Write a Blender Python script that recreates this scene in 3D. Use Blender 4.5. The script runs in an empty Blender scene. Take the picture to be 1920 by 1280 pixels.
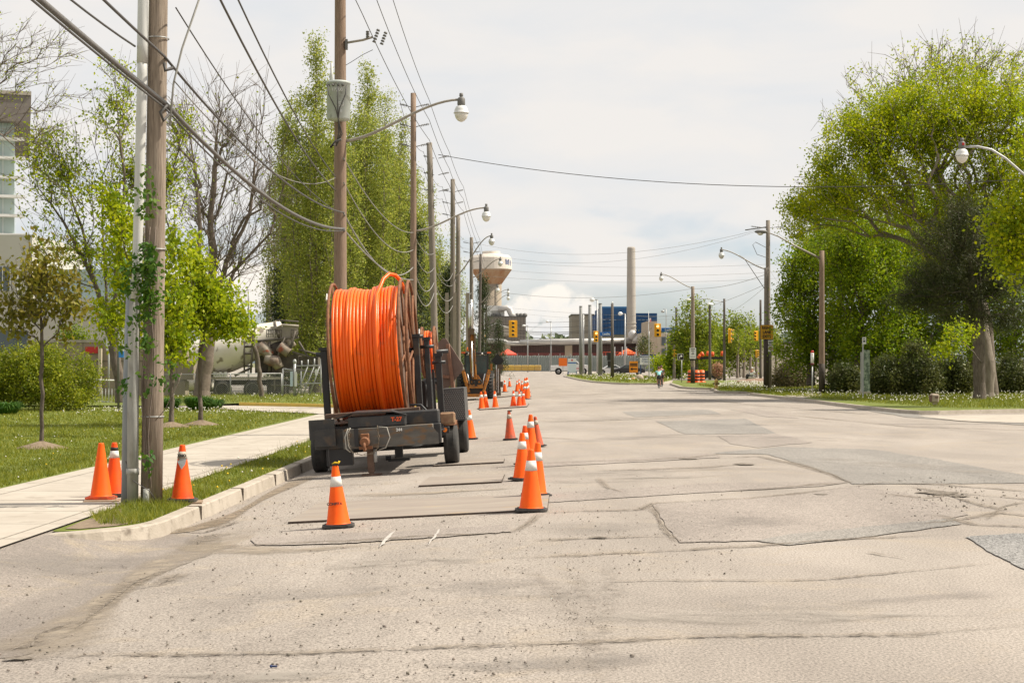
import bpy, math, random
import numpy as np
from mathutils import Vector, Matrix, Euler
R = math.radians
S = bpy.context.scene
COL = S.collection
rng = np.random.default_rng(7)
random.seed(7)
# ---------------------------------------------------------------- camera
F = 3000.0; HZ = 680.0; CH = 1.75          # focal length in photo pixels, horizon row, eye height
cam = bpy.data.cameras.new('camera'); co = bpy.data.objects.new('camera', cam); COL.objects.link(co)
cam.sensor_width = 36; cam.lens = F / 1920 * 36; cam.shift_y = (HZ - 640) / 1920
cam.clip_start = 0.1; cam.clip_end = 9000
co.location = (0, 0, CH); co.rotation_euler = (R(90), 0, 0); S.camera = co
# ---------------------------------------------------------------- light
SUN_EL, SUN_AZ = R(52), R(5)             # azimuth from +X towards +Y
sd = Vector((math.cos(SUN_EL) * math.cos(SUN_AZ), math.cos(SUN_EL) * math.sin(SUN_AZ), math.sin(SUN_EL)))
sl = bpy.data.lights.new('sun', 'SUN'); sl.energy = 4.2; sl.angle = R(1.6); sl.color = (1, .925, .795)
so = bpy.data.objects.new('sun', sl); COL.objects.link(so)
so.rotation_euler = (-sd).to_track_quat('-Z', 'Y').to_euler()
S.view_settings.view_transform = 'Standard'; S.view_settings.look = 'None'
S.view_settings.gamma = 1; S.view_settings.exposure = 0.67
W = bpy.data.worlds.new('World'); S.world = W; W.use_nodes = True
nt = W.node_tree; N = nt.nodes; Lk = nt.links; N.clear()
def wn(t, **k):
    n = N.new(t)
    for a, b in k.items(): setattr(n, a, b)
    return n
def math_(op, a, b=None, c=None, tree=None):
    t = tree or nt
    n = t.nodes.new('ShaderNodeMath'); n.operation = op
    for i, v in enumerate((a, b, c)):
        if v is None: continue
        if isinstance(v, (int, float)): n.inputs[i].default_value = v
        else: t.links.new(v, n.inputs[i])
    return n.outputs[0]
def ramp_(fac, pts, tree=None):
    t = tree or nt
    n = t.nodes.new('ShaderNodeValToRGB'); t.links.new(fac, n.inputs[0])
    e = n.color_ramp.elements
    while len(e) < len(pts): e.new(.5)
    for i, (p, c) in enumerate(pts):
        e[i].position = p; e[i].color = (c, c, c, 1) if isinstance(c, (int, float)) else (*c, 1)
    return n.outputs[0]
sky = wn('ShaderNodeTexSky', sky_type='NISHITA'); sky.sun_disc = False
sky.sun_elevation = SUN_EL; sky.sun_rotation = math.atan2(sd.x, sd.y); sky.altitude = 50; sky.air_density = 1.0; sky.dust_density = 1.5
tc = wn('ShaderNodeTexCoord')
sep = wn('ShaderNodeSeparateXYZ'); Lk.new(tc.outputs['Generated'], sep.inputs[0])
hyp = math_('SQRT', math_('ADD', math_('MULTIPLY', sep.outputs[0], sep.outputs[0]), math_('MULTIPLY', sep.outputs[1], sep.outputs[1])))
el = math_('DIVIDE', sep.outputs[2], math_('MAXIMUM', hyp, .001))     # tan of elevation
mp = wn('ShaderNodeMapping'); Lk.new(tc.outputs['Generated'], mp.inputs[0]); mp.inputs['Scale'].default_value = (1, 1, 3.2)
n1 = wn('ShaderNodeTexNoise'); Lk.new(mp.outputs[0], n1.inputs['Vector']); n1.inputs['Scale'].default_value = 9; n1.inputs['Detail'].default_value = 6; n1.inputs['Distortion'].default_value = .35
n2 = wn('ShaderNodeTexNoise'); Lk.new(tc.outputs['Generated'], n2.inputs['Vector']); n2.inputs['Scale'].default_value = 75; n2.inputs['Detail'].default_value = 7; n2.inputs['Roughness'].default_value = .6
# high veil: nearly closed above ~5 degrees, broken below
veil = math_('ADD', math_('MULTIPLY', el, 10.5), math_('MULTIPLY', math_('SUBTRACT', n1.outputs[0], .48), 2.0))
veilf = ramp_(veil, [(0.05, .08), (.95, .97)])
skyc = wn('ShaderNodeMix', data_type='RGBA'); 
sc = wn('ShaderNodeVectorMath', operation='SCALE'); Lk.new(sky.outputs[0], sc.inputs[0]); sc.inputs['Scale'].default_value = 0.085
blue = wn('ShaderNodeMix', data_type='RGBA', blend_type='MULTIPLY'); blue.inputs[0].default_value = 1
Lk.new(sc.outputs[0], blue.inputs[6]); blue.inputs[7].default_value = (.82, .955, 1.11, 1)
vc = ramp_(n1.outputs[0], [(.3, (.505, .512, .52)), (.62, (.572, .548, .522))])
Lk.new(veilf, skyc.inputs[0]); Lk.new(blue.outputs[2], skyc.inputs[6]); Lk.new(vc, skyc.inputs[7])
# a bank of cumulus low over the horizon, as blobs in direction space
dn = math_('MULTIPLY', math_('SUBTRACT', n2.outputs[0], .5), .018)
az = math_('DIVIDE', sep.outputs[0], math_('MAXIMUM', sep.outputs[1], .001))
best = None
for cx, cz, rr in [(.03, .012, .022), (-.01, .01, .02), (.07, .008, .02), (.024, .037, .0155), (.008, .030, .014), (.042, .030, .014), (.058, .026, .009), (-.012, .026, .013), (-.03, .020, .011), (.075, .02, .008),
                   (-.165, .045, .02), (-.19, .05, .022), (-.225, .04, .03), (.36, .03, .03), (-.5, .04, .05), (.6, .04, .05)]:
    dx = math_('SUBTRACT', az, cx); dz = math_('MULTIPLY', math_('SUBTRACT', el, cz), 1.25)
    dd = math_('SUBTRACT', rr, math_('SQRT', math_('ADD', math_('MULTIPLY', dx, dx), math_('MULTIPLY', dz, dz))))
    best = dd if best is None else math_('MAXIMUM', best, dd)
front = math_('GREATER_THAN', sep.outputs[1], 0)
cum = math_('MULTIPLY', front, ramp_(math_('ADD', math_('MULTIPLY', math_('ADD', best, dn), 130), .5), [(.3, 0), (.9, 1)]))
cumc = ramp_(math_('ADD', math_('MULTIPLY', el, 12), math_('MULTIPLY', n2.outputs[0], .8)), [(.45, (.52, .53, .545)), (.9, (.66, .615, .555))])
fin = wn('ShaderNodeMix', data_type='RGBA'); Lk.new(math_('MULTIPLY', cum, .92), fin.inputs[0]); Lk.new(skyc.outputs[2], fin.inputs[6]); Lk.new(cumc, fin.inputs[7])
bg = wn('ShaderNodeBackground'); bg.inputs[1].default_value = 1.0; Lk.new(fin.outputs[2], bg.inputs[0])
ow = wn('ShaderNodeOutputWorld'); Lk.new(bg.outputs[0], ow.inputs[0])

# ---------------------------------------------------------------- helpers
RD = 0.0167                                 # the road runs along (RD, 1)
def zroad(x, y):
    u = x - RD * y
    if u >= 0: return 0.0
    if u > -4.35: return 0.06 * u
    if y < 21: return min(-.085, -.261 + (-4.35 - u) * .16)
    return -.27
def P(px, py, z=None):                      # a point of the photo on the ground, or on the plane z
    zz = 0.0 if z is None else z
    for _ in range(12):
        y = F * (CH - zz) / (py - HZ); x = (px - 960) / F * y
        if z is not None: break
        zz = zroad(x, y)
    return Vector((x, y, zz))
def Q(px, Y, py): return Vector(((px - 960) / F * Y, Y, CH + (HZ - py) / F * Y))
def X(px, Y): return (px - 960) / F * Y
def Z(py, Y): return CH + (HZ - py) / F * Y

_m = {}
def mat(name, c1, c2=None, sc=4.0, rough=.7, metal=0, bump=0, bs=None, det=4, spec=.5, lo=.35, hi=.65, trans=0, isl=0, emit=0, stretch=None, coat=0, c3=None, s3=40, f3=(.58, .66)):
    if name in _m: return _m[name]
    m = bpy.data.materials.new(name); m.use_nodes = True
    t = m.node_tree; b = t.nodes['Principled BSDF']
    b.inputs['Roughness'].default_value = rough; b.inputs['Metallic'].default_value = metal
    b.inputs['Specular IOR Level'].default_value = spec
    if coat: b.inputs['Coat Weight'].default_value = coat
    b.inputs['Base Color'].default_value = (*c1, 1)
    out = None
    if c2 is not None or bump:
        tcn = t.nodes.new('ShaderNodeTexCoord'); mpn = t.nodes.new('ShaderNodeMapping'); t.links.new(tcn.outputs['Object'], mpn.inputs[0])
        if stretch: mpn.inputs['Scale'].default_value = stretch
    if c2 is not None:
        nz = t.nodes.new('ShaderNodeTexNoise'); t.links.new(mpn.outputs[0], nz.inputs['Vector'])
        nz.inputs['Scale'].default_value = sc; nz.inputs['Detail'].default_value = det; nz.inputs['Roughness'].default_value = .6
        out = ramp_(nz.outputs[0], [(lo, c1), (hi, c2)], t)
        if c3 is not None:
            n3 = t.nodes.new('ShaderNodeTexNoise'); t.links.new(mpn.outputs[0], n3.inputs['Vector']); n3.inputs['Scale'].default_value = s3; n3.inputs['Detail'].default_value = 5
            f = ramp_(n3.outputs[0], [(f3[0], 0), (f3[1], 1)], t)
            mx = t.nodes.new('ShaderNodeMix'); mx.data_type = 'RGBA'; t.links.new(f, mx.inputs[0]); t.links.new(out, mx.inputs[6]); mx.inputs[7].default_value = (*c3, 1); out = mx.outputs[2]
        if isl:
            g = t.nodes.new('ShaderNodeNewGeometry'); hs = t.nodes.new('ShaderNodeHueSaturation')
            t.links.new(out, hs.inputs['Color'])
            t.links.new(math_('ADD', math_('MULTIPLY', g.outputs['Random Per Island'], isl, tree=t), 1 - isl / 2, tree=t), hs.inputs['Value'])
            hs.inputs['Saturation'].default_value = 1
            t.links.new(math_('ADD', math_('MULTIPLY', g.outputs['Random Per Island'], -.05, tree=t), .525, tree=t), hs.inputs['Hue'])
            out = hs.outputs[0]
        t.links.new(out, b.inputs['Base Color'])
    if bump:
        nb = t.nodes.new('ShaderNodeTexNoise'); t.links.new(mpn.outputs[0], nb.inputs['Vector']); nb.inputs['Scale'].default_value = bs or sc * 3; nb.inputs['Detail'].default_value = 6
        bn = t.nodes.new('ShaderNodeBump'); bn.inputs['Strength'].default_value = bump; bn.inputs['Distance'].default_value = .02
        t.links.new(nb.outputs[0], bn.inputs['Height']); t.links.new(bn.outputs[0], b.inputs['Normal'])
    if trans:
        tr = t.nodes.new('ShaderNodeBsdfTranslucent'); mx = t.nodes.new('ShaderNodeMixShader'); mx.inputs[0].default_value = trans
        if out is not None: t.links.new(out, tr.inputs[0])
        else: tr.inputs[0].default_value = (*c1, 1)
        t.links.new(b.outputs[0], mx.inputs[1]); t.links.new(tr.outputs[0], mx.inputs[2]); t.links.new(mx.outputs[0], t.nodes['Material Output'].inputs[0])
    if emit:
        b.inputs['Emission Color'].default_value = (*c1, 1); b.inputs['Emission Strength'].default_value = emit
    _m[name] = m; return m

def npmesh(name, V, Fq, m, smooth=False):
    """V (n,3) array, Fq (k,s) array of equal-sized faces."""
    me = bpy.data.meshes.new(name); V = np.asarray(V, dtype=np.float32); Fq = np.asarray(Fq, dtype=np.int32)
    k, s = Fq.shape
    me.vertices.add(len(V)); me.vertices.foreach_set('co', V.ravel())
    me.loops.add(k * s); me.loops.foreach_set('vertex_index', Fq.ravel())
    me.polygons.add(k); me.polygons.foreach_set('loop_start', np.arange(0, k * s, s, dtype=np.int32)); me.polygons.foreach_set('loop_total', np.full(k, s, dtype=np.int32))
    if smooth: me.polygons.foreach_set('use_smooth', np.ones(k, dtype=bool))
    me.update(calc_edges=True); me.materials.append(m); return me
def link(name, me, parent=None, loc=(0, 0, 0)):
    o = bpy.data.objects.new(name, me); COL.objects.link(o); o.location = loc
    if parent: o.parent = parent
    return o
def tag(o, label=None, cat=None, group=None, kind=None):
    if label: o['label'] = label
    if cat: o['category'] = cat
    if group: o['group'] = group
    if kind: o['kind'] = kind
    return o
def thing(name, label, cat, loc=(0, 0, 0), rz=0, group=None, rot=None):
    o = bpy.data.objects.new(name, None); COL.objects.link(o); o.location = loc
    o.rotation_euler = rot or (0, 0, rz); o.empty_display_size = .2
    return tag(o, label, cat, group)
def struct(o): o['kind'] = 'structure'; return o
def copy_tree(o, parent=None):
    c = o.copy(); COL.objects.link(c); c.parent = parent
    for ch in list(o.children): copy_tree(ch, c)
    return c

class MB:
    def __init__(s): s.v = []; s.f = []; s.sm = []
    def add(s, vs, fs, sm=False):
        n = len(s.v); s.v += [tuple(v) for v in vs]; s.f += [tuple(i + n for i in f) for f in fs]; s.sm += [sm] * len(fs); return s
    def box(s, c, d, rot=None, taper=1.0, bev=0):
        x, y, z = d[0] / 2, d[1] / 2, d[2] / 2
        if bev:
            b = min(bev, x * .9, y * .9, z * .9); vs = []
            for sz in (-1, 1):
                for kk in (0, 1):
                    zz = sz * (z - (0 if kk == (1 if sz > 0 else 0) else b)); ins = b if abs(abs(zz) - z) < 1e-9 else 0
                    vs += [Vector((px, py, zz)) for px, py in ((-x + ins + 0, -y + ins + b * (0 if ins else 1)), (-x + ins + b * (0 if ins else 1), -y + ins), (x - ins - b * (0 if ins else 1), -y + ins), (x - ins, -y + ins + b * (0 if ins else 1)),
                                                          (x - ins, y - ins - b * (0 if ins else 1)), (x - ins - b * (0 if ins else 1), y - ins), (-x + ins + b * (0 if ins else 1), y - ins), (-x + ins, y - ins - b * (0 if ins else 1)))]
            fs = [tuple(range(7, -1, -1)), tuple(range(24, 32))]
            for r in range(3):
                for i in range(8): fs.append((r * 8 + i, r * 8 + (i + 1) % 8, r * 8 + 8 + (i + 1) % 8, r * 8 + 8 + i))
        else:
            vs = [Vector((a * x * (taper if q > 0 else 1), b * y * (taper if q > 0 else 1), q * z)) for q in (-1, 1) for a, b in ((-1, -1), (1, -1), (1, 1), (-1, 1))]
            fs = [(3, 2, 1, 0), (4, 5, 6, 7), (0, 1, 5, 4), (1, 2, 6, 5), (2, 3, 7, 6), (3, 0, 4, 7)]
        M = Euler(rot).to_matrix() if rot else Matrix.Identity(3)
        return s.add([M @ v + Vector(c) for v in vs], fs)
    def tube(s, pts, r, n=8, cap=True, sm=True, closed=False):
        pts = [Vector(p) for p in pts]; m = len(pts)
        rs = r if isinstance(r, (list, tuple)) else [r] * m
        vs = []; a = None
        for i, p in enumerate(pts):
            if closed: d = pts[(i + 1) % m] - pts[i - 1]
            else: d = pts[min(i + 1, m - 1)] - pts[max(i - 1, 0)]
            d.normalize()
            if a is None:
                a = d.orthogonal().normalized()
                if abs(d.z) > .7: a = (Vector((1, 0, 0)) - d * d.x).normalized()
            a = (a - d * a.dot(d)).normalized(); b = d.cross(a)
            vs += [p + (a * math.cos(t) + b * math.sin(t)) * rs[i] for t in [2 * math.pi * k / n for k in range(n)]]
        fs = []
        for i in range(m if closed else m - 1):
            j = (i + 1) % m
            fs += [(i * n + k, i * n + (k + 1) % n, j * n + (k + 1) % n, j * n + k) for k in range(n)]
        s.add(vs, fs, sm)
        if cap and not closed:
            q = len(s.v) - len(vs)
            s.f.append(tuple(q + k for k in range(n - 1, -1, -1))); s.f.append(tuple(q + (m - 1) * n + k for k in range(n))); s.sm += [False, False]
        return s
    def cyl(s, a, b, r, r2=None, n=16, cap=True): return s.tube([a, b], [r, r if r2 is None else r2], n, cap)
    def lathe(s, prof, n=20, c=(0, 0, 0), M=None, sm=True):
        vs = []
        for r, z in prof:
            vs += [Vector((r * math.cos(2 * math.pi * k / n), r * math.sin(2 * math.pi * k / n), z)) for k in range(n)]
        if M is not None: vs = [M @ v for v in vs]
        vs = [v + Vector(c) for v in vs]
        fs = [(i * n + k, i * n + (k + 1) % n, (i + 1) * n + (k + 1) % n, (i + 1) * n + k) for i in range(len(prof) - 1) for k in range(n)]
        fs += [tuple(range(n - 1, -1, -1)), tuple((len(prof) - 1) * n + k for k in range(n))]
        s.add(vs, fs, sm); s.sm[-1] = s.sm[-2] = False; return s
    def ball(s, c, r, n=12, m=8, M=None):
        if isinstance(r, (int, float)): r = (r, r, r)
        vs = []
        for i in range(m + 1):
            t = math.pi * i / m
            for k in range(n):
                v = Vector((r[0] * math.sin(t) * math.cos(2 * math.pi * k / n), r[1] * math.sin(t) * math.sin(2 * math.pi * k / n), r[2] * math.cos(t)))
                vs.append((M @ v if M else v) + Vector(c))
        return s.add(vs, [((i + 1) * n + k, (i + 1) * n + (k + 1) % n, i * n + (k + 1) % n, i * n + k) for i in range(m) for k in range(n)], True)
    def prism(s, poly, ax, a, b):
        """poly: 2-D outline; ax: axis of extrusion 'x','y','z' from a to b."""
        def mk(p, t):
            return {'x': (t, p[0], p[1]), 'y': (p[0], t, p[1]), 'z': (p[0], p[1], t)}[ax]
        n = len(poly); vs = [mk(p, a) for p in poly] + [mk(p, b) for p in poly]
        return s.add(vs, [tuple(range(n - 1, -1, -1)), tuple(range(n, 2 * n))] + [(i, (i + 1) % n, n + (i + 1) % n, n + i) for i in range(n)])
    def torus(s, c, Rr, r, n=48, k=8, ax='x', a0=0, a1=2 * math.pi):
        full = abs(a1 - a0 - 2 * math.pi) < 1e-6
        pts = []
        for i in range(n if full else n + 1):
            t = a0 + (a1 - a0) * i / n; p = (Rr * math.cos(t), Rr * math.sin(t))
            o = {'x': (0, p[0], p[1]), 'y': (p[0], 0, p[1]), 'z': (p[0], p[1], 0)}[ax]
            pts.append(Vector(o) + Vector(c))
        return s.tube(pts, r, k, closed=full)
    def build(s, name, m, parent=None, loc=(0, 0, 0), smooth=None):
        me = bpy.data.meshes.new(name); me.from_pydata(s.v, [], s.f)
        me.polygons.foreach_set('use_smooth', s.sm if smooth is None else [smooth] * len(s.f))
        me.validate(); me.update()
        me.materials.append(m); return link(name, me, parent, loc)
def single(name, mb, m, label, cat, loc=(0, 0, 0), group=None, rz=0):
    o = mb.build(name, m); o.location = loc; o.rotation_euler = (0, 0, rz); return tag(o, label, cat, group)
def text(s, size, m, parent, loc, rot=(R(90), 0, 0), name='lettering', sx=1.0, align='CENTER', bold=0):
    c = bpy.data.curves.new(name, 'FONT'); c.body = s; c.size = size; c.extrude = .003; c.align_x = align; c.align_y = 'CENTER'; c.offset = bold
    tmp = bpy.data.objects.new(name, c); COL.objects.link(tmp); bpy.context.view_layer.update()
    me = bpy.data.meshes.new_from_object(tmp.evaluated_get(bpy.context.evaluated_depsgraph_get())); bpy.data.objects.remove(tmp)
    me.materials.clear(); me.materials.append(m); o = link(name, me, parent, loc); o.rotation_euler = rot; o.scale = (sx, 1, 1); return o
def sag(a, b, s, n=18):
    a, b = Vector(a), Vector(b); return [a.lerp(b, i / n) - Vector((0, 0, 4 * s * (i / n) * (1 - i / n))) for i in range(n + 1)]
def wire(name, label, pts_list, r, m, group='overhead wires', cat='wire', n=5):
    mb = MB()
    for pts in pts_list: mb.tube(pts, r, n)
    return single(name, mb, m, label, cat, group=group)
def sheet(name, polyxyz, m, thick=0):
    """flat sheet from an outline of points, with an optional skirt down."""
    import mathutils.geometry as mg
    pts = [Vector(p) for p in polyxyz]; tris = mg.tessellate_polygon([pts])
    mb = MB(); fs = [tuple(t) for t in tris]
    up = []
    for t in fs:
        a, b, c = (pts[i] for i in t)
        up.append(t if (b - a).cross(c - a).z > 0 else (t[0], t[2], t[1]))
    mb.add(pts, up)
    if thick:
        n = len(pts); mb.add([p - Vector((0, 0, thick)) for p in pts] + pts, [(i, (i + 1) % n, n + (i + 1) % n, n + i) for i in range(n)])
    return mb.build(name, m)
# ---------------------------------------------------------------- materials
ROADC = (.232, .196, .165)
def road_mat(name, ca, cb, speck, cc=None):
    m = bpy.data.materials.new(name); m.use_nodes = True; t = m.node_tree; b = t.nodes['Principled BSDF']; b.inputs['Roughness'].default_value = .92; b.inputs['Specular IOR Level'].default_value = .25
    tcn = t.nodes.new('ShaderNodeTexCoord')
    def nz(sc, det=5, st=None, dist=0, rg=.6):
        mp_ = t.nodes.new('ShaderNodeMapping'); t.links.new(tcn.outputs['Object'], mp_.inputs[0])
        if st: mp_.inputs['Scale'].default_value = st
        n = t.nodes.new('ShaderNodeTexNoise'); t.links.new(mp_.outputs[0], n.inputs['Vector']); n.inputs['Scale'].default_value = sc; n.inputs['Detail'].default_value = det; n.inputs['Distortion'].default_value = dist; n.inputs['Roughness'].default_value = rg
        return n.outputs[0]
    def mixc(f, a, bb, bt='MIX', fac=None):
        mx = t.nodes.new('ShaderNodeMix'); mx.data_type = 'RGBA'; mx.blend_type = bt
        if isinstance(f, (int, float)): mx.inputs[0].default_value = f
        else: t.links.new(f, mx.inputs[0])
        for i, v in ((6, a), (7, bb)):
            if isinstance(v, tuple): mx.inputs[i].default_value = (*v, 1)
            else: t.links.new(v, mx.inputs[i])
        return mx.outputs[2]
    big = nz(.42, 7, (1, .5, 1), .8)
    base = ramp_(big, [(.36, ca), (.64, cb)], t)
    streak = ramp_(nz(.55, 6, (1, .28, 1), .5), [(.40, .86), (.60, 1.07)], t)     # tyre-polished bands across the junction
    base = mixc(.6, base, streak, 'MULTIPLY')
    if cc: base = mixc(ramp_(nz(.8, 6, None, 1.2), [(.54, 0), (.66, .75)], t), base, cc)
    fine = ramp_(nz(55, 5, (1, .6, 1), 0, .8), [(.38, (1 - speck * 1.1,) * 3), (.5, (1.0,) * 3), (.61, (1 + speck * .9,) * 3)], t)
    base = mixc(1.0, base, fine, 'MULTIPLY')
    vor = t.nodes.new('ShaderNodeTexVoronoi'); vor.inputs['Scale'].default_value = 38; t.links.new(tcn.outputs['Object'], vor.inputs['Vector'])
    pit = math_('MULTIPLY', math_('LESS_THAN', vor.outputs['Distance'], .17, tree=t), ramp_(nz(2.2, 4), [(.5, 0), (.62, .5)], t), tree=t)
    base = mixc(pit, base, (.07, .06, .052))
    t.links.new(base, b.inputs['Base Color'])
    bn = t.nodes.new('ShaderNodeBump'); bn.inputs['Strength'].default_value = .55; bn.inputs['Distance'].default_value = .006; t.links.new(nz(120, 4, None, 0, .8), bn.inputs['Height'])
    b2 = t.nodes.new('ShaderNodeBump'); b2.inputs['Strength'].default_value = .3; b2.inputs['Distance'].default_value = .06; t.links.new(nz(1.3, 4, (1, .4, 1)), b2.inputs['Height']); t.links.new(bn.outputs[0], b2.inputs['Normal'])
    t.links.new(b2.outputs[0], b.inputs['Normal']); _m[name] = m; return m
M_road = road_mat('asphalt', (.270, .236, .206), (.325, .286, .250), .42, (.315, .268, .218))
M_patchd = road_mat('asphalt_dark', (.208, .193, .177), (.255, .235, .212), .5)
M_patchb = road_mat('asphalt_brown', (.25, .217, .192), (.296, .258, .228), .42)
M_patchn = road_mat('asphalt_new', (.185, .18, .174), (.235, .226, .216), .8)
M_drive = road_mat('asphalt_drive', (.205, .178, .158), (.258, .224, .195), .35, (.30, .25, .19))
M_sand = mat('sand', (.30, .245, .18), (.24, .195, .145), 9, .95, lo=.4, hi=.6, bump=.4, bs=60)
M_crack = mat('crack', (.105, .085, .066), (.20, .168, .135), 14, .95, lo=.42, hi=.58)
M_conc = mat('concrete', (.36, .315, .262), (.43, .385, .325), 1.3, .9, bump=.25, bs=70, c3=(.27, .23, .185), s3=2.6, f3=(.56, .74))
M_kerb = mat('kerb_concrete', (.33, .285, .23), (.41, .36, .30), 3, .9, bump=.4, bs=40, c3=(.17, .14, .11), s3=5, f3=(.6, .78))
M_grass0 = mat('turf', (.10, .125, .012), (.14, .165, .018), 2.2, .95, bump=.6, bs=60, c3=(.13, .12, .045), s3=.9, f3=(.6, .75))
M_blade = mat('grass_blade', (.16, .195, .009), (.235, .245, .016), 1.6, .6, trans=.35, isl=.6)
M_bladed = mat('grass_dry', (.20, .18, .06), (.12, .15, .03), 2, .7, trans=.3, isl=.5)
M_soil = mat('soil', (.16, .115, .075), (.24, .18, .12), 12, .95, bump=.6)
M_gravel = mat('gravel', (.12, .105, .09), (.26, .22, .18), 9, .9, isl=.8)
M_puff = mat('dandelion_white', (.75, .72, .62), (.6, .58, .5), 3, .9)
M_yel = mat('dandelion_yellow', (.75, .55, .02), (.7, .45, .01), 3, .8)
M_wood = mat('pole_wood', (.19, .145, .108), (.31, .25, .195), 9, .85, stretch=(5, 5, .25), bump=.5, bs=18, c3=(.10, .07, .05), s3=14, f3=(.6, .7))
M_woodw = mat('pole_wood_warm', (.19, .125, .085), (.27, .19, .135), 9, .85, stretch=(5, 5, .25), bump=.45, bs=18, c3=(.11, .07, .05), s3=14, f3=(.6, .7))
M_woodg = mat('pole_wood_grey', (.17, .145, .12), (.25, .215, .175), 9, .85, stretch=(5, 5, .25), bump=.45, bs=18)
M_woodd = mat('pole_wood_dark', (.075, .062, .052), (.12, .10, .085), 9, .85, stretch=(5, 5, .25), bump=.3, bs=18)
M_tar = mat('creosote', (.035, .026, .02), (.07, .052, .04), 9, .8, stretch=(4, 4, .4))
M_galv = mat('galvanised', (.33, .335, .33), (.43, .43, .42), 6, .5, metal=.35, stretch=(1, 1, .3))
M_gpipe = mat('grey_conduit', (.27, .27, .25), (.37, .36, .33), 3, .7, stretch=(1, 1, .3), c3=(.19, .17, .14), s3=7, f3=(.58, .75), bump=.2, bs=30)
M_wpipe = mat('white_conduit', (.50, .50, .48), (.56, .555, .53), 1.5, .45)
M_bgrey = mat('blue_grey_post', (.20, .22, .24), (.27, .285, .29), 3, .5, stretch=(1, 1, .3))
M_wire = mat('wire_black', (.06, .055, .052), rough=.6)
M_wireg = mat('wire_grey', (.17, .16, .15), (.25, .24, .22), 20, .6)
M_wireb = mat('cable_dark', (.085, .08, .075), (.13, .12, .11), 20, .6)
M_wirel = mat('wire_light', (.26, .25, .24), rough=.6)
M_postg = mat('post_grey', (.155, .155, .15), (.20, .20, .19), 6, .6, stretch=(1, 1, .3))
M_black = mat('black_steel', (.022, .022, .024), (.042, .04, .038), 5, .55, c3=(.085, .055, .032), s3=4, f3=(.56, .72), bump=.2, bs=20)
M_blackc = mat('black_paint', (.018, .018, .02), rough=.45)
M_rust = mat('rust', (.14, .055, .025), (.23, .10, .045), 9, .85, bump=.3)
M_rustb = mat('rust_brown', (.10, .06, .042), (.16, .10, .07), 6, .85, bump=.2)
M_rubber = mat('rubber', (.028, .027, .026), (.05, .046, .042), 7, .85, bump=.3, bs=50)
M_hose = mat('orange_hose', (.90, .135, .004), (.86, .11, .004), 1.2, .36, spec=.4, c3=(.55, .12, .03), s3=5, f3=(.60, .80), bump=.15, bs=30)
M_cone = mat('cone_orange', (.90, .10, .003), (.92, .125, .004), 4, .55, spec=.25, c3=(.50, .07, .012), s3=7, f3=(.58, .8))
M_coned = mat('cone_dirty', (.60, .072, .012), (.42, .07, .025), 6, .65, c3=(.16, .07, .04), s3=9, f3=(.52, .72))
M_conep = mat('cone_red_orange', (.88, .092, .003), (.78, .07, .005), 5, .55, spec=.25, c3=(.5, .05, .01), s3=8)
M_band = mat('cone_band', (.72, .70, .66), (.60, .57, .52), 8, .5)
M_bandd = mat('cone_band_dirty', (.45, .40, .33), (.30, .25, .19), 14, .7)
M_cbase = mat('cone_base', (.03, .03, .03), (.055, .05, .045), 8, .85)
M_plate = mat('steel_plate', (.235, .195, .165), (.30, .255, .21), 1.2, .75, c3=(.33, .23, .12), s3=1.6, f3=(.6, .75), bump=.2, bs=30, stretch=(.6, 2, 1))
M_trunk = mat('bark', (.085, .065, .05), (.15, .12, .095), 14, .9, bump=.8, bs=30, stretch=(1, 1, .3))
M_trunkl = mat('bark_light', (.17, .135, .105), (.25, .21, .17), 10, .9, bump=.7, bs=25, stretch=(1, 1, .25))
M_twig = mat('bark_twig', (.13, .10, .08), (.19, .15, .12), 8, .9)
M_white = mat('white_paint', (.74, .73, .70), (.66, .65, .61), 2, .5)
M_glass = mat('window_glass', (.05, .065, .075), (.09, .11, .12), .8, .12, spec=.8)
M_yellow = mat('signal_yellow', (.80, .42, .01), (.72, .36, .01), 4, .5)
M_signy = mat('sign_yellow', (.62, .33, .015), (.55, .28, .015), 3, .6)
M_signo = mat('sign_orange', (.85, .17, .01), (.8, .15, .01), 3, .6)
M_signamb = mat('sign_amber', (.80, .32, .01), (.76, .28, .01), 3, .6)
M_signw = mat('sign_white', (.70, .70, .68), rough=.5)
M_blue = mat('sign_blue', (.012, .12, .42), rough=.5)
M_navy = mat('sign_navy', (.015, .045, .14), rough=.5)
M_ink = mat('ink', (.02, .018, .016), rough=.7)
M_inkw = mat('ink_white', (.8, .8, .8), rough=.6)
M_inkb = mat('ink_blue', (.05, .08, .2), rough=.6)
M_red = mat('red', (.5, .02, .015), rough=.5)
M_backhoe = mat('machine_orange', (.42, .15, .012), (.30, .11, .015), 6, .6, c3=(.13, .07, .035), s3=7, f3=(.52, .68))
M_chrome = mat('chrome', (.7, .7, .7), rough=.25, metal=.8)
M_lit = mat('lamp_red_lit', (1, .25, .08), emit=4)
M_lamp = mat('lamp_glass', (.72, .70, .64), (.6, .58, .52), 6, .25)
M_capm = mat('lamp_cap', (.13, .125, .115), rough=.6)

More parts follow.
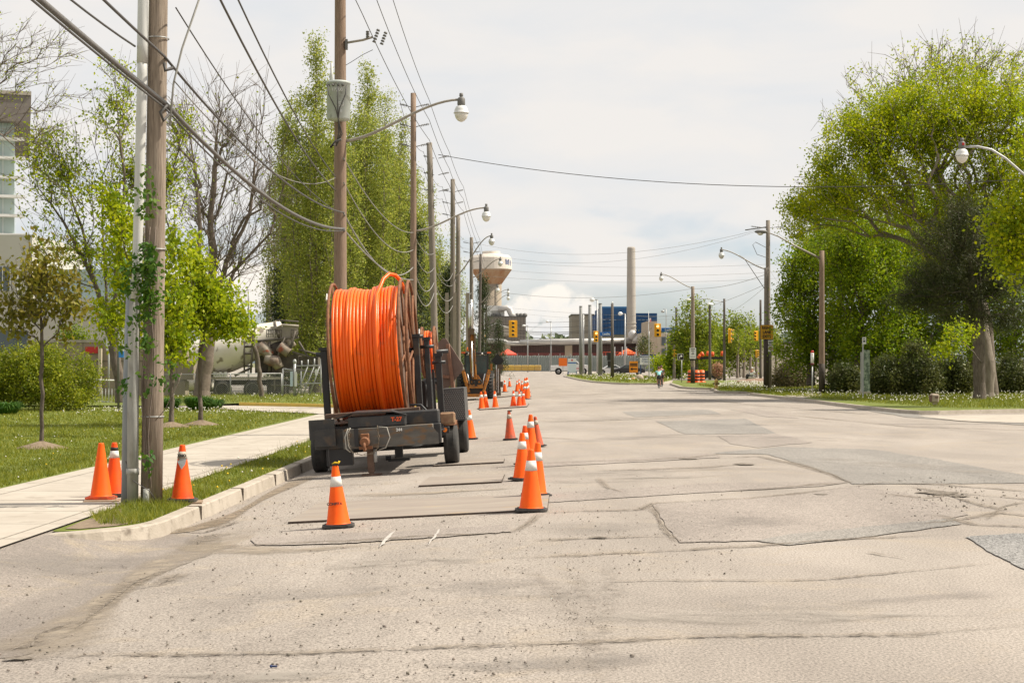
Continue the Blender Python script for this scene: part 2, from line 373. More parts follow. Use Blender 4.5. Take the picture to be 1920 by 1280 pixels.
# ---------------------------------------------------------------- ground, road, pavement
g = npmesh('ground', [(-4000, -60, -.45), (4000, -60, -.45), (4000, 7000, -.45), (-4000, 7000, -.45)], [(0, 1, 2, 3)], mat('field', (.12, .13, .05), (.17, .16, .08), .02, .95))
struct(link('ground', g))
us = [-9, -7.6, -6.5, -5.6, -5.2, -4.9, -4.6, -4.35, -4.1, -3, -1.5, 0, 2, 5, 9, 14, 20, 30, 50, 90, 200]
ys = [-6, 4, 8, 12, 15, 18, 20.9, 21.1, 30, 45, 60, 90, 130, 200, 300, 420, 600]
V = []; 
for y in ys:
    for u in us:
        x = u + RD * y; V.append((x, y, zroad(x, y)))
nu = len(us); Fq = [(j * nu + i, j * nu + i + 1, (j + 1) * nu + i + 1, (j + 1) * nu + i) for j in range(len(ys) - 1) for i in range(nu - 1)]
struct(link('road', npmesh('road', V, Fq, M_road)))
rnd = random.Random(5)
def jag(pts, amp, step=14):
    amp = amp * .8
    out = []
    for (x0, y0), (x1, y1) in zip(pts[:-1], pts[1:]):
        n = max(1, int(math.hypot(x1 - x0, (y1 - y0) * 3) / step))
        for i in range(n):
            t = i / n; out.append((x0 + (x1 - x0) * t + rnd.uniform(-amp, amp), y0 + (y1 - y0) * t + rnd.uniform(-amp, amp) * .22))
    out.append(pts[-1]); return out
patch_lift = [.004]
def patch(poly, m, amp=5, lift=None, name='road_patch'):
    pp = jag(list(poly) + [poly[0]], amp)[:-1]; patch_lift[0] += .0006
    L = patch_lift[0] if lift is None else lift
    pts = [P(px, py) + Vector((0, 0, L)) for px, py in pp]
    return struct(sheet(name, pts, m))
patch([(-700, 1030), (0, 1030), (84, 1003), (200, 1006), (330, 1000), (420, 1008), (400, 1035), (300, 1075), (225, 1115), (130, 1190), (40, 1232), (-700, 1262)], M_drive, 7)
patch([(1165, 772), (1330, 768), (1352, 776), (1192, 782)], M_patchd, 3)
patch([(1370, 768), (1425, 768), (1500, 784), (1440, 782)], M_patchb, 3)
patch([(1230, 790), (1398, 785), (1456, 813), (1285, 814)], M_patchd, 3)
patch([(1345, 817), (1456, 813), (1525, 830), (1420, 839), (1370, 832)], M_patchb, 4)
patch([(1330, 850), (1460, 838), (1640, 843), (1760, 862), (1960, 898), (1960, 906), (1600, 908), (1550, 886), (1440, 852)], M_patchd, 3)
patch([(1006, 926), (1340, 906), (1600, 903), (1540, 912), (1300, 925), (1006, 944)], M_patchb, 2)
patch([(1006, 868), (1200, 858), (1340, 850), (1352, 858), (1200, 866), (1006, 876)], M_patchb, 2)
patch([(1222, 946), (1400, 936), (1590, 912), (1700, 925), (1815, 965), (1640, 1000), (1500, 1021), (1420, 1015), (1272, 1018)], M_patchb, 4)
patch([(1418, 1015), (1480, 1003), (1660, 985), (1790, 972), (1800, 984), (1600, 1010), (1480, 1023)], M_patchd, 4)
patch([(1812, 1007), (1960, 998), (1990, 1090), (1925, 1070), (1860, 1038)], M_patchn, 4)
patch([(1430, 744), (1520, 752), (1700, 782), (1960, 800), (1960, 796), (1720, 777), (1560, 757)], M_patchd, 3)
patch([(470, 1008), (700, 1000), (945, 985), (958, 998), (820, 1008), (640, 1020), (480, 1024)], M_patchb, 4)
def ribbon(pts, w, m, name='road_crack', lift=.0145, amp=3, taper=True, wv=.55):
    pp = jag(pts, amp, 9); c = [P(px, py) for px, py in pp]; n = len(c); vs = []
    for i, p in enumerate(c):
        d = (c[min(i + 1, n - 1)] - c[max(i - 1, 0)]); d.z = 0; d.normalize(); q = Vector((-d.y, d.x, 0))
        ww = w * (1 + wv * rnd.uniform(-1, 1)) * ((min(1, 4 * min(i + .3, n - .7 - i) / n)) if taper else 1) / 2
        ww = max(ww, w * .06)
        for s_ in (1, -1):
            a = p + q * ww * s_; vs.append((a.x, a.y, max(zroad(a.x, a.y), p.z - .01) + lift))
    return vs, [(2 * i + 1, 2 * i + 3, 2 * i + 2, 2 * i) for i in range(n - 1)]
def smooth_line(pts, amp, step=9):
    seg = [math.hypot(b_[0] - a_[0], (b_[1] - a_[1]) * 3) for a_, b_ in zip(pts[:-1], pts[1:])]; L = sum(seg); n = max(4, int(L / step)); out = []
    ph = [(rnd.uniform(.6, 1.3) * f, rnd.uniform(0, 6.28), 1 / (k + 1) ** .7) for k, f in enumerate((.012, .03, .07, .16, .3))]
    for i in range(n + 1):
        d = L * i / n; k = 0; acc = 0
        while k < len(seg) - 1 and acc + seg[k] < d: acc += seg[k]; k += 1
        t = (d - acc) / max(seg[k], 1e-6); x = pts[k][0] + (pts[k + 1][0] - pts[k][0]) * t; y = pts[k][1] + (pts[k + 1][1] - pts[k][1]) * t
        w_ = sum(a * math.sin(d * f + p) for f, p, a in ph); out.append((x, y + amp * .3 * w_ * (y - HZ) / 400))
    return out
def fine_ribbon(mb, pts, w, lift=.0175, amp=3.5):
    c = [P(*p) for p in smooth_line(pts, amp, 4)]; n = len(c); vs = []; ph = [rnd.uniform(0, 6.28) for _ in range(4)]
    for i, p in enumerate(c):
        d = c[min(i + 1, n - 1)] - c[max(i - 1, 0)]; d.z = 0; d.normalize(); q = Vector((-d.y, d.x, 0))
        s_ = i * .11; ww = w * (.55 + .45 * math.sin(s_ + ph[0]) * math.sin(s_ * 2.7 + ph[1]) + .35 * math.sin(s_ * 6.1 + ph[2]) + rnd.uniform(-.25, .25))
        ww = max(w * .08, ww) * min(1, 5 * min(i + .3, n - .7 - i) / n) / 2
        for sg in (1, -1):
            a = p + q * (ww * sg + rnd.uniform(-.12, .12) * w); vs.append((a.x, a.y, p.z + lift))
    mb.add(vs, [(2 * i, 2 * i + 1, 2 * i + 3, 2 * i + 2) for i in range(n - 1)])
def soft_mat(name, c1, c2, amt=1.0, sc=7, lo=.38, hi=.62):
    m = mat(name, c1, c2, sc, .95, bump=.3, bs=80); t = m.node_tree
    at_ = t.nodes.new('ShaderNodeAttribute'); at_.attribute_name = 'soft'; tcn = t.nodes.new('ShaderNodeTexCoord'); nz = t.nodes.new('ShaderNodeTexNoise'); t.links.new(tcn.outputs['Object'], nz.inputs['Vector']); nz.inputs['Scale'].default_value = sc * .6; nz.inputs['Detail'].default_value = 7; nz.inputs['Roughness'].default_value = .7
    a = math_('MULTIPLY', math_('MULTIPLY', at_.outputs['Fac'], ramp_(nz.outputs[0], [(lo, 0), (hi, 1)], t), tree=t), amt, tree=t)
    t.links.new(a, t.nodes['Principled BSDF'].inputs['Alpha']); return m
def soft(name, lines, m, lift=.008):
    V = []; Fq = []; A = []
    for pts, w in lines:
        c = [P(*p) for p in smooth_line(pts, 2.5, max(10, w * 55))]; n = len(c); o = len(V); ph = rnd.uniform(0, 6); lift += .00012
        for i, p in enumerate(c):
            d = c[min(i + 1, n - 1)] - c[max(i - 1, 0)]; d.z = 0; d.normalize(); q = Vector((-d.y, d.x, 0)); ww = w * (.75 + .3 * math.sin(i * .23 + ph) + .2 * math.sin(i * .61)) / 2; e = min(1, 6 * min(i, n - 1 - i) / n)
            for sg, al in ((1, 0), (.45, e), (-.45, e), (-1, 0)):
                a = p + q * ww * sg; V.append((a.x, a.y, zroad(a.x, a.y) + lift)); A.append(al)
        for i in range(n - 1):
            for k in range(3): Fq.append((o + 4 * i + k, o + 4 * i + k + 1, o + 4 * i + 5 + k, o + 4 * i + 4 + k))
    me = npmesh(name, V, Fq, m); at_ = me.attributes.new('soft', 'FLOAT', 'POINT'); at_.data.foreach_set('value', np.array(A, dtype=np.float32)); return struct(link(name, me))
crk = MB(); sndl = []
for pts, w in [([(-60, 1240), (60, 1236), (170, 1229), (320, 1229), (640, 1222), (800, 1217), (1000, 1208), (1180, 1201), (1300, 1195), (1500, 1193), (1700, 1190), (1960, 1171)], .022),
               ([(930, 1046), (1100, 1041), (1270, 1033), (1420, 1023), (1600, 1011), (1780, 1003)], .026),
               ([(1060, 1092), (1250, 1090), (1460, 1088), (1560, 1086), (1740, 1069), (1880, 1055)], .014),
               ([(400, 1026), (480, 1022), (700, 1013), (850, 1004), (962, 1000)], .03),
               ([(960, 1000), (1000, 975), (1010, 962)], .02),
               ([(1006, 962), (1100, 958), (1200, 956), (1222, 945), (1400, 935), (1500, 925), (1600, 914)], .026),
               ([(1222, 945), (1235, 975), (1250, 1000), (1272, 1018)], .02),
               ([(1000, 1014), (1080, 1010), (1150, 1008), (1260, 1006)], .028),
               ([(1000, 869), (1200, 863), (1300, 858), (1365, 850)], .03), ([(1110, 884), (1250, 879), (1330, 876), (1400, 869)], .035),
               ([(1000, 791), (1120, 789), (1210, 786)], .05), ([(1000, 820), (1040, 822), (1090, 824)], .04),
               ([(1380, 920), (1440, 917), (1530, 909), (1585, 905)], .03), ([(1340, 860), (1420, 856), (1500, 872), (1560, 890), (1600, 908)], .03),
               ([(130, 1190), (180, 1150), (225, 1115), (260, 1090), (310, 1072), (345, 1064)], .03), ([(0, 1222), (60, 1212), (75, 1190), (150, 1165)], .04),
               ([(340, 1074), (300, 1098), (250, 1105)], .03), ([(370, 1022), (380, 1010), (420, 1000)], .05), ([(330, 996), (380, 1000), (430, 985), (450, 975)], .03),
               ([(1700, 912), (1760, 922), (1830, 945), (1900, 960)], .03), ([(1640, 925), (1730, 935), (1800, 925), (1960, 940)], .028), ([(1750, 965), (1830, 985), (1960, 990)], .03),
               ([(1590, 914), (1650, 905), (1760, 908), (1960, 925)], .03), ([(1720, 985), (1800, 975), (1870, 962), (1960, 972)], .025),
               ([(1850, 975), (1880, 950), (1930, 940)], .02),
               ([(1620, 1035), (1680, 1045), (1700, 1050)], .015),
               ([(540, 920), (620, 910), (760, 905)], .02), ([(860, 760), (900, 752), (985, 748)], .05), ([(1020, 742), (1100, 740), (1200, 735)], .05), ([(1450, 776), (1600, 790), (1700, 800), (1960, 808)], .05),
               ([(990, 935), (1006, 938), (1012, 925)], .02), ([(1120, 895), (1140, 915), (1170, 925)], .015), ([(1080, 735), (1250, 728), (1330, 740)], .06), ([(1180, 748), (1330, 750), (1420, 760)], .05), ([(1350, 757), (1480, 764), (1640, 778)], .05)]:
    fine_ribbon(crk, pts, w * .62)
    sndl.append((pts, w * 8))
# an open pothole and the holes along the cracks
for px, py, wx, wy in [(1760, 925, .32, .22), (1125, 1009, .12, .05), (1020 + 520, 928, .1, .06), (1800, 931, .14, .1), (40, 1236, .12, .05), (1290, 861, .25, .12), (1395, 871, .2, .2)]:
    c = P(px, py); k = 16
    crk.add([(c.x + math.cos(2 * math.pi * i / k) * wx * rnd.uniform(.55, 1.1), c.y + math.sin(2 * math.pi * i / k) * wy * 1.6 * rnd.uniform(.55, 1.1), zroad(c.x, c.y) + .0155) for i in range(k)], [tuple(range(k))])
struct(crk.build('road_crack', M_crack))
soft('sand_drift', sndl, soft_mat('sand_drift', (.29, .24, .185), (.20, .165, .13), .8, 22), .0125)
soft('dirt', [([(300, 1000), (380, 990), (440, 965), (500, 930), (560, 902), (600, 888)], .55), ([(150, 1002), (250, 1003), (340, 1000), (420, 975)], .35)], soft_mat('gutter_dirt', (.25, .195, .14), (.19, .15, .105), 1.0, 9, .25, .55), .0075)
soft('dirt', [([(-30, 1240), (60, 1215), (140, 1170), (220, 1110), (300, 1060), (380, 1030), (430, 1005), (470, 985)], 1.0), ([(330, 1020), (420, 1030), (560, 1035), (700, 1020)], .9), ([(640, 930), (800, 925), (980, 915)], .7)], soft_mat('sand_wash', (.33, .275, .21), (.28, .232, .18), .85, 4, .3, .6), .0083)
soft('road_stain', [([(1060, 1050), (1100, 1120), (1120, 1200), (1135, 1290)], .32), ([(1135, 1055), (1150, 1110), (1130, 1180)], .22), ([(980, 1060), (1060, 1120), (1080, 1180)], .25)], soft_mat('stain_brown', (.22, .185, .15), (.17, .14, .115), .24, 12, .45, .6), .009)
soft('road_stain', [([(1010, 1000), (1200, 985), (1500, 975)], 1.4), ([(300, 1140), (600, 1110), (900, 1100), (1300, 1130)], 1.0), ([(1300, 1130), (1500, 1140), (1900, 1110)], .9), ([(1000, 895), (1300, 880), (1500, 880)], 1.5), ([(-50, 1080), (100, 1060), (300, 1050)], 1.2), ([(560, 1240), (900, 1250), (1300, 1230)], .6), ([(1020, 760), (1500, 745)], 6), ([(1010, 830), (1300, 815), (1700, 830)], 2.2)], soft_mat('wear_grey', (.215, .195, .175), (.24, .215, .195), .34, 1.4, .42, .62), .0095)
soft('road_stain', [([(1010, 1150), (1400, 1160), (1900, 1150)], .7), ([(100, 1270), (700, 1265)], .5), ([(1020, 905), (1250, 895), (1400, 890)], .9), ([(1050, 790), (1400, 775)], 3.0), ([(1500, 860), (1800, 880), (1920, 890)], 1.2), ([(600, 1060), (900, 1050)], .7)], soft_mat('wear_pale', (.345, .31, .27), (.32, .285, .245), .6, 1.8, .42, .62), .0103)
v, f = ribbon([(742, 996), (728, 1008), (712, 1028)], .035, None, lift=.0165, amp=1.5); ch = MB().add(v, f)
v, f = ribbon([(824, 994), (815, 1008), (802, 1024)], .035, None, lift=.0165, amp=1.5); ch.add(v, f)
struct(ch.build('chalk_mark', mat('chalk', (.48, .46, .43), (.36, .32, .28), 40, .9)))

# pavement, boulevard strip, kerb on the left
def U(u, y, z): return Vector((u + RD * y, y, z))
ZS = -.08
pv = MB(); y = 9.0
pv.add([U(-7.85, 2, ZS), U(-5.35, 2, ZS), U(-5.45, 120, ZS), U(-7.85, 120, ZS)], [(0, 1, 2, 3)])
struct(pv.build('pavement', M_conc))
jt = MB(); y = 12.0
while y < 120:
    jt.add([U(-7.84, y, ZS + .004), U(-5.36, y, ZS + .004), U(-5.36, y + .018, ZS + .004), U(-7.84, y + .018, ZS + .004)], [(0, 1, 2, 3)]); y += 1.55
for uu in (-7.5, -5.6): jt.add([U(uu, 2, ZS + .0043), U(uu + .015, 2, ZS + .0043), U(uu + .015, 120, ZS + .0043), U(uu, 120, ZS + .0043)], [(0, 1, 2, 3)])
struct(jt.build('pavement_joint', mat('joint', (.22, .19, .155), (.30, .26, .21), 9, .9)))
# kerb: inner and outer lines; the return curves back to the pavement near y = 17.5
def kerb_line(off):
    pts = []
    for i in range(9):                      # quarter return
        a = math.pi / 2 * i / 8; r = .95 + off
        pts.append(U(-5.3 + r * math.sin(a) * 1.0, 18.75 - r * math.cos(a) * 1.55 + (0 if i else 0), 0))
    for y in (20, 22, 25, 30, 40, 56, 58): pts.append(U(-4.35 + off, y, 0))
    return pts
ko, ki = kerb_line(0.0), kerb_line(-.17)
kb = MB(); n = len(ko); vs = []
for i in range(n):
    o_, i_ = ko[i], ki[i]; ramp = min(1, max(0, (i - .3) / 4)); top = -.085 + .0 * ramp
    top = -.088 if i > 3 else -.085 - .02 * (3 - i) / 3
    zb = zroad(o_.x, o_.y) - .05
    vs += [(o_.x + .03, o_.y - (.03 if i < 8 else 0), zb), (o_.x, o_.y, top - .015), (o_.x - .018, o_.y + (.01 if i < 8 else 0), top), (i_.x, i_.y, top), (i_.x, i_.y, top - .1)]
kb.add(vs, [(5 * i + k, 5 * i + k + 1, 5 * i + 6 + k, 5 * i + 5 + k)[::-1] for i in range(n - 1) for k in range(4)])
struct(kb.build('kerb', M_kerb))
kj = MB()
for y in (20.5, 23.4, 26.3, 29.2, 32, 35, 38, 41, 44, 47):
    o_ = U(-4.35, y, 0); zb = zroad(o_.x, y); kj.box((o_.x - .06, y, (zb - .088) / 2 + .003), (.19, .007, -.088 - zb + .012))
struct(kj.build('kerb_joint', M_crack))
bl = [p + Vector((0, 0, -.095)) for p in ki] + [U(-4.5, 58, -.095), U(-5.44, 58, -.095), U(-5.35, 17.6, -.095)]
struct(sheet('boulevard_grass', bl, M_grass0))
struct(sheet('dirt', [U(u_ + rnd.uniform(-.035, .035), y_ + rnd.uniform(-.09, .09), -.086) for u_, y_ in [(-5.27, 17.7), (-5.1, 17.78), (-4.95, 17.9), (-4.8, 18.1), (-4.66, 18.35), (-4.62, 18.6), (-4.7, 18.8), (-4.82, 18.85), (-4.9, 19.1), (-5.02, 19.2), (-5.1, 19.6), (-5.2, 20.0), (-5.29, 20.3), (-5.3, 19.5), (-5.29, 18.6)]], M_soil))
# far part of the left side: driveway crossing, verge, kerb
struct(sheet('lawn', [U(-7.85, 6, -.095), U(-7.85, 58, -.095), (-14, 66.6, -.095), (-60, 66.6, -.05), (-60, 6, 0)], M_grass0))
struct(sheet('driveway', [U(-4.3, 58, -.066), U(-4.3, 63.8, -.066), U(-7.5, 64.6, -.066), U(-9.5, 66.3, -.066), (-13, 69.5, -.066), (-14.5, 67, -.066), U(-7.7, 57, -.066)], M_conc))
yk = MB(); pts = [U(-4.6, 63.5, -.02), U(-7.5, 64.2, .0), U(-9.5, 66, .02), (-11.6, 68.0, .02)]
for a, b in zip(pts[:-1], pts[1:]): yk.prism([(0, 0), (0, 0)], 'x', 0, 0) if 0 else yk.add([(a[0], a[1], a[2] - .15), (a[0], a[1], a[2] + .05), (a[0] - .02, a[1] + .25, a[2] + .05), (b[0], b[1], b[2] - .15), (b[0], b[1], b[2] + .05), (b[0] - .02, b[1] + .25, b[2] + .05)], [(0, 3, 4, 1), (1, 4, 5, 2)])
struct(yk.build('yellow_kerb', mat('kerb_yellow', (.62, .43, .07), (.50, .36, .10), 3, .8)))
struct(sheet('verge', [U(-4.5, 64, -.0), U(-7.5, 64.4, .02), U(-9.5, 66.2, .03), (-11.7, 68.2, .03), (-14, 67, -.04), (-60, 67, -.04), (-60, 92, .08), (-10, 92, .02), U(-10, 190, -.05), U(-4.6, 190, -.1)], M_grass0))
struct(sheet('yard', [(-9, 91, -.03), (-400, 91, -.02), (-400, 600, -.02), (-6, 600, -.02)], mat('yard_paving', (.25, .225, .19), (.31, .28, .235), .5, .95)))
fk = MB(); ps = [U(-4.33, 64, 0), U(-4.33, 110, 0), U(-4.6, 190, 0)]
for a, b in zip(ps[:-1], ps[1:]): fk.add([(a.x, a.y, -.3), (a.x, a.y, -.02), (a.x - .25, a.y, -.02), (b.x, b.y, -.3), (b.x, b.y, -.02), (b.x - .25, b.y, -.02)], [(0, 1, 4, 3), (1, 2, 5, 4)])
struct(fk.build('far_kerb', M_kerb))

# right-hand verges with kerbs
def island(name, outline, zt=.13, m=M_grass0, edge=None):
    """outline: photo pixels on the kerb face foot (nearest side first); edge = how many of them carry a kerb."""
    foot = [P(px, py, 0.0) if not isinstance(py, tuple) else Vector((px, py[0], 0)) for px, py in outline]
    n = len(foot); e = edge or n; c = sum(foot, Vector()) / n
    top = []; ins = []
    for i, p in enumerate(foot):
        a, b = foot[i - 1] if i else foot[0], foot[min(i + 1, n - 1)]
        d = (b - a).normalized(); q = Vector((-d.y, d.x, 0)); q = q if q.dot(c - p) > 0 else -q
        top.append(p + q * .03 + Vector((0, 0, zt))); ins.append(p + q * .22 + Vector((0, 0, zt)))
    k = MB(); k.add(foot + top + ins, [(i, i + 1, n + i + 1, n + i) for i in range(e - 1)] + [(n + i, n + i + 1, 2 * n + i + 1, 2 * n + i) for i in range(e - 1)])
    struct(k.build('kerb', M_kerb))
    struct(sheet(name, [p - Vector((0, 0, .012)) for p in (ins[:e] + foot[e:])] if e < n else [p - Vector((0, 0, .012)) for p in ins], m))
struct  # verge polygons, kerb along the road
def wp(x, y): return (x, (y,))
island('verge', [(1405, 741), (1450, 746), (1500, 752), (1560, 760), (1640, 770), (1690, 775), (1722, 777), (1760, 777), (1850, 775), (1960, 773), (2500, 771), wp(90, 60), wp(90, 150), (1395, 716), (1420, 730)], edge=11)
island('verge', [(1333, 731), (1343, 737), (1360, 738), (1420, 738), (1450, 734), (1480, 727), (1480, 719), (1360, 722)], edge=4)
island('verge', [(1255, 721), (1275, 728), (1300, 730), (1345, 731), (1370, 727), (1430, 718), (1600, 712), wp(60, 260), wp(30, 260), (1262, 712)], edge=6)
island('verge', [(1056, 706), (1085, 713), (1110, 717), (1150, 720), (1180, 721), (1240, 721), (1262, 716), (1262, 706), (1160, 702), (1075, 703)], edge=7)
struct(sheet('path', [P(1395, 741, .02), P(1405, 737, .02), P(1460, 728, .02), P(1500, 723, .02), P(1520, 724, .02), P(1440, 736, .02)], M_conc))
struct(sheet('path', [P(1545, 741, .135), P(1520, 738, .135), P(1470, 741, .135), P(1505, 746, .135)], M_conc))
# crossing strip of pale concrete by the right kerb
patch([(1720, 781), (1960, 777), (1960, 795), (1800, 790)], M_conc, 2, lift=.02, name='pavement_crossing')
# ---------------------------------------------------------------- vegetation
def leaf_mat(name, a, b, tr=.4, isl=.55, sc=.9): return mat(name, a, b, sc, .55, trans=tr, isl=isl, spec=.3)
L_lime = leaf_mat('leaf_lime', (.40, .46, .008), (.25, .33, .010), .5)
L_olive = leaf_mat('leaf_olive', (.15, .135, .018), (.25, .225, .02), .4)
L_green = leaf_mat('leaf_green', (.17, .25, .006), (.26, .34, .008), .52)
L_mid = leaf_mat('leaf_mid', (.27, .32, .02), (.18, .24, .018), .45)
L_yel = leaf_mat('leaf_yellow_green', (.43, .475, .006), (.27, .345, .006), .52)
L_pop = leaf_mat('leaf_poplar', (.275, .32, .055), (.37, .405, .065), .52)
L_con = leaf_mat('needles', (.035, .052, .016), (.055, .078, .02), .15)
L_pine = leaf_mat('pine_needles', (.04, .055, .014), (.075, .082, .022), .15)
L_bush = leaf_mat('leaf_bush', (.18, .225, .012), (.27, .30, .014), .42)
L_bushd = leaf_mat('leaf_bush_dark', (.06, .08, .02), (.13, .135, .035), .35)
L_ivy = leaf_mat('leaf_ivy', (.05, .12, .012), (.10, .19, .015), .35)

def leafquads(C, size, rg, droop=0.0, asp=.62):
    n = len(C); a = rg.normal(size=(n, 3)); a[:, 2] -= droop; a /= np.linalg.norm(a, axis=1)[:, None]
    b = rg.normal(size=(n, 3)); b -= a * (a * b).sum(1)[:, None]; b /= np.linalg.norm(b, axis=1)[:, None]
    s = size * rg.uniform(.6, 1.3, n)[:, None]; w = s * asp * .5
    V = np.empty((n, 4, 3)); V[:, 0] = C; V[:, 1] = C + a * s * .45 + b * w; V[:, 2] = C + a * s; V[:, 3] = C + a * s * .45 - b * w
    nrm = np.cross(a, b); V[:, 2] -= nrm * s * .18
    return V.reshape(-1, 3), np.arange(n * 4).reshape(n, 4)
def segmesh(A, B, ra, rb, n=4):
    A, B = np.asarray(A), np.asarray(B); d = B - A; L = np.linalg.norm(d, axis=1)[:, None] + 1e-9; d = d / L
    h = np.where(np.abs(d[:, 2:3]) < .8, np.array([[0, 0, 1.]]), np.array([[1., 0, 0]])); u = np.cross(d, h); u /= np.linalg.norm(u, axis=1)[:, None]; w = np.cross(d, u)
    B = B + d * np.minimum(rb[:, None] * .5, L * .2)
    t = np.arange(n) * 2 * np.pi / n; ca, sa = np.cos(t), np.sin(t)
    ring = u[:, None] * ca[None, :, None] + w[:, None] * sa[None, :, None]
    V = np.concatenate([A[:, None] + ring * ra[:, None, None], B[:, None] + ring * rb[:, None, None]], 1)
    m = len(A); base = (np.arange(m) * 2 * n)[:, None]; k = np.arange(n); k2 = (k + 1) % n
    q = np.stack([k, k2, k2 + n, k + n], 1)
    return V.reshape(-1, 3), (base[:, :, None] + q[None]).reshape(-1, 4)
def ell(px, py, rx, ry, Y, dr=.85):
    c = np.array([X(px, Y), Y, Z(py, Y)]); s = Y / F; return (c, np.array([rx * s, max(rx, ry * .7) * s * dr, ry * s]))
def sample(ells, n, rg, shell=.45, w=None, gap=0):
    vol = np.array([e[1][0] * e[1][2] for e in ells]); vol = vol if w is None else vol * np.array(w); vol = vol / vol.sum()
    out = []
    for e, v in zip(ells, vol):
        k = max(1, int(n * v)); d = rg.normal(size=(k, 3)); d /= np.linalg.norm(d, axis=1)[:, None]
        r = rg.uniform(0, 1, k) ** shell; p = e[0] + d * r[:, None] * e[1]; out.append(p)
    return np.concatenate(out)
def tree(name, label, base, trunk, r0, targets, lm, leaf=.1, per=20, rc=.25, bark=None, kup=1.2, first=2, tipr=.006, group=None, cat='tree', droop=.3, seg=.6, lift=.3, extra=None, seed=1, asp=.62, pw=.5, twig=1, crownname='crown', along=True, kr=1.6, twigs=0, twl=.5, limbs=None):
    """trunk: list of world points from the base; targets: (n,3) tips of the branches."""
    rg = np.random.default_rng(seed); base = Vector(base); T = np.asarray(targets)
    maxn = len(T) * 9 + 400; Nn = np.zeros((maxn, 3)); par = np.full(maxn, -1); cnt = np.zeros(maxn)
    tr = [np.array(p) for p in trunk]; k = 0
    for i, p in enumerate(tr):
        m = 1 if i == 0 else 3
        for j in range(m):
            q = p if i == 0 else tr[i - 1] + (p - tr[i - 1]) * (j + 1) / m
            Nn[k] = q + (rg.normal(size=3) * .02 if k else 0); par[k] = k - 1; k += 1
    nt0 = k; frm = min(k - 1, first); O = Nn[frm].copy()
    for lb_ in (limbs or []):
        q0 = np.array(lb_[0]); prev = frm + int(np.argmin(np.linalg.norm(Nn[frm:nt0] - q0, axis=1)))
        for p_ in lb_[1:]:
            p_ = np.array(p_); s_ = Nn[prev].copy()
            for j in range(3): Nn[k] = s_ + (p_ - s_) * (j + 1) / 3 + rg.normal(size=3) * .04; par[k] = prev; prev = k; k += 1
    order = np.argsort(np.min(np.linalg.norm(T[:, None] - Nn[None, frm:k], axis=2), axis=1))
    tips = []
    for ti in order:
        t = T[ti]; d = t - Nn[frm:k]; L = np.linalg.norm(d, axis=1)
        cost = L + kup * np.maximum(0, Nn[frm:k, 2] + lift * L - t[2]) + kr * np.maximum(0, np.linalg.norm(Nn[frm:k] - O, axis=1) + .8 * L - np.linalg.norm(t - O))
        j = frm + int(np.argmin(cost)); L = np.linalg.norm(t - Nn[j])
        if L < .05: continue
        m = int(min(6, max(1, round(L / seg)))); pd = Nn[j] - Nn[par[j]] if par[j] >= 0 else np.array([0, 0, 1.]); pd = pd / (np.linalg.norm(pd) + 1e-9)
        dr_ = (t - Nn[j]) / L; c = Nn[j] + (pd * .12 + dr_ * .9) * L * .48 + rg.normal(size=3) * L * .03
        prev = j
        for i in range(1, m + 1):
            s = i / m; q = (1 - s) ** 2 * Nn[j] + 2 * s * (1 - s) * c + s * s * t + (rg.normal(size=3) * L * .012 if i < m else 0)
            Nn[k] = q; par[k] = prev; prev = k; k += 1
        tips.append(prev); cnt[prev] += 1
    Nn, par, cnt = Nn[:k], par[:k], cnt[:k]
    for i in range(k - 1, 0, -1): cnt[par[i]] += cnt[i]
    rad = np.maximum(tipr, r0 * .82 * (cnt / max(1, cnt[frm])) ** pw); rad = np.minimum(rad, r0)
    zs = Nn[:nt0, 2]; rad[0] = r0 * 1.25; rad[1:frm + 1] = np.maximum(rad[1:frm + 1], r0 * .9)
    b = np.array(base); i = np.arange(1, k); big = rad[i] > .05
    root = thing(name, label, cat, base, group=group)
    Vs, Fs, o = [], [], 0
    for msk, n in ((big, 8), (~big, 3)):
        ii = i[msk]
        if len(ii) == 0: continue
        V, Fq = segmesh(Nn[par[ii]] - b, Nn[ii] - b, np.minimum(rad[par[ii]], rad[ii] * 1.25), rad[ii], n); Vs.append(V); Fs.append(Fq + o); o += len(V)
    if twigs and len(tips):
        tt = np.repeat(np.array(tips), twigs); d0 = Nn[tt] - Nn[par[tt]]; d0 /= np.linalg.norm(d0, axis=1)[:, None] + 1e-9
        s0 = Nn[par[tt]] + (Nn[tt] - Nn[par[tt]]) * rg.uniform(0, 1, (len(tt), 1)); dd = d0 + rg.normal(size=d0.shape) * .45 + np.array([0, 0, .25]); ln = twl * rg.uniform(.4, 1.3, (len(tt), 1))
        V, Fq = segmesh(s0 - b, s0 + dd * ln - b, np.full(len(tt), tipr * .8), np.full(len(tt), tipr * .45), 3); Vs.append(V); Fs.append(Fq + o); o += len(V)
    link('trunk', npmesh('trunk', np.concatenate(Vs), np.concatenate(Fs), bark or M_trunk, True), root)
    if per > 0 and len(tips):
        C = Nn[tips]; Pn = Nn[par[tips]]
        t_ = 1 - .45 * rg.uniform(0, 1, (len(tips), per, 1)) ** 1.5 if along else 1
        cen = (Pn[:, None] + (C - Pn)[:, None] * t_) + rg.normal(size=(len(tips), per, 3)) * rc
        cen = cen.reshape(-1, 3)
        if extra is not None: cen = np.concatenate([cen, extra])
        V, Fq = leafquads(cen - b, leaf, rg, droop, asp); link(crownname, npmesh('crown', V, Fq, lm), root)
    return root
def clumps(centres, k, rc, rg): return (centres[:, None] + rg.normal(size=(len(centres), k, 3)) * rc).reshape(-1, 3)
def tp(Y, *pts): return [Q(px, Y, py) for px, py in pts]
rg = np.random.default_rng(3)

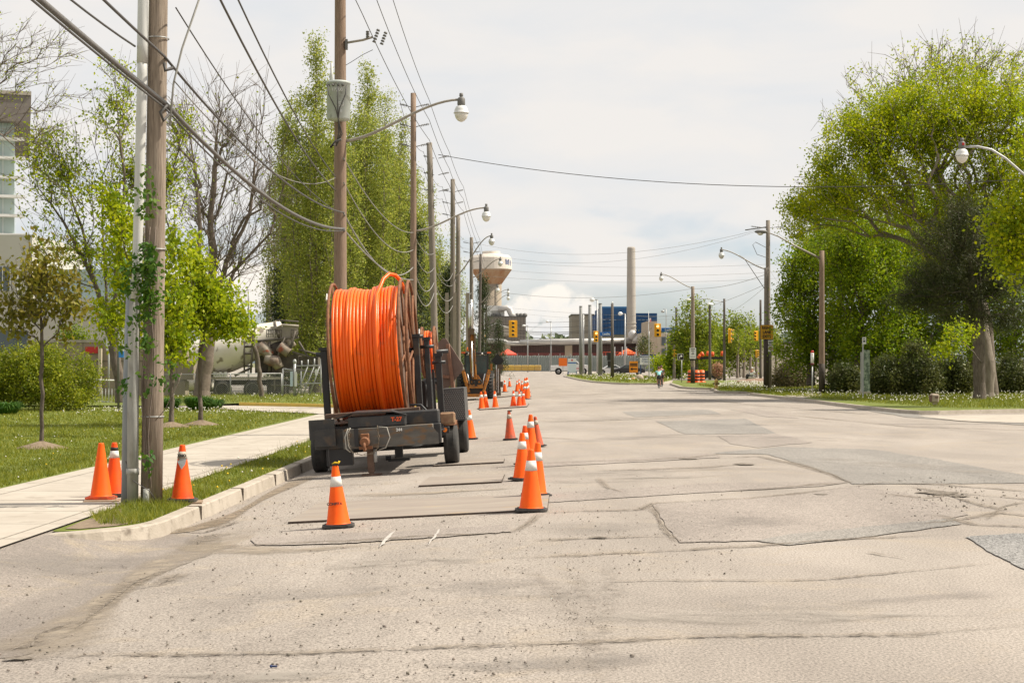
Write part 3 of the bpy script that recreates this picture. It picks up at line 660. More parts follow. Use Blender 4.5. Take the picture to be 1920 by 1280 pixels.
# young olive-leaved tree at the far left
es = [ell(75, 520, 85, 90, 34.5), ell(30, 590, 60, 50, 34.5), ell(125, 560, 45, 70, 34.5)]
tree('young_tree', 'slim young tree with brownish olive leaves on the lawn at the left', Q(78, 34.5, 836), tp(34.5, (78, 838), (80, 740), (78, 650), (80, 560), (84, 470)), .055, sample(es, 215, rg, .6), L_olive, .13, 10, .11, kup=1.5, first=5, seed=11, droop=1.0, tipr=.005, seg=.3)
# two saplings on the lawn
es = [ell(320, 560, 55, 90, 46), ell(300, 640, 55, 45, 46), ell(345, 630, 35, 60, 46), ell(325, 470, 38, 60, 46), ell(215, 590, 55, 60, 47), ell(235, 520, 40, 60, 47), ell(225, 440, 45, 70, 47), ell(210, 380, 30, 50, 47)]
tree('maple_sapling', 'sapling with lime green leaves just right of the near wooden pole', Q(321, 46, 791), tp(46, (321, 792), (322, 730), (322, 680), (318, 620), (315, 520)), .075, sample(es, 400, rg, .6), L_lime, .14, 19, .15, first=6, seed=12, droop=1.0, seg=.4)
es = [ell(410, 580, 65, 55, 47.5), ell(380, 540, 45, 60, 47.5), ell(440, 605, 45, 26, 47.5), ell(350, 590, 36, 36, 47.5), ell(360, 490, 25, 60, 47.5)]
tree('maple_sapling', 'second lawn sapling with bright leaves reaching over the mixer truck', Q(376, 47.5, 786), tp(47.5, (376, 787), (373, 720), (376, 660), (385, 600), (385, 530)), .07, sample(es, 300, rg, .6), L_lime, .14, 22, .15, first=6, seed=13, droop=1.0, seg=.4)
es = [ell(455, 615, 35, 22, 80), ell(430, 600, 30, 25, 80)]
tree('leaning_tree', 'thin leaning tree trunk in front of the mixer truck', Q(491, 80, 745), tp(80, (491, 746), (487, 700), (480, 660), (472, 630), (460, 610)), .13, sample(es, 50, rg, .6), L_lime, .16, 16, .2, first=6, seed=14)
# big nearly bare tree
es = [ell(430, 260, 110, 140, 82), ell(380, 400, 90, 120, 82), ell(490, 380, 70, 130, 82), ell(330, 250, 60, 90, 82), ell(440, 480, 90, 80, 82)]
tree('bare_tree', 'large nearly bare tree with thick forked trunk beside the mixer truck', Q(378, 82, 750), tp(82, (378, 752), (382, 700), (388, 640), (392, 590)), .45, sample(es, 560, rg, .75), L_mid, .16, 1, .25, bark=M_twig, first=8, seed=15, kup=1.4, tipr=.014, seg=1.2, lift=.45, pw=.58, twigs=3, twl=1.0, limbs=[tp(82, (392, 590), (398, 500), (395, 400), (405, 270), (416, 130)), tp(83, (392, 590), (425, 490), (468, 400), (480, 260), (503, 130)), tp(81, (390, 600), (376, 500), (372, 400), (360, 260), (345, 150)), tp(83, (392, 590), (440, 510), (505, 440), (540, 330)), tp(81, (388, 610), (345, 500), (300, 370), (285, 250))])
# thinly leaved tree behind the near pole
es = [ell(120, 330, 110, 110, 68), ell(215, 200, 55, 110, 68), ell(250, 330, 70, 120, 68), ell(70, 280, 50, 60, 68), ell(320, 330, 60, 110, 68), ell(160, 470, 110, 80, 68), ell(350, 230, 30, 60, 68)]
tree('budding_tree', 'tall thinly leaved tree with dark forked limbs behind the near pole', Q(228, 68, 752), tp(68, (228, 754), (222, 700), (212, 650), (205, 610)), .25, sample(es, 700, rg, .75), L_lime, .15, 12, .22, first=6, seed=16, kup=1.2, tipr=.011, seg=.9, lift=.4, twigs=2, twl=.7, pw=.58, limbs=[tp(68, (212, 650), (180, 540), (120, 420), (45, 320)), tp(69, (212, 650), (160, 470), (125, 340), (75, 240)), tp(67, (210, 640), (215, 500), (235, 330), (214, 120)), tp(68, (212, 650), (255, 500), (300, 400), (350, 230)), tp(69, (210, 640), (195, 480), (190, 330), (150, 180))])
# bare boughs entering at the top left, from a tree standing just outside the picture
es = [ell(20, 130, 120, 120, 40), ell(110, 90, 60, 50, 40), ell(-120, 150, 160, 160, 40), ell(60, 250, 70, 60, 40), ell(120, 180, 45, 30, 40)]
tree('bare_tree', 'bare boughs with small buds reaching in over the glass building', Vector((-19.5, 40, -.05)), [(-19.5, 40, -.05), (-19.3, 40, 3), (-18.8, 40, 5), (-18, 40, 6.5)], .11, sample(es, 420, rg, .8), L_yel, .06, 4, .08, bark=M_twig, first=7, seed=17, kup=.4, tipr=.007, seg=.7, lift=.0, pw=.6, twigs=3, twl=.35)

# poplars: upright boughs in sheaves
def poplar(px, Y, base_py, top_py, w, n, seed, label, lean=0, lm=L_pop, low=.06, per=42):
    r = np.random.default_rng(seed); s = Y / F; b = Q(px, Y, base_py); H = Z(top_py, Y) - b.z; wx = w * s * 1.25
    ns = 13; sp = []
    for k in range(ns):
        a = 6.283 * k / ns * 2.4; q = wx * math.sqrt(k / ns) * .95; sp.append((q * math.cos(a), q * math.sin(a), H * (1 - .33 * (q / wx) ** 1.4 - r.uniform(0, .10) * (k > 0)), r.uniform(.45, .8)))
    n = int(n * 2.6); out = []; wt = np.array([q[2] for q in sp]); wt /= wt.sum()
    for k in range(n):
        sx, sy, h, sr = sp[r.choice(ns, p=wt)]; t = low + (1 - low) * r.uniform() ** .85; spread = min(1, .45 + t * 1.1) * (1 - .12 * t)
        rr = sr * (1.15 - t) ** .5 * 1.1; out.append((b.x + lean * s * t + sx * spread + r.normal() * rr * .6, b.y + sy * spread + r.normal() * rr * .6, b.z + h * t))
    T = np.array(out)
    limbs = [[(b.x, b.y, b.z + H * .1), (b.x + q[0] * .5, b.y + q[1] * .5, b.z + q[2] * .22), (b.x + q[0] * .8, b.y + q[1] * .8, b.z + q[2] * .5), (b.x + q[0] * .97, b.y + q[1] * .97, b.z + q[2] * .92)] for q in sp[2:]]
    return tree('poplar_tree', label, b, [b, b + Vector((0, 0, H * .12)), b + Vector((lean * s * .3, 0, H * .35)), b + Vector((lean * s * .6, 0, H * .62)), b + Vector((lean * s, 0, H * .93))], .34 * H / 17, T, lm, .135, per, .26, bark=M_trunkl, kup=3.5, first=2, seed=seed, tipr=.010, pw=.62, seg=1.1, lift=.85, group='poplars behind the utility poles', droop=.0, limbs=limbs, kr=.3)
poplar(592, 92, 745, 62, 72, 620, 21, 'tallest poplar, left of the transformer pole, pale trunk showing')
poplar(688, 100, 742, 118, 62, 600, 22, 'broad poplar directly right of the transformer pole')
poplar(540, 104, 742, 190, 46, 330, 25, 'narrow poplar at the left end of the poplar group')
poplar(752, 112, 738, 215, 46, 400, 23, 'poplar behind the second street lamp arm')
poplar(805, 128, 734, 350, 34, 300, 24, 'smaller poplar behind the pole row, left of the water tower')
poplar(848, 150, 728, 420, 24, 200, 26, 'farthest small poplar beside the water tower', per=20)
poplar(640, 112, 738, 165, 58, 520, 27, 'poplar hidden behind the transformer pole shaft')
poplar(722, 122, 735, 170, 56, 480, 28, 'slender poplar between the transformer pole and the second lamp')
# conifers
def conifer(px, Y, base_py, top_py, w, n, seed, label, lm=L_con, group='conifers'):
    r = np.random.default_rng(seed); s = Y / F; b = Q(px, Y, base_py); H = Z(top_py, Y) - b.z; T = []
    for k in range(n):
        t = .08 + .92 * r.uniform() ** 1.1; q = (1 - t) ** .75 * w * s * r.uniform(.35, 1.05) * (.8 + .3 * math.sin(t * 30)); a = r.uniform(0, 6.283)
        T.append((b.x + q * math.cos(a), b.y + q * math.sin(a), b.z + H * t - q * .15))
    return tree('conifer_tree', label, b, [b, b + Vector((0, 0, H * .3)), b + Vector((0, 0, H * .6)), b + Vector((0, 0, H * .97))], .2, np.array(T), lm, .2, 42, .26, kup=.3, first=1, seed=seed, seg=.8, lift=0, group=group, asp=.3, droop=.2)
conifer(525, 98, 742, 500, 42, 170, 31, 'dark conifer behind the open site gate')
conifer(560, 112, 740, 520, 40, 150, 33, 'dark conifer between the mixer hopper and the tall poplar')
conifer(780, 106, 738, 420, 42, 200, 34, 'dark conifer behind the second and third poles')
conifer(842, 118, 736, 500, 46, 220, 32, 'dark conifer behind the backhoe cab')
conifer(905, 150, 726, 520, 34, 170, 35, 'small dark conifer left of the grey plant building')
conifer(935, 190, 712, 600, 26, 110, 36, 'low dark conifer in front of the brown wall')

# shrubs
def shrub(name, label, ells, n, lm, leaf, per, rc, seed, base, cat='shrub', group=None, flat=0):
    r = np.random.default_rng(seed); T = sample(ells, n, r, .28); T = T[T[:, 2] > base.z + .05]
    return tree(name, label, base, [base, base + Vector((0, 0, .35))], .06, T, lm, leaf, per, rc, kup=.5, first=0, seed=seed, seg=.8, lift=0, cat=cat, group=group, tipr=.008, crownname='foliage')
b = Q(95, 62, 762)
shrub('round_bush', 'wide rounded hedge bush with yellow green top at the left', [ell(100, 712, 92, 64, 62, 1), ell(60, 700, 70, 55, 62, 1), ell(-20, 715, 60, 50, 62, 1)], 520, L_bush, .095, 70, .16, 41, b)
def clump(name, label, px, Y, py, w, h, n, seed, m, group=None):
    r = np.random.default_rng(seed); b = P(px, py, -.09); b = Vector((X(px, Y), Y, -.1)); mb_v = []; mb_f = []; k = 0
    for i in range(n):
        a = r.uniform(0, 6.283); q = r.uniform(0, .35) * w; l = h * r.uniform(.6, 1.1); d = np.array([math.cos(a), math.sin(a), 0]); s = np.array([-d[1], d[0], 0]) * .014
        p0 = d * q; p1 = p0 + d * w * .25 + np.array([0, 0, l * .8]); p2 = p0 + d * w * r.uniform(.35, .6) + np.array([0, 0, l * r.uniform(.5, 1)])
        mb_v += [p0 - s, p0 + s, p1 + s, p1 - s, p2]; mb_f += [(k, k + 1, k + 2, k + 3), (k + 3, k + 2, k + 4, k + 4)]; k += 5
    V = np.array(mb_v); me = bpy.data.meshes.new(name); me.from_pydata([tuple(v) for v in V], [], [f if f[2] != f[3] else f[:3] for f in mb_f]); me.materials.append(m); me.update()
    o = link(name, me, None, b); tag(o, label, 'plant', group)
clump('lily_clump', 'clump of strap leaved plants on bare soil at the left edge', 14, 57, 775, .85, .5, 900, 51, mat('blade_dark', (.05, .13, .012), (.08, .18, .02), 3, .5, trans=.3, isl=.4))
clump('lily_clump', 'large clump of strap leaved plants behind the second sapling', 372, 62, 760, 1.0, .6, 900, 52, _m['blade_dark'], 'lily clumps near the saplings')
clump('lily_clump', 'small clump of strap leaved plants behind the near wooden pole', 320, 64, 758, .8, .5, 500, 53, _m['blade_dark'], 'lily clumps near the saplings')
clump('lily_clump', 'smaller clump of strap leaved plants right of the second sapling', 403, 64, 757, .7, .45, 500, 54, _m['blade_dark'], 'lily clumps near the saplings')

# right-hand trees -------------------------------------------------
trg = 'trees behind the bus stop'
es = [ell(1640, 320, 130, 130, 74), ell(1760, 230, 130, 120, 74), ell(1690, 220, 110, 80, 74), ell(1620, 250, 70, 70, 74), ell(1830, 210, 90, 75, 74), ell(1560, 370, 80, 60, 74), ell(1880, 330, 110, 160, 74), ell(1790, 420, 90, 100, 74), ell(1500, 400, 45, 50, 74), ell(1900, 200, 70, 90, 74), ell(1550, 320, 50, 65, 74)]
T = sample(es, 1700, rg, .6)
tree('maple_tree', 'huge spreading maple with yellow green leaves and bare top twigs, thick trunk by the kerb', Q(1850, 74, 757), tp(74, (1848, 759), (1850, 700), (1842, 640), (1835, 580), (1800, 500), (1740, 420)), 0.42, T, L_yel, .125, 50, .21, bark=M_trunkl, first=9, seed=61, tipr=.012, seg=1.1, lift=.3, pw=.5, extra=None)
es = [ell(1700, 160, 130, 75, 77), ell(1840, 130, 110, 65, 77), ell(1600, 230, 70, 75, 77), ell(1765, 120, 100, 60, 77), ell(1900, 160, 60, 70, 77), ell(1510, 370, 45, 50, 77)]
tree('budding_tree', 'fan of bare upright twigs above the big maple', Q(1862, 77, 752), tp(77, (1862, 752), (1850, 600), (1800, 450), (1760, 330)), .3, sample(es, 640, rg, .75), L_yel, .13, 9, .16, bark=M_twig, first=9, seed=62, tipr=.013, seg=.9, lift=.4, kup=1.5, pw=.6, twigs=1, twl=.7, limbs=[tp(77, (1760, 330), (1700, 260), (1640, 200), (1590, 160)), tp(76, (1760, 330), (1720, 230), (1695, 150), (1680, 95)), tp(78, (1760, 330), (1765, 220), (1765, 130), (1768, 70)), tp(77, (1760, 330), (1810, 220), (1850, 140), (1880, 80)), tp(76, (1760, 330), (1830, 240), (1890, 170), (1925, 110)), tp(77, (1760, 340), (1680, 310), (1600, 260), (1545, 220)), tp(76, (1765, 380), (1660, 370), (1560, 340), (1490, 330))])
def broad(label, px, Y, bpy_, ells, n, lm, seed, leaf=.16, per=56, rc=.27, r0=.25):
    b = Q(px, Y, bpy_); top = max(e[0][2] for e in ells)
    c = ells[0][0]
    return tree('broadleaf_tree', label, b, [b, b + Vector((0, 0, (top - b.z) * .2)), b + Vector(((c[0] - b.x) * .4, 0, (top - b.z) * .45)), b + Vector(((c[0] - b.x) * .8, 0, (top - b.z) * .8))], r0, sample(ells, n, np.random.default_rng(seed), .35), lm, leaf, per, rc, first=3, seed=seed, tipr=.015, seg=1.3, lift=.2, group=trg)
broad('deep green tree at the left end of the right-hand tree mass', 1520, 92, 722, [ell(1530, 560, 70, 120, 92), ell(1490, 610, 45, 90, 92), ell(1500, 510, 40, 60, 92), ell(1560, 650, 70, 80, 92)], 420, L_green, 63)
broad('deep green tree directly behind the tall wood pole by the bus stop', 1610, 88, 724, [ell(1620, 540, 80, 130, 88), ell(1580, 470, 60, 80, 88), ell(1650, 640, 80, 90, 88)], 460, L_green, 64)
broad('dark green tree filling in behind the pine', 1700, 90, 722, [ell(1720, 520, 90, 140, 90), ell(1700, 640, 90, 90, 90), ell(1800, 560, 80, 120, 90)], 480, L_green, 65)
broad('dark green tree behind the big maple trunk at the right edge', 1900, 92, 722, [ell(1900, 560, 90, 130, 92), ell(1960, 620, 90, 120, 92), ell(1850, 640, 60, 70, 92), ell(1960, 400, 80, 180, 92)], 460, L_green, 66)
broad('yellow green tree filling the gap under the maple crown', 1640, 93, 722, [ell(1570, 480, 80, 60, 93), ell(1660, 490, 80, 70, 93), ell(1750, 500, 60, 60, 93)], 420, L_mid, 72)
broad('yellow green tree behind the dark pine near the right edge', 1820, 96, 720, [ell(1800, 430, 90, 80, 96), ell(1880, 480, 70, 90, 96), ell(1730, 400, 70, 70, 96)], 520, L_mid, 73)
broad('yellow green tree top rising behind the left of the maple', 1560, 100, 716, [ell(1600, 400, 80, 90, 100), ell(1530, 430, 50, 70, 100)], 300, L_mid, 67, per=40)
es = [ell(1800, 455, 95, 60, 71), ell(1750, 520, 70, 45, 71), ell(1700, 560, 45, 30, 71), ell(1860, 530, 80, 70, 71), ell(1810, 400, 55, 40, 71), ell(1780, 590, 60, 30, 71), ell(1880, 600, 45, 30, 71)]
es += [ell(1840, 480, 90, 70, 72), ell(1770, 540, 70, 45, 71)]
T = sample(es, 950, rg, .6)
tree('pine_tree', 'dark pine with drooping needle clumps in front of the big maple', Q(1836, 71, 752), tp(71, (1836, 752), (1836, 700), (1834, 630), (1830, 560), (1815, 470)), .3, T, L_pine, .15, 90, .19, bark=M_trunk, first=9, seed=68, asp=.14, seg=1, lift=-.2, kup=.3, droop=.2)
es = [ell(1800, 630, 40, 35, 66), ell(1770, 660, 30, 20, 66)]
tree('low_bough', 'low bright green leafy sprout in front of the maple trunk', Q(1846, 71.5, 720), [Q(1846, 71.5, 690), Q(1825, 69, 660), Q(1810, 67, 645)], .03, sample(es, 60, rg, .6), L_lime, .14, 14, .16, first=1, seed=69, cat='branch')
es = [ell(1900, 480, 50, 60, 60), ell(1930, 400, 60, 60, 60), ell(1880, 420, 40, 40, 60), ell(1960, 300, 60, 80, 60)]
tree('maple_tree', 'leafy boughs of a nearer maple entering at the right edge', Vector((X(2060, 60), 60, 0)), [(X(2060, 60), 60, 0), Q(2060, 60, 500), Q(2040, 60, 380)], .25, sample(es, 260, rg, .6), L_yel, .17, 30, .28, first=3, seed=70, tipr=.01, seg=.9, lift=0)
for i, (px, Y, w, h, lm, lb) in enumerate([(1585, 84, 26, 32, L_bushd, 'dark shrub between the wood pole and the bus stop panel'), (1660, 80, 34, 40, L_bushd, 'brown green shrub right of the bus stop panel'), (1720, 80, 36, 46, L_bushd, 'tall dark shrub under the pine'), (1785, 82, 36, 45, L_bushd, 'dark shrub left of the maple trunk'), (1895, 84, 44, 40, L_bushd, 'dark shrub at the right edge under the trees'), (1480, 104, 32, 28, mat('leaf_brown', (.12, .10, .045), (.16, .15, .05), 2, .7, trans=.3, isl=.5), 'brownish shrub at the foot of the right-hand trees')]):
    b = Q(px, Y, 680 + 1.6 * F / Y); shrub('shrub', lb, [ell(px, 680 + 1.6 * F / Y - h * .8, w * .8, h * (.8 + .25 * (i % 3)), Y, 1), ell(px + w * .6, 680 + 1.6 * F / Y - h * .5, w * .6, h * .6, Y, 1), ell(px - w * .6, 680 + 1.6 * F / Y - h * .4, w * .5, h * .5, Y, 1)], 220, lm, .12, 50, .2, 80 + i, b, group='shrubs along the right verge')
# far mid trees
far = [('airy green tree behind the right-hand traffic lights', 1305, 165, [ell(1305, 600, 40, 42, 165), ell(1290, 650, 30, 40, 165), ell(1325, 640, 26, 50, 165)], L_mid),
       ('denser green tree left of the dark lamp pole', 1275, 170, [ell(1280, 660, 25, 40, 170), ell(1262, 680, 16, 20, 170)], L_green),
       ('pale leafed tree right of the dark signal pole', 1385, 175, [ell(1385, 625, 36, 42, 175), ell(1365, 660, 25, 40, 175), ell(1405, 650, 22, 36, 175)], L_mid),
       ('green tree beyond the right turn sign', 1340, 182, [ell(1340, 650, 30, 50, 182), ell(1320, 690, 30, 18, 182)], L_green)]
for i, (lb, px, Y, es, lm) in enumerate(far):
    broad(lb, px, Y, 680 + 1.6 * F / Y, es, 240, lm, 90 + i, leaf=.26, per=26, rc=.45, r0=.22)['group'] = 'trees beyond the intersection'
for i, px in enumerate((1383, 1395, 1407, 1418, 1444, 1455)):
    Y = 168 + i * 2; b = Q(px, Y, 680 + 1.6 * F / Y)
    tree('cedar_tree', ['narrow cedar with bare brown trunk, %s along the pale wall' % w for w in ('first from the left', 'second from the left', 'third from the left', 'fourth, left of the signal', 'fifth, behind the yellow sign pole', 'last at the right')][i], b, [b, b + Vector((0, 0, 2)), b + Vector((0, 0, 4))], .17, sample([ell(px, 640, 6, 30, Y, 1)], 40, rg, .5), L_mid, .25, 14, .3, bark=M_trunkl, seed=100 + i, first=1, group='cedars along the pale wall')
shrub('shrub', 'yellow green shrubbery left of the right turn sign', [ell(1250, 690, 22, 20, 190, 1), ell(1235, 680, 12, 14, 190, 1)], 120, L_lime, .25, 20, .4, 120, Q(1250, 190, 706))
shrub('shrub', 'olive shrub behind the treatment plant sign', [ell(1208, 655, 10, 28, 260, 1)], 60, L_bushd, .3, 20, .4, 121, Q(1208, 260, 699))
# far wooded ridge on the horizon
fr = MB(); pts = []
for i in range(60): pts.append((-60 + i * 8, 8 + 4 * math.sin(i * .7) + 3 * math.sin(i * 1.9)))
fv = rg.uniform(0, 1, (9000, 3)); C = np.stack([-60 + fv[:, 0] * 300, 860 + fv[:, 1] * 40, fv[:, 2] * (17 + 2 * np.sin(fv[:, 0] * 40) + 2 * np.sin(fv[:, 0] * 97))], 1)
V, Fq = leafquads(C, 3.0, rg, 0, .8); o = link('woodland', npmesh('woodland', V, Fq, leaf_mat('leaf_far', (.16, .20, .11), (.20, .235, .14), .2))); tag(o, 'hazy belt of trees on the horizon beyond the plant', 'woodland', kind='stuff')
# ivy on the near pole
r = np.random.default_rng(5); C = []
for z0, z1, n, sp in [(2.3, 3.3, 260, .065), (3.6, 4.0, 80, .06), (4.0, 4.3, 20, .05), (1.2, 2.0, 26, .06), (.3, .6, 24, .03)]:
    zz = r.uniform(z0, z1, n); C.append(np.stack([X(281, 20.7) + r.normal(size=n) * sp, 20.62 + r.normal(size=n) * .04 - .1, zz], 1))
for cx, cz, n, s_ in [(248, 505, 60, .09), (238, 540, 40, .07), (290, 560, 90, .09), (284, 500, 60, .07), (235, 655, 16, .04), (232, 722, 26, .05), (300, 715, 26, .09), (315, 690, 20, .09), (262, 605, 40, .07), (275, 640, 40, .06)]:
    C.append(np.stack([X(cx, 20.5) + r.normal(size=n) * s_, 20.5 + r.normal(size=n) * .05, Z(cz, 20.5) + r.normal(size=n) * s_], 1))
C = np.concatenate(C); b = np.array([X(283, 20.9), 20.9, -.1]); V, Fq = leafquads(C - b, .085, r, .6)
root = thing('ivy_vine', 'creeper with green leaves climbing the near wooden pole and grey conduit', 'vine', b)
link('foliage', npmesh('foliage', V, Fq, L_ivy), root)
st = MB()
for k in range(3):
    p = []; x0 = -.08 + .05 * k
    for i in range(14): p.append((x0 + .03 * math.sin(i * .9 + k) + .004 * i, -.155 - .01 * math.sin(i), .1 + i * .27))
    st.tube(p, .008, 4)
st.tube([(.1, -.2, 1.1), (.25, -.3, 1.25), (.42, -.3, 1.6), (.45, -.25, 1.72)], .006, 4)
st.build('stem', M_twig, root)

# ---------------------------------------------------------------- grass, dandelions, stones
def inpoly(x, y, poly):
    c = np.zeros(len(x), bool); n = len(poly); j = n - 1
    for i in range(n):
        xi, yi = poly[i][0], poly[i][1]; xj, yj = poly[j][0], poly[j][1]
        c ^= ((yi > y) != (yj > y)) & (x < (xj - xi) * (y - yi) / (yj - yi + 1e-12) + xi); j = i
    return c
def blades(name, label, poly, n, h, w, z, m, seed, ymin, ymax, xmin, xmax, pw=2.0, clumpy=.5):
    r = np.random.default_rng(seed); t = r.uniform(0, 1, n); y = 1 / ((1 / ymin) + t * (1 / ymax - 1 / ymin)) if pw == 2 else ymin + t * (ymax - ymin)
    x = xmin + r.uniform(0, 1, n) * (xmax - xmin); k = inpoly(x, y, poly); x, y = x[k], y[k]; n = len(x)
    hh = h * r.uniform(.45, 1.25, n) * (1 + clumpy * np.sin(x * 2.1 + np.sin(y * 1.3) * 2) * np.sin(y * 1.7 + x)) * np.where(r.uniform(size=n) > .985, 1.8, 1)
    a = r.uniform(0, 6.283, n); ww = w * r.uniform(.6, 1.3, n) * (y / ymin) ** .6; bx, by = np.cos(a) * ww, np.sin(a) * ww; lx, ly = r.normal(size=n) * hh * .45, r.normal(size=n) * hh * .45
    zz = np.full(n, z) if not callable(z) else z(x, y)
    V = np.empty((n, 3, 3)); V[:, 0] = np.stack([x - bx, y - by, zz], 1); V[:, 1] = np.stack([x + bx, y + by, zz], 1); V[:, 2] = np.stack([x + lx, y + ly, zz + hh], 1)
    o = link(name, npmesh(name, V.reshape(-1, 3), np.arange(n * 3).reshape(n, 3), m)); tag(o, label, 'grass', kind='stuff')
lawnp = [(-7.78, 6), (-7.1, 58), (-12, 64), (-40, 66), (-40, 6)]
lz = lambda x, y: np.interp(-x, [7.8, 60], [-.1, -.01])
blades('grass', 'mown green lawn left of the pavement', lawnp, 330000, .075, .006, lz, M_blade, 1, 19, 66, -30, -7)
bp = [(p.x, p.y) for p in ki] + [(U(-4.5, 58, 0).x, 58), (U(-5.44, 58, 0).x, 58), (U(-5.38, 19.2, 0).x, 19.2), (U(-5.0, 18.2, 0).x, 18.2)]
blades('grass', 'rough grass strip between pavement and kerb', bp, 64000, .08, .005, -.1, M_blade, 2, 18.2, 58, -6, -2.8)
blades('grass', 'dry seeding grass in the strip by the kerb', bp, 1400, .22, .0025, -.1, M_bladed, 3, 20, 58, -6, -2.8)
vp = [(-4, 64.3), (-12, 69), (-45, 73), (-45, 91), (-8, 91), (-6, 120), (-2.2, 120)]
blades('grass', 'lawn beyond the yellow kerb', vp, 60000, .10, .012, .03, M_blade, 4, 64, 118, -36, -2, pw=1)
vr = [(16, 57.5), (15, 63), (13.4, 80), (13, 100), (14, 130), (60, 130), (60, 59)]
blades('grass', 'long grass along the right verge', vr, 110000, .13, .013, .115, M_blade, 5, 57.5, 118, 12, 40, pw=1)
vr2 = [(P(px, py).x, P(px, py).y) for px, py in [(1338, 730), (1345, 736), (1420, 737), (1450, 733), (1480, 727), (1480, 719), (1360, 722)]]
blades('grass', 'grass on the small verge by the hydrant', vr2, 26000, .13, .02, .115, M_blade, 6, 85, 140, 10, 26, pw=1)
vc_ = [(P(px, py).x, P(px, py).y) for px, py in [(1060, 705), (1110, 716), (1180, 720), (1240, 720), (1262, 712), (1160, 702)]]
blades('grass', 'grass on the traffic island with the sign posts', vc_, 20000, .2, .04, .115, M_blade, 7, 120, 240, 4, 40, pw=1)
def dots(name, label, poly, n, z0, z1, rad, m, seed, ymin, ymax, xmin, xmax, stalk=True, fn=None):
    r = np.random.default_rng(seed); y = r.uniform(ymin, ymax, n); x = r.uniform(xmin, xmax, n); k = inpoly(x, y, poly)
    if fn is not None: k &= fn(x, y, r)
    x, y = x[k], y[k]; n = len(x)
    if n == 0: return
    zb = z0(x, y) if callable(z0) else np.full(n, z0); z = zb + r.uniform(.6, 1.15, n) * z1; rr = rad * r.uniform(.7, 1.2, n)
    oct_ = np.array([(1, 0, 0), (-1, 0, 0), (0, 1, 0), (0, -1, 0), (0, 0, 1), (0, 0, -1)]); C = np.stack([x, y, z], 1)
    V = (C[:, None] + oct_[None] * rr[:, None, None]).reshape(-1, 3)
    f = np.array([(0, 2, 4), (2, 1, 4), (1, 3, 4), (3, 0, 4), (2, 0, 5), (1, 2, 5), (3, 1, 5), (0, 3, 5)]); Fq = (np.arange(n)[:, None, None] * 6 + f[None]).reshape(-1, 3)
    o = link(name, npmesh(name, V, Fq, m)); tag(o, label, 'dandelions', kind='stuff')
dots('dandelion', 'white dandelion heads over the left lawn', lawnp, 230, lz, .09, .017, M_puff, 11, 24, 64, -26, -7)
dots('dandelion', 'yellow dandelion flowers over the left lawn', lawnp, 160, lz, .07, .015, M_yel, 12, 22, 64, -26, -7)
dots('dandelion', 'dandelion heads in the grass strip by the kerb', bp, 260, -.1, .2, .016, M_puff, 13, 21, 58, -6, -2.8)
dots('dandelion', 'yellow dandelions in the grass strip by the kerb', bp, 120, -.1, .1, .016, M_yel, 14, 21, 58, -6, -2.8)
dots('dandelion', 'white dandelion heads behind the saplings', vp, 320, .03, .12, .03, M_puff, 15, 64, 92, -36, -5)
dots('dandelion', 'band of white dandelion heads behind the lily clumps', lawnp, 260, lz, .14, .025, M_puff, 19, 56, 63, -16, -8)
dots('dandelion', 'thick white dandelion heads on the right verge', vr, 2600, .12, .20, .030, M_puff, 16, 60, 92, 13, 34, fn=lambda x, y, r: (np.sin(x * .9 + y * .5) * .5 + .5 > r.uniform(size=len(x)) * .8) & (y > 62))
dots('dandelion', 'dandelion heads on the small verge by the hydrant', vr2, 2500, .12, .2, .045, M_puff, 17, 90, 140, 10, 26, fn=lambda x, y, r: y > 97)
dots('dandelion', 'dandelion heads on the traffic island', vc_, 900, .12, .25, .06, M_puff, 18, 125, 240, 4, 40)
def stones(name, label, px0, px1, py0, py1, n, s0, s1, seed, gauss=None):
    r = np.random.default_rng(seed); Cs = []; Ss = []
    for i in range(n):
        if gauss: px, py = r.normal(gauss[0], gauss[2]), r.normal(gauss[1], gauss[3])
        else: px, py = r.uniform(px0, px1), py0 + (py1 - py0) * r.uniform() ** .8
        if py < 700: continue
        p = P(px, py); Cs.append((p.x, p.y, p.z + .012)); Ss.append(s0 * (s1 / s0) ** (r.uniform() ** 3.2))
    C = np.array(Cs); s = np.array(Ss); n = len(C)
    cube = np.array([(-1, -1, -.7), (1, -1, -.7), (1, 1, -.7), (-1, 1, -.7), (-.7, -.6, .7), (.6, -.7, .6), (.7, .7, .7), (-.6, .6, .6)])
    V = cube[None] * r.uniform(.55, 1.15, (n, 8, 3)); a = r.uniform(0, 6.283, n); c_, s_ = np.cos(a), np.sin(a)
    V = np.stack([V[..., 0] * c_[:, None] - V[..., 1] * s_[:, None], V[..., 0] * s_[:, None] + V[..., 1] * c_[:, None], V[..., 2]], -1) * s[:, None, None] * .5 * r.uniform(.6, 1.2, (n, 1, 3)) + C[:, None]
    f = np.array([(3, 2, 1, 0), (4, 5, 6, 7), (0, 1, 5, 4), (1, 2, 6, 5), (2, 3, 7, 6), (3, 0, 4, 7)]); Fq = (np.arange(n)[:, None, None] * 8 + f[None]).reshape(-1, 4)
    o = link(name, npmesh(name, V.reshape(-1, 3), Fq, M_gravel)); tag(o, label, 'gravel', kind='stuff')
stones('gravel', 'loose stones scattered over the near left asphalt', -40, 1000, 1050, 1290, 1900, .0035, .024, 21)
stones('gravel', 'gravel patch on the road below the nearest cones', 0, 0, 0, 0, 1300, .003, .013, 22, (1075, 1150, 45, 75))
stones('gravel', 'grit strewn around the steel plates', 560, 1400, 860, 1080, 1500, .006, .022, 23)
stones('gravel', 'grit along the gutter by the kerb', 0, 0, 0, 0, 700, .006, .03, 24, (520, 960, 90, 30))
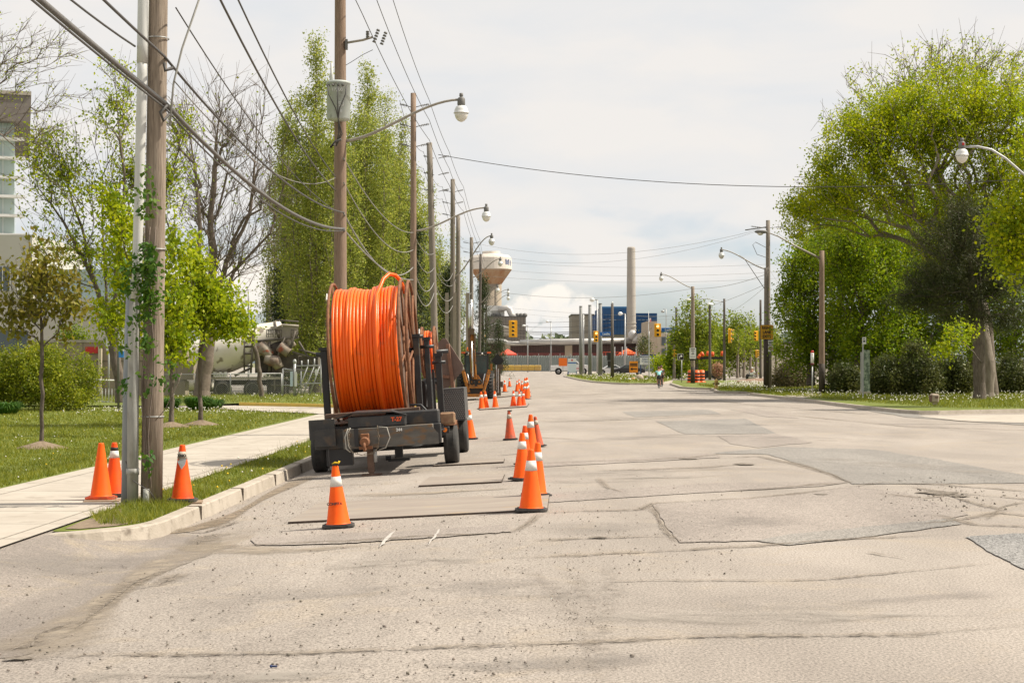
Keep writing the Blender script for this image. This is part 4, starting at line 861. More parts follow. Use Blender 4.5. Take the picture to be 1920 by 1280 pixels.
stones('gravel', 'rubble round the pothole', 0, 0, 0, 0, 500, .008, .04, 25, (1770, 935, 70, 22))
# ---------------------------------------------------------------- utility poles, lamps, wires
def lamp_head(parent, c, s=1.0, red=False):
    c = Vector(c)
    hd = MB().lathe([(.0, .44), (.045, .44), (.05, .37), (.035, .35), (.07, .33), (.095, .30), (.10, .16), (.085, .12)], 14).build('lamp_head', M_capm, parent, c); hd.scale = (s, s, s)
    MB().lathe([(.085, .13), (.14, .09), (.17, .02), (.18, -.04), (.195, -.05), (.195, -.065), (.17, -.07)], 18).build('reflector', mat('reflector', (.62, .62, .60), rough=.35), hd)
    MB().lathe([(.17, -.07), (.165, -.12), (.14, -.19), (.09, -.25), (.03, -.28)], 18).build('globe', M_lamp, hd)
    if red: MB().box((.01, -.1, .26), (.06, .02, .07)).build('photocell', M_red, hd)
def arm_pts(a, b, rise=.42, n=16):
    a, b = Vector(a), Vector(b); pts = []
    for i in range(n + 1):
        t = i / n; h = t * t * (3 - 2 * t); pts.append(Vector((a.x + (b.x - a.x) * t, a.y + (b.y - a.y) * t, a.z + (b.z - a.z) * (h * .85 + .15 * math.sin(t * math.pi / 2)))))
    return pts
def pole(label, px, Y, zb, ztop, r, m, lean=0, group='utility poles along the left kerb', name='utility_pole', dark=0, cat='utility pole'):
    x = X(px, Y); t = thing(name, label, cat, (x, Y, zb), group=group); h = ztop - zb
    mb = MB(); mb.tube([(lean * i / 8, 0, h * i / 8) for i in range(9)], [r * (1.12 - .035 * i) for i in range(9)], 16); mb.build('shaft', m, t)
    if dark: MB().tube([(0, 0, 0), (0, 0, dark * .7), (lean * dark / h, 0, dark)], [r * 1.16, r * 1.13, r * 1.10], 16).build('creosote_base', M_tar, t)
    return t
def insulators(t, zs, xs=(.62, -.62), lean=0):
    for z in zs:
        for sx in xs:
            mb = MB(); mb.tube([(.1 * (1 if sx > 0 else -1), 0, z - .12), (sx * .6, 0, z - .04), (sx, 0, z)], .016, 6); mb.build('insulator_arm', M_capm, t)
            i = MB()
            for k in range(5): i.cyl((sx * (.5 + .1 * k), 0, z - .07 + .015 * k), (sx * (.54 + .1 * k), 0, z - .065 + .015 * k), .055, .04, 8)
            i.build('insulator', mat('insulator', (.16, .15, .14), rough=.4), t)
def street_arm(t, z0, tip, red=False, r=.035):
    a = MB().tube(arm_pts((.1, 0, z0), tip), [r * (1.15 - .3 * i / 16) for i in range(17)], 8).build('lamp_arm', mat('arm_paint', (.33, .30, .25), (.27, .24, .2), 5, .5), t)
    lamp_head(a, (tip[0] + .05, tip[1], tip[2] - .28), 1, red)
def lev(Y, u): return u
PY = {0: 20.9, 1: 40.8, 2: 64.7, 3: 77, 4: 94, 5: 120, 6: 139}
# P0 near pole with conduits
p0 = pole('thick weathered wooden pole with conduits and creeper, nearest on the left', 284, 20.9, -.12, 12.6, .127, M_wood, lean=.17)
for z in (1.17, 3.35, 6.1): MB().torus((.0134 * z, 0, z), .145 + (0 if z < 1 else 0), .008, 20, 4, 'z').build('band', M_galv, p0)
MB().tube([(-.215, -.13, 0), (-.21, -.13, 1.3), (-.20, -.12, 2.3), (-.18, -.08, 2.95)], .075, 14).build('grey_conduit', M_gpipe, p0)
MB().tube([(-.165, -.15, 2.7), (-.145, -.16, 3.2), (-.115, -.16, 4.4), (-.085, -.16, 5.6), (-.08, -.16, 5.9)], .066, 14).tube([(-.082, -.16, 5.75), (-.078, -.16, 6.0), (-.03, -.16, 9)], .073, 14).build('white_conduit', M_wpipe, p0)
MB().tube([(-.215, -.13, .42), (-.215, -.13, .50)], .086, 14).build('conduit_clamp', M_gpipe, p0)
MB().cyl((-.035, -.15, 0), (-.035, -.15, .24), .042, None, 12).build('conduit_stub', M_gpipe, p0)
w_ = MB().tube([(-.3, -.15, .6), (-.2, -.2, .35), (.02, -.22, .22), (.1, -.2, .1)], .006, 5).tube([(-.18, -.13, 2.0), (-.10, -.14, 4.2), (-.07, -.15, 6.2), (-.06, -.12, 7.5)], .012, 5); w_.build('loose_cable', M_wire, p0)
MB().tube([(.27, -.08, 5.12), (.20, -.2, 5.0), (.17, -.25, 5.1), (.25, -.2, 5.2)], .02, 6).build('cable_clamp', M_wire, p0); MB().tube([(.3, -.1, 5.7), (.22, -.2, 5.65), (.20, -.14, 5.75)], .025, 6).build('cable_clamp', M_wire, p0)
MB().tube([(.26, -.1, 4.95), (.31, -.1, 5.5), (.42, -.1, 5.95), (1.2, -.1, 8.2)], .014, 6).build('guy_rod', M_gpipe, p0)
st = MB().tube([(0, 0, 0), (.02, 0, 1.5), (.05, 0, 2.75)], [.078, .074, .06], 16)
single('steel_post', st, M_bgrey, 'short blue grey steel post left of the conduits on the near pole', 'post', (X(238, 20.95), 20.95, -.1))
# P1 with transformer
p1 = pole('tall brown wooden pole carrying the grey transformer behind the reel', 638, 40.8, -.1, 12.8, .16, M_woodw)
x1 = Vector((0, 0, 0)); zt = Z(195, 40.8) + .1
tr_ = MB().lathe([(.0, -.48), (.27, -.48), (.295, -.44), (.295, .42), (.31, .43), (.31, .47), (.24, .50), (.0, .52)], 28).build('transformer', mat('transformer_grey', (.43, .46, .43), (.36, .39, .36), 2, .55, c3=(.27, .28, .25), s3=5), p1, (0, -.42, zt))
for a in (-1.9, -1.45, -1.1, -2.4): MB().cyl((.29 * math.cos(a), .29 * math.sin(a), .36), (.38 * math.cos(a), .38 * math.sin(a), .36), .035, .02, 8).build('bushing', M_capm, tr_)
MB().lathe([(.05, .5), (.045, .55), (.06, .58), (.045, .62), (.055, .65), (.035, .7), (.03, .95), (0, .97)], 10, (-.17, -.05, 0)).build('bushing', mat('porcelain', (.5, .5, .47), rough=.4), tr_)
for s_ in (-.22, .02, .24): MB().tube([(s_, -.36, .34), (s_ * .9, -.40, .1), (s_ * .2 + .02, -.40, -.25), (.03, -.33, -.5), (.06 + s_ * .2, -.15, -.85), (-.05, -.1, -1.15)], .014, 6).build('cable_drop', M_wire, tr_)
MB().tube([(-.05, -.3, -1.12), (-.16, -.3, -1.2), (-.05, -.25, -1.05), (.1, -.28, -1.0)], .03, 6).build('connector', M_wire, tr_)
text('17200', .11, M_signw, tr_, (0, -.315, .24), name='lettering'); text('50', .15, M_signw, tr_, (.1, -.315, -.12), name='lettering'); text('8', .11, M_signw, tr_, (.1, -.315, -.3), name='lettering')
street_arm(p1, Z(265, 40.8) + .1, (X(866, 40.8) - X(638, 40.8) - .05, -.5, Z(193, 40.8) + .1))
MB().tube([(.15, -.1, Z(75, 40.8)), (.6, -.2, Z(71, 40.8)), (.85, -.25, Z(66, 40.8))], .03, 6).build('cutout_arm', mat('arm_paint', (1, 1, 1)), p1)
MB().box((.17, -.1, Z(78, 40.8)), (.06, .1, .26)).build('bracket', M_capm, p1)
for dx, dz, ln, an in ((.72, .1, .2, 0), (.93, .06, .36, .35), (1.12, 0, .34, .35)):
    mb = MB(); zz = Z(70, 40.8) + dz
    for k in range(5): mb.cyl((dx + an * (k - 2) * .07, -.25, zz + (k - 2) * ln / 5), (dx + an * (k - 1.4) * .07, -.25, zz + (k - 1.4) * ln / 5), .05, .04, 8)
    mb.build('cutout_fuse', M_capm, p1)
MB().tube([(.85, -.25, Z(90, 40.8)), (.6, -.2, Z(98, 40.8)), (.3, -.2, Z(112, 40.8)), (.16, -.2, Z(118, 40.8))], .008, 5).build('jumper_wire', M_wire, p1)
# P2..P6
p2 = pole('wooden pole with the second street lamp, right of the reel', 775, 64.7, -.15, Z(175, 64.7), .13, M_woodw); insulators(p2, [12.35, 11.55, 10.75], (.65, -.55))
street_arm(p2, Z(433, 64.7) + .15, (X(912, 64.7) - X(775, 64.7) - .05, -.3, Z(391, 64.7) + .15))
p3 = pole('slightly leaning wooden pole, third from the near one', 818, 77, -.2, Z(268, 77), .16, M_woodg, lean=-.33); insulators(p3, [11.9, 11.1, 10.3])
p4 = pole('dark topped wooden pole, fourth in the row', 849, 94, -.2, Z(336, 94), .155, M_woodg); insulators(p4, [12.1, 11.4, 10.7])
street_arm(p4, Z(518, 94) + .2, (X(922, 94) - X(849, 94) - .05, -.3, Z(443, 94) + .2))
p4b = pole('shorter bare wooden pole just right of the fourth', 859, 98, -.2, Z(405, 98), .15, M_woodg)
p5 = pole('wooden pole directly behind the backhoe boom', 884, 120, -.2, Z(445, 120), .15, M_woodg); insulators(p5, [11.0, 10.3, 9.6])
street_arm(p5, Z(520, 120) + .2, (X(937, 120) - X(884, 120), -.3, Z(486, 120) + .2))
p6 = pole('dark leaning pole in front of the water tower', 898, 139, -.2, Z(476, 139), .13, M_woodd, lean=.15)
street_arm(p6, Z(568, 139) + .2, (X(932, 139) - X(898, 139), -.3, Z(537, 139) + .2))
p7 = pole('grey steel pole with lamp left of the plant roof', 907, 165, -.2, Z(572, 165), .12, M_galv, name='steel_pole'); street_arm(p7, Z(585, 165) + .2, (X(952, 165) - X(907, 165), -.3, Z(553, 165) + .2))
p8 = pole('second grey steel pole with lamp, farthest of the left row', 912, 185, -.2, Z(560, 185), .1, M_woodd, name='steel_pole'); street_arm(p8, Z(562, 185) + .2, (X(952, 185) - X(912, 185), -.3, Z(543, 185) + .2))
t = thing('pole_box', 'pair of grey board panels wrapped round the poles behind the backhoe', 'panel', (X(853, 93), 92.6, Z(680, 93)), group=None)
MB().box((-.0, 0, 2.1), (.18, .05, 3.9)).box((.75, 0, 2.1), (.2, .05, 3.9)).box((-.45, 0, 2.1), (.2, .05, 3.9)).build('board', mat('board', (.33, .28, .22), (.27, .23, .18), 4, .9), t)
# right-hand poles
RG = 'poles on the right-hand verges'
r1 = pole('tall wooden lamp pole at the bus stop with dark base', 1541, 84, .1, Z(470, 84), .15, M_woodw, group=RG, dark=1.6, name='lamp_pole', cat='lamp pole')
a = MB().tube([(-.1, 0, Z(488, 84)), (-1.5, 0, Z(463, 84)), (-2.3, -.1, Z(447, 84)), (-2.75, -.1, Z(441, 84)), (-3.0, -.1, Z(440, 84))], [.06, .05, .035, .028, .028], 8).build('lamp_arm', mat('arm_paint', (1, 1, 1)), r1)
MB().ball((-3.2, -.1, Z(438.5, 84)), (.36, .15, .1), 12, 6).build('lamp_head', M_capm, a); MB().ball((-3.25, -.1, Z(441, 84)), (.17, .12, .12), 12, 6).build('globe', M_lamp, a)
r2 = pole('tall wooden utility pole behind the yellow sign, carrying a cutout', 1440, 112, .1, Z(413, 112), .17, M_woodg, group=RG)
insulators(r2, [Z(427, 112)], (-1.2, 1.2)); MB().tube([(0, 0, Z(428, 112)), (-1.6, 0, Z(434, 112))], .04, 6).tube([(.05, -.15, Z(470, 112)), (-.9, -.2, Z(457, 112)), (-1.1, -.2, Z(462, 112)), (-.8, -.2, Z(480, 112)), (0, -.15, Z(487, 112))], .02, 5).build('cutout_arm', M_capm, r2)
r2b = pole('wooden lamp pole with black base holding the yellow exit sign', 1437, 99, .1, Z(502, 99), .16, M_woodg, group=RG, dark=3.1, name='lamp_pole', cat='lamp pole'); street_arm(r2b, Z(508, 99), (X(1350, 99) - X(1437, 99), -.3, Z(472, 99)))
MB().tube([(-.1, 0, Z(545, 99)), (-1.4, -.1, Z(487, 99)), (-1.7, -.1, Z(482, 99))], .02, 6).build('stay', M_capm, r2b)
MB().cyl((.3, .6, 0), (.3, .6, 3.2), .12, None, 10).build('short_post', M_woodg, r2b)
r3 = pole('light wooden lamp pole with white sign, dark base, beyond the junction', 1299, 128, .12, Z(537, 128), .16, M_wood, group=RG, dark=1.3, name='lamp_pole', cat='lamp pole'); street_arm(r3, Z(543, 128), (X(1238, 128) - X(1299, 128), -.3, Z(517, 128)))
r4 = pole('black pole with yellow signal left of the pale wall', 1358, 150, .1, Z(560, 150), .12, M_woodd, group=RG, name='signal_pole', cat='signal pole')
a = MB().tube([(-.1, 0, Z(568, 150)), (-1.6, 0, Z(562, 150)), (-3.2, 0, Z(564, 150))], .035, 6).build('lamp_arm', M_galv, r4); MB().ball((-3.4, 0, Z(564, 150)), (.3, .15, .09), 10, 6).build('lamp_head', M_signw, a)
r5 = pole('black pole with dome lamp in front of the green trees', 1331, 155, .1, Z(572, 155), .13, M_woodd, group=RG, name='lamp_pole', cat='lamp pole'); MB().lathe([(0, .2), (.15, .18), (.36, .02), (.36, 0), (.0, -.02)], 16, (0, -.1, Z(572, 155) - .05)).build('lamp_head', M_white, r5)
r6 = pole('slim black pole left of the yellow exit sign', 1426, 140, .1, Z(562, 140), .11, M_woodd, group=RG, name='signal_pole', cat='signal pole')
r7 = pole('pole holding the blue street name sign', 1268, 170, .1, Z(576, 170), .13, M_woodd, group=RG, name='signal_pole', cat='signal pole')
r8 = pole('grey wooden pole paired with the street name pole', 1264, 168, .1, Z(640, 168), .14, M_woodg, group=RG, name='signal_pole', cat='signal pole')
r9 = pole('slim galvanised mast left of the signals by the junction', 1249, 240, .1, Z(580, 240), .06, M_galv, group=RG, name='lamp_pole', cat='lamp pole'); MB().ball((-.5, 0, Z(585, 240)), (.3, .2, .2), 8, 6).tube([(0, 0, Z(581, 240)), (-.45, 0, Z(581, 240))], .05, 6).build('lamp_head', M_galv, r9)
r0 = pole('lamp pole just outside the right edge with its lamp in view', 1992, 46, .1, Z(345, 46), .11, M_galv, group=RG, name='lamp_pole', cat='lamp pole')
a = MB().tube([(0, 0, Z(360, 46) - .1), (-.6, -.1, Z(355, 46)), (-1.15, -.15, Z(335, 46)), (-1.7, -.2, Z(305, 46)), (-2.1, -.2, Z(289, 46)), (-2.5, -.2, Z(283, 46)), (-2.85, -.2, Z(284, 46))], .035, 8).build('lamp_arm', M_galv, r0); lamp_head(a, (X(1800, 46) - X(1992, 46), -.2, Z(296, 46)), 1, True)

# wires: each conductor of the pole line is one thing
def at(t, x, z): return Vector((t.location.x + x, t.location.y, z))
lines = []
for k, dz in enumerate((0, -.8, -1.6)):
    pp = [Vector((-3.6, 2, 12.4 + dz)), Vector((X(638, 40.8) + .98 - .2 * k, 40.8, 12.2 + dz)), at(p2, .65, 12.35 + dz), at(p3, .62, 11.9 + dz), at(p4, .62, 12.1 + dz * .9), at(p5, .62, 11.0 + dz * .9), at(p6, .5, 10.6 + dz * .8)]
    wire('power_line', ['uppermost', 'middle', 'lowest'][k] + ' of the three bare conductors along the left pole tops', [sag(a, b, (b - a).length * .010) for a, b in zip(pp[:-1], pp[1:])], .011, M_wire)
for k, dz in enumerate((0, -.8)):
    pp = [at(p2, -.55, 12.35 + dz), at(p3, -.62, 11.9 + dz), at(p4, -.62, 12.1 + dz * .9), at(p5, -.62, 11.0 + dz * .9)]
    wire('power_line', ['upper', 'lower'][k] + ' bare conductor on the lawn side of the left pole tops', [sag(a, b, .5) for a, b in zip(pp[:-1], pp[1:])], .010, M_wire)
A0 = lambda dx, z: Vector((p0.location.x + dx, 20.75, z)); A1 = lambda dx, z: Vector((p1.location.x + dx, 40.6, z))
wire('cable', 'thickest lashed cable bundle crossing the near pole, lowest of the bundles', [sag((-4.25, 4, 5.45), A0(.2, 5.12), .1), sag(A0(.2, 5.12), A1(.12, Z(430, 40.8)), .42)], .034, M_wireb, 'communication cables on the left poles')
wire('cable', 'thin cable lashed beneath the thickest bundle at the near pole', [sag((-4.22, 4, 5.36), A0(.2, 5.06), .1), sag(A0(.2, 5.06), A1(.12, Z(433, 40.8)), .5)], .014, M_wire, 'communication cables on the left poles')
wire('cable', 'black cable bundle clamped to the near pole above the thickest one', [sag((-4.2, 4, 6.0), A0(.2, 5.72), .12), sag(A0(.2, 5.72), A1(.12, Z(400, 40.8)), .4)], .019, M_wire, 'communication cables on the left poles')
wire('cable', 'slim cable dead-ended on the left side of the white conduit', [sag((-4.75, 6, 6.3), A0(-.18, 5.85), .3)], .014, M_wire, 'communication cables on the left poles')
wire('cable', 'twisted service cable running high past the near pole to the transformer pole', [sag((-3.2, 10, 7.0), A1(-.1, Z(300, 40.8) - .8), .55)], .016, M_wire, 'communication cables on the left poles')
wire('cable', 'second twisted service cable just above the first', [sag((-3.05, 10, 7.15), A1(-.1, Z(300, 40.8) - .45), .5)], .013, M_wire, 'communication cables on the left poles')
wire('cable', 'thin cable leaving the near pole high up towards the transformer pole', [sag(A0(.35, 6.35), A1(-.1, Z(400, 40.8) + .05), .35)], .010, M_wire, 'communication cables on the left poles')
wire('cable', 'slack thin drop from the near pole to the transformer pole', [sag(A0(.33, 5.4), A1(-.1, Z(335, 40.8)), .6)], .009, M_wireg, 'communication cables on the left poles')
nm = ['lowest', 'second lowest', 'middle', 'highest']
for k, z in enumerate((5.1, 5.6, 6.3, 7.0)):
    pp = [A1(.12, [Z(432, 40.8), Z(402, 40.8), Z(345, 40.8), Z(300, 40.8)][k]), at(p2, 0, z), at(p3, -.1, z), at(p4, 0, z), at(p5, 0, z), at(p6, 0, z)]
    wire('cable', nm[k] + ' communication cable strung from the transformer pole down the left row', [sag(a + Vector((0, -.15, 0)), b + Vector((0, -.15, 0)), .35 + .16 * ((k * 7 + i * 3) % 4)) for i, (a, b) in enumerate(zip(pp[:-1], pp[1:]))], .022 if k < 2 else .016, M_wireg, 'communication cables on the left poles')
wire('span_wire', 'twisted wire spanning the road from the third pole to the right edge', [sag(at(p3, .1, Z(290, 77)), Q(2080, 60, 322), 1.0, 30)], .016, M_wire)
far_w = [('highest wire over the distant junction, rising to the right', (860, 150, 448), (1425, 112, 430), 1.6, .014), ('second wire over the distant junction, rising to the right', (860, 150, 462), (1425, 112, 432), 1.9, .012),
         ('level wire crossing just below the rising pair', (900, 160, 488), (1500, 130, 492), .55, .013), ('level wire crossing at the top of the water tower', (905, 160, 503), (1500, 130, 507), .6, .013), ('level wire crossing below the water tower bowl', (905, 160, 517), (1500, 130, 519), .55, .013),
         ('wire from the left lamps to the wooden lamp pole beyond the junction', (940, 139, 548), (1299, 128, 541), .6, .018), ('wire rising from that lamp pole to the exit sign pole', (1299, 128, 541), (1434, 100, 515), .25, .02),
         ('thin wire crossing low behind the steel posts', (930, 165, 575), (1358, 150, 594), .3, .012), ('thin lower wire to the black signal pole', (980, 165, 588), (1358, 150, 592), .5, .01),
         ('stay wire rising from the street name pole to the exit sign pole', (1180, 175, 590), (1437, 101, 532), .9, .016), ('wire from the tall utility pole down behind the leaves', (1358, 150, 590), (1437, 101, 535), .2, .014),
         ('slack wire between the bus stop pole and the leaves', (1440, 112, 500), (1541, 84, 548), 1.0, .01)]
for lb, a, b, s_, r_ in far_w: wire('wire', lb, [sag(Q(*a), Q(*b), s_)], r_ * .75, M_wirel, 'wires over the junction')
for k in range(9):
    wire('wire', ['topmost', 'second', 'third', 'fourth', 'middle', 'sixth', 'seventh', 'eighth', 'lowest'][k] + ' wire in the bundle sagging over the plant forecourt', [sag(Q(905, 230, 600 + k * 4.4), Q(1150, 230, 596 + k * 5.2 + (k % 3) * 3), .5 + .22 * ((k * 5) % 4))], .02 + .008 * (k % 3), M_wire, 'wire bundle over the plant forecourt')
# ---------------------------------------------------------------- trailer with the hose reel
TX, TY = -2.29, 29.2; TZ = zroad(TX, TY) - .01
trot = (0, R(-3.6), -RD)
tr = thing('reel_trailer', 'battered black flatbed reel trailer parked at the kerb', 'trailer', (TX, TY, TZ), rot=trot)
TM = Matrix.Translation((TX, TY, TZ)) @ Euler(trot).to_matrix().to_4x4()
c = MB(); c.box((.06, -1.72, .66), (2.18, .16, .34), bev=.012).box((-.88, -1.79, .84), (.44, .14, .34)).box((-.83, -1.86, .70), (.36, .05, .3)); c.build('front_beam', M_black, tr)
c = MB(); c.box((.28, -1.93, .66), (1.5, .26, .34), bev=.01).prism([(-.5, .49), (1.12, .49), (1.12, .66), (1.0, .82), (-.5, .82)], 'y', -2.065, -2.055); c.build('hitch_beam', mat('worn_steel', (.075, .07, .062), (.12, .11, .095), 4, .6, c3=(.15, .085, .04), s3=6, f3=(.52, .68), stretch=(1, 1, 2.5)), tr)
MB().box((-.27, -2.09, .68), (.07, .03, .3)).build('hose_rest', M_blackc, tr)
MB().box((.08, -1.75, .93), (.98, .5, .19), bev=.015).build('tool_box', M_black, tr)
c = MB(); c.add([(-.62, -2.02, 1.02), (-.35, -2.02, 1.10), (.35, -2.02, 1.09), (.62, -2.02, 1.01), (-.5, -1.5, 1.03), (-.3, -1.5, 1.12), (.3, -1.5, 1.11), (.52, -1.5, 1.02)], [(0, 1, 5, 4), (1, 2, 6, 5), (2, 3, 7, 6)]); o = c.build('box_lid', M_black, tr)
md = o.modifiers.new('s', 'SOLIDIFY'); md.thickness = .015
MB().box((-.06, -1.22, 1.06), (1.66, .12, .08), rot=(0, R(-1), 0), bev=.01).build('front_rail', M_rustb, tr)
MB().box((.66, -1.5, .94), (.92, .4, .24), bev=.02).build('side_box', M_black, tr)
c = MB(); c.box((-.98, 1.6, .78), (.14, 6.2, .2)).box((.72, 1.6, .78), (.14, 6.2, .2))
for y in (-.9, .3, 1.6, 3.0, 4.5): c.box((-.13, y, .77), (1.6, .1, .14))
c.build('chassis', M_black, tr)
MB().box((-.1, 1.9, .895), (1.95, 5.4, .02)).build('deck', M_rustb, tr)
for y in (0, .0 + 3.9):
    for sx in (-1, 1):
        x = sx * 1.19 + (.02 if sx > 0 else 0)
        prof = [(.18, -.125), (.33, -.125), (.362, -.10), (.37, -.06)] + [(.372 - (.012 if k % 2 else 0), -.05 + .0125 * k) for k in range(9)] + [(.37, .06), (.362, .10), (.33, .125), (.18, .125)]
        MR = Matrix.Rotation(R(90), 3, 'Y')
        wl = MB().lathe(prof, 40, (x, y, .372), MR).build('wheel', M_rubber, tr)
        MB().lathe([(.0, -.05), (.06, -.07), (.07, -.02), (.17, -.02), (.185, -.10), (.185, .10), (.0, .1)], 20, (x, y, .372), Matrix.Rotation(R(90 if sx < 0 else -90), 3, 'Y')).build('rim', mat('rim_grey', (.3, .29, .27), rough=.5), wl)
    MB().cyl((-1.1, y, .372), (1.1, y, .372), .045, None, 10).box((0, y, .56), (1.5, .08, .08)).build('axle', M_black, tr)
f = MB(); pr = []
for k in range(9):
    a = R(12 + 92 * k / 8); pr.append((.05 - .46 * math.sin(a) * 1.0 + .46, .40 + .45 * math.sin(a) * 0 + .0))
f = MB()
for k in range(10):
    a0, a1 = R(55 + 9 * k), R(55 + 9 * (k + 1))
    f.add([(1.06, -.44 * math.cos(a0 - 0), .37 + .44 * math.sin(a0)), (1.34, -.44 * math.cos(a0), .37 + .44 * math.sin(a0)), (1.34, -.44 * math.cos(a1), .37 + .44 * math.sin(a1)), (1.06, -.44 * math.cos(a1), .37 + .44 * math.sin(a1))], [(0, 1, 2, 3)], True)
o = f.build('fender', M_rust, tr); md = o.modifiers.new('s', 'SOLIDIFY'); md.thickness = .012
MB().box((1.02, -.52, .72), (.2, .1, .32)).box((1.0, -1.2, .66), (.12, 1.0, .12)).build('fender_bracket', M_black, tr)
MB().box((1.2, -.50, .86), (.28, .16, .22), bev=.03).build('fender_cap', mat('rust_pale', (.30, .19, .11), (.22, .12, .07), 10, .9), tr)
lp = MB().box((1.13, -.62, .66), (.20, .05, .12), bev=.01).build('marker_light', M_blackc, tr); MB().cyl((1.15, -.645, .66), (1.15, -.66, .66), .038, None, 14).build('lens', mat('amber', (.9, .22, .02), rough=.25), lp)
# diamond plate box over the rear wheel
dp = MB().box((1.14, 2.9, 1.02), (.44, .05, .64)).box((1.14, 3.6, 1.33), (.44, 1.4, .03)).box((1.345, 3.6, 1.02), (.03, 1.4, .6)).build('plate_fender', mat('diamond_plate', (.055, .055, .058), (.085, .08, .075), 3, .5), tr)
st = MB()
for i in range(11):
    for j in range(15):
        st.box((.955 + .037 * i + (.0185 if j % 2 else 0) - .006, 2.872, .74 + .04 * j), (.016, .006, .008), rot=(0, R(45 if j % 2 else -45), 0))
st.build('tread_pattern', mat('tread_bright', (.38, .37, .35), rough=.4), dp)
# posts carrying the spindles
for lb, xx, yy, z0, z1, w in ((0, .66, .3, .85, 2.36, .11), (0, .82, .75, .85, 2.30, .10), (0, -1.05, .3, .85, 2.22, .12), (0, .93, 2.2, .9, 2.0, .12)):
    pb = MB().box((xx, yy, (z0 + z1) / 2), (w, w, z1 - z0), bev=.008).box((xx, yy, z1 + .03), (w * 1.5, w * 1.3, .06)).build('reel_post', M_black if xx > 0 else M_blackc, tr)
    if xx > 0: MB().cyl((xx - .12, yy - .03, z1 + .01 if xx < .7 else z1 - .12), (xx + .14, yy - .03, z1 + .01 if xx < .7 else z1 - .12), .035, None, 12).build('spindle_end', M_blackc, pb)
MB().cyl((-1.2, .3, 2.15), (-.9, .3, 2.15), .05, None, 12).build('spindle_end', M_blackc, tr)
MB().cyl((.60, 2.2, 1.82 - .3), (.95, 2.2, 1.82 - .3), .06, None, 12).build('cross_tube', M_blackc, tr)
MB().box((.7, 1.7, 1.25), (.25, .3, .62), bev=.02).build('power_pack', M_blackc, tr); MB().box((.86, 1.5, 1.3), (.04, .06, .9)).build('upright', M_blackc, tr)
MB().tube([(.70, 1.5, 1.55), (.72, 1.4, 1.3), (.70, 1.4, 1.05), (.8, 1.3, .95)], .018, 6).tube([(.60, -1.3, 1.16), (.8, -1.35, 1.15), (.93, -1.3, 1.0), (.93, -1.3, .8), (1.0, -1.2, .70), (1.15, -.9, .68)], .02, 6).build('hydraulic_hose', M_blackc, tr)
# hitch: pintle, chains, jack
pn = MB().box((-.12, -2.13, .66), (.14, .1, .16), bev=.01).cyl((-.12, -2.18, .60), (-.12, -2.3, .60), .09, .07, 12).torus((-.12, -2.28, .52), .06, .025, 14, 6, 'x').box((-.12, -2.12, .5), (.22, .08, .05)).build('pintle_hitch', M_rust, tr)
def chain(mb, pts, r=.022):
    for i, p in enumerate(pts[:-1]):
        q = Vector(pts[i + 1]); p = Vector(p); n = max(1, int((q - p).length / .045))
        for k in range(n):
            a = p.lerp(q, (k + .5) / n); d = (q - p).normalized(); s = d.cross(Vector((0, 1, 0))).normalized() if k % 2 else Vector((0, 1, 0))
            mb.tube([a + d * .026 * math.cos(t) + s * .015 * math.sin(t) for t in [6.283 * j / 8 for j in range(8)]], .0055, 5, closed=True)
ch = MB(); chain(ch, [(-.38, -2.1, .84), (-.40, -2.12, .6), (-.36, -2.12, .45), (-.2, -2.14, .38), (0, -2.14, .4)]); chain(ch, [(.10, -2.1, .86), (.11, -2.12, .6), (.08, -2.14, .47), (-.02, -2.14, .38)]); ch.build('safety_chain', mat('chain', (.17, .13, .09), (.27, .22, .16), 20, .6, metal=.3), tr)
MB().tube([(-.40, -2.1, .84), (-.46, -2.11, .7), (-.45, -2.12, .5), (-.38, -2.12, .44)], .012, 6).tube([(-.36, -2.1, .85), (-.42, -2.11, .75), (-.41, -2.12, .55), (-.34, -2.12, .42)], .010, 6).tube([(.12, -2.1, .84), (.26, -2.12, .82), (.30, -2.12, .65), (.22, -2.12, .48), (.1, -2.12, .45)], .009, 6).build('brake_line', mat('line', (.35, .33, .29), rough=.6), tr)
MB().box((-.07, -1.9, .28), (.11, .11, .42)).box((-.07, -1.9, .025), (.33, .2, .03)).box((-.07, -1.9, .12), (.085, .085, .22)).build('jack_leg', M_rustb, tr)
MB().cyl((.02, -1.98, .46), (.02, -1.98, .24), .03, None, 10).build('jack_handle', M_galv, tr)
MB().box((.30, -.6, .42), (.14, .12, .4)).box((.30, -.6, .18), (.38, .2, .04)).cyl((.16, -.62, .22), (.06, -.62, .22), .04, None, 10).build('rear_jack', M_blackc, tr)
MB().box((-.62, -1.65, .35), (.45, .2, .3)).build('under_box', M_blackc, tr)
MB().cyl((-.78, -1.9, .5), (-.78, -1.9, .1), .008, None, 5).build('loose_rod', M_wire, tr)
text('T-27', .095, mat('ink_orange', (.7, .10, .02), rough=.6), tr, (.42, -2.008, .945), bold=.004)
text('244', .07, M_signw, tr, (.46, -2.07, .765), bold=.002)

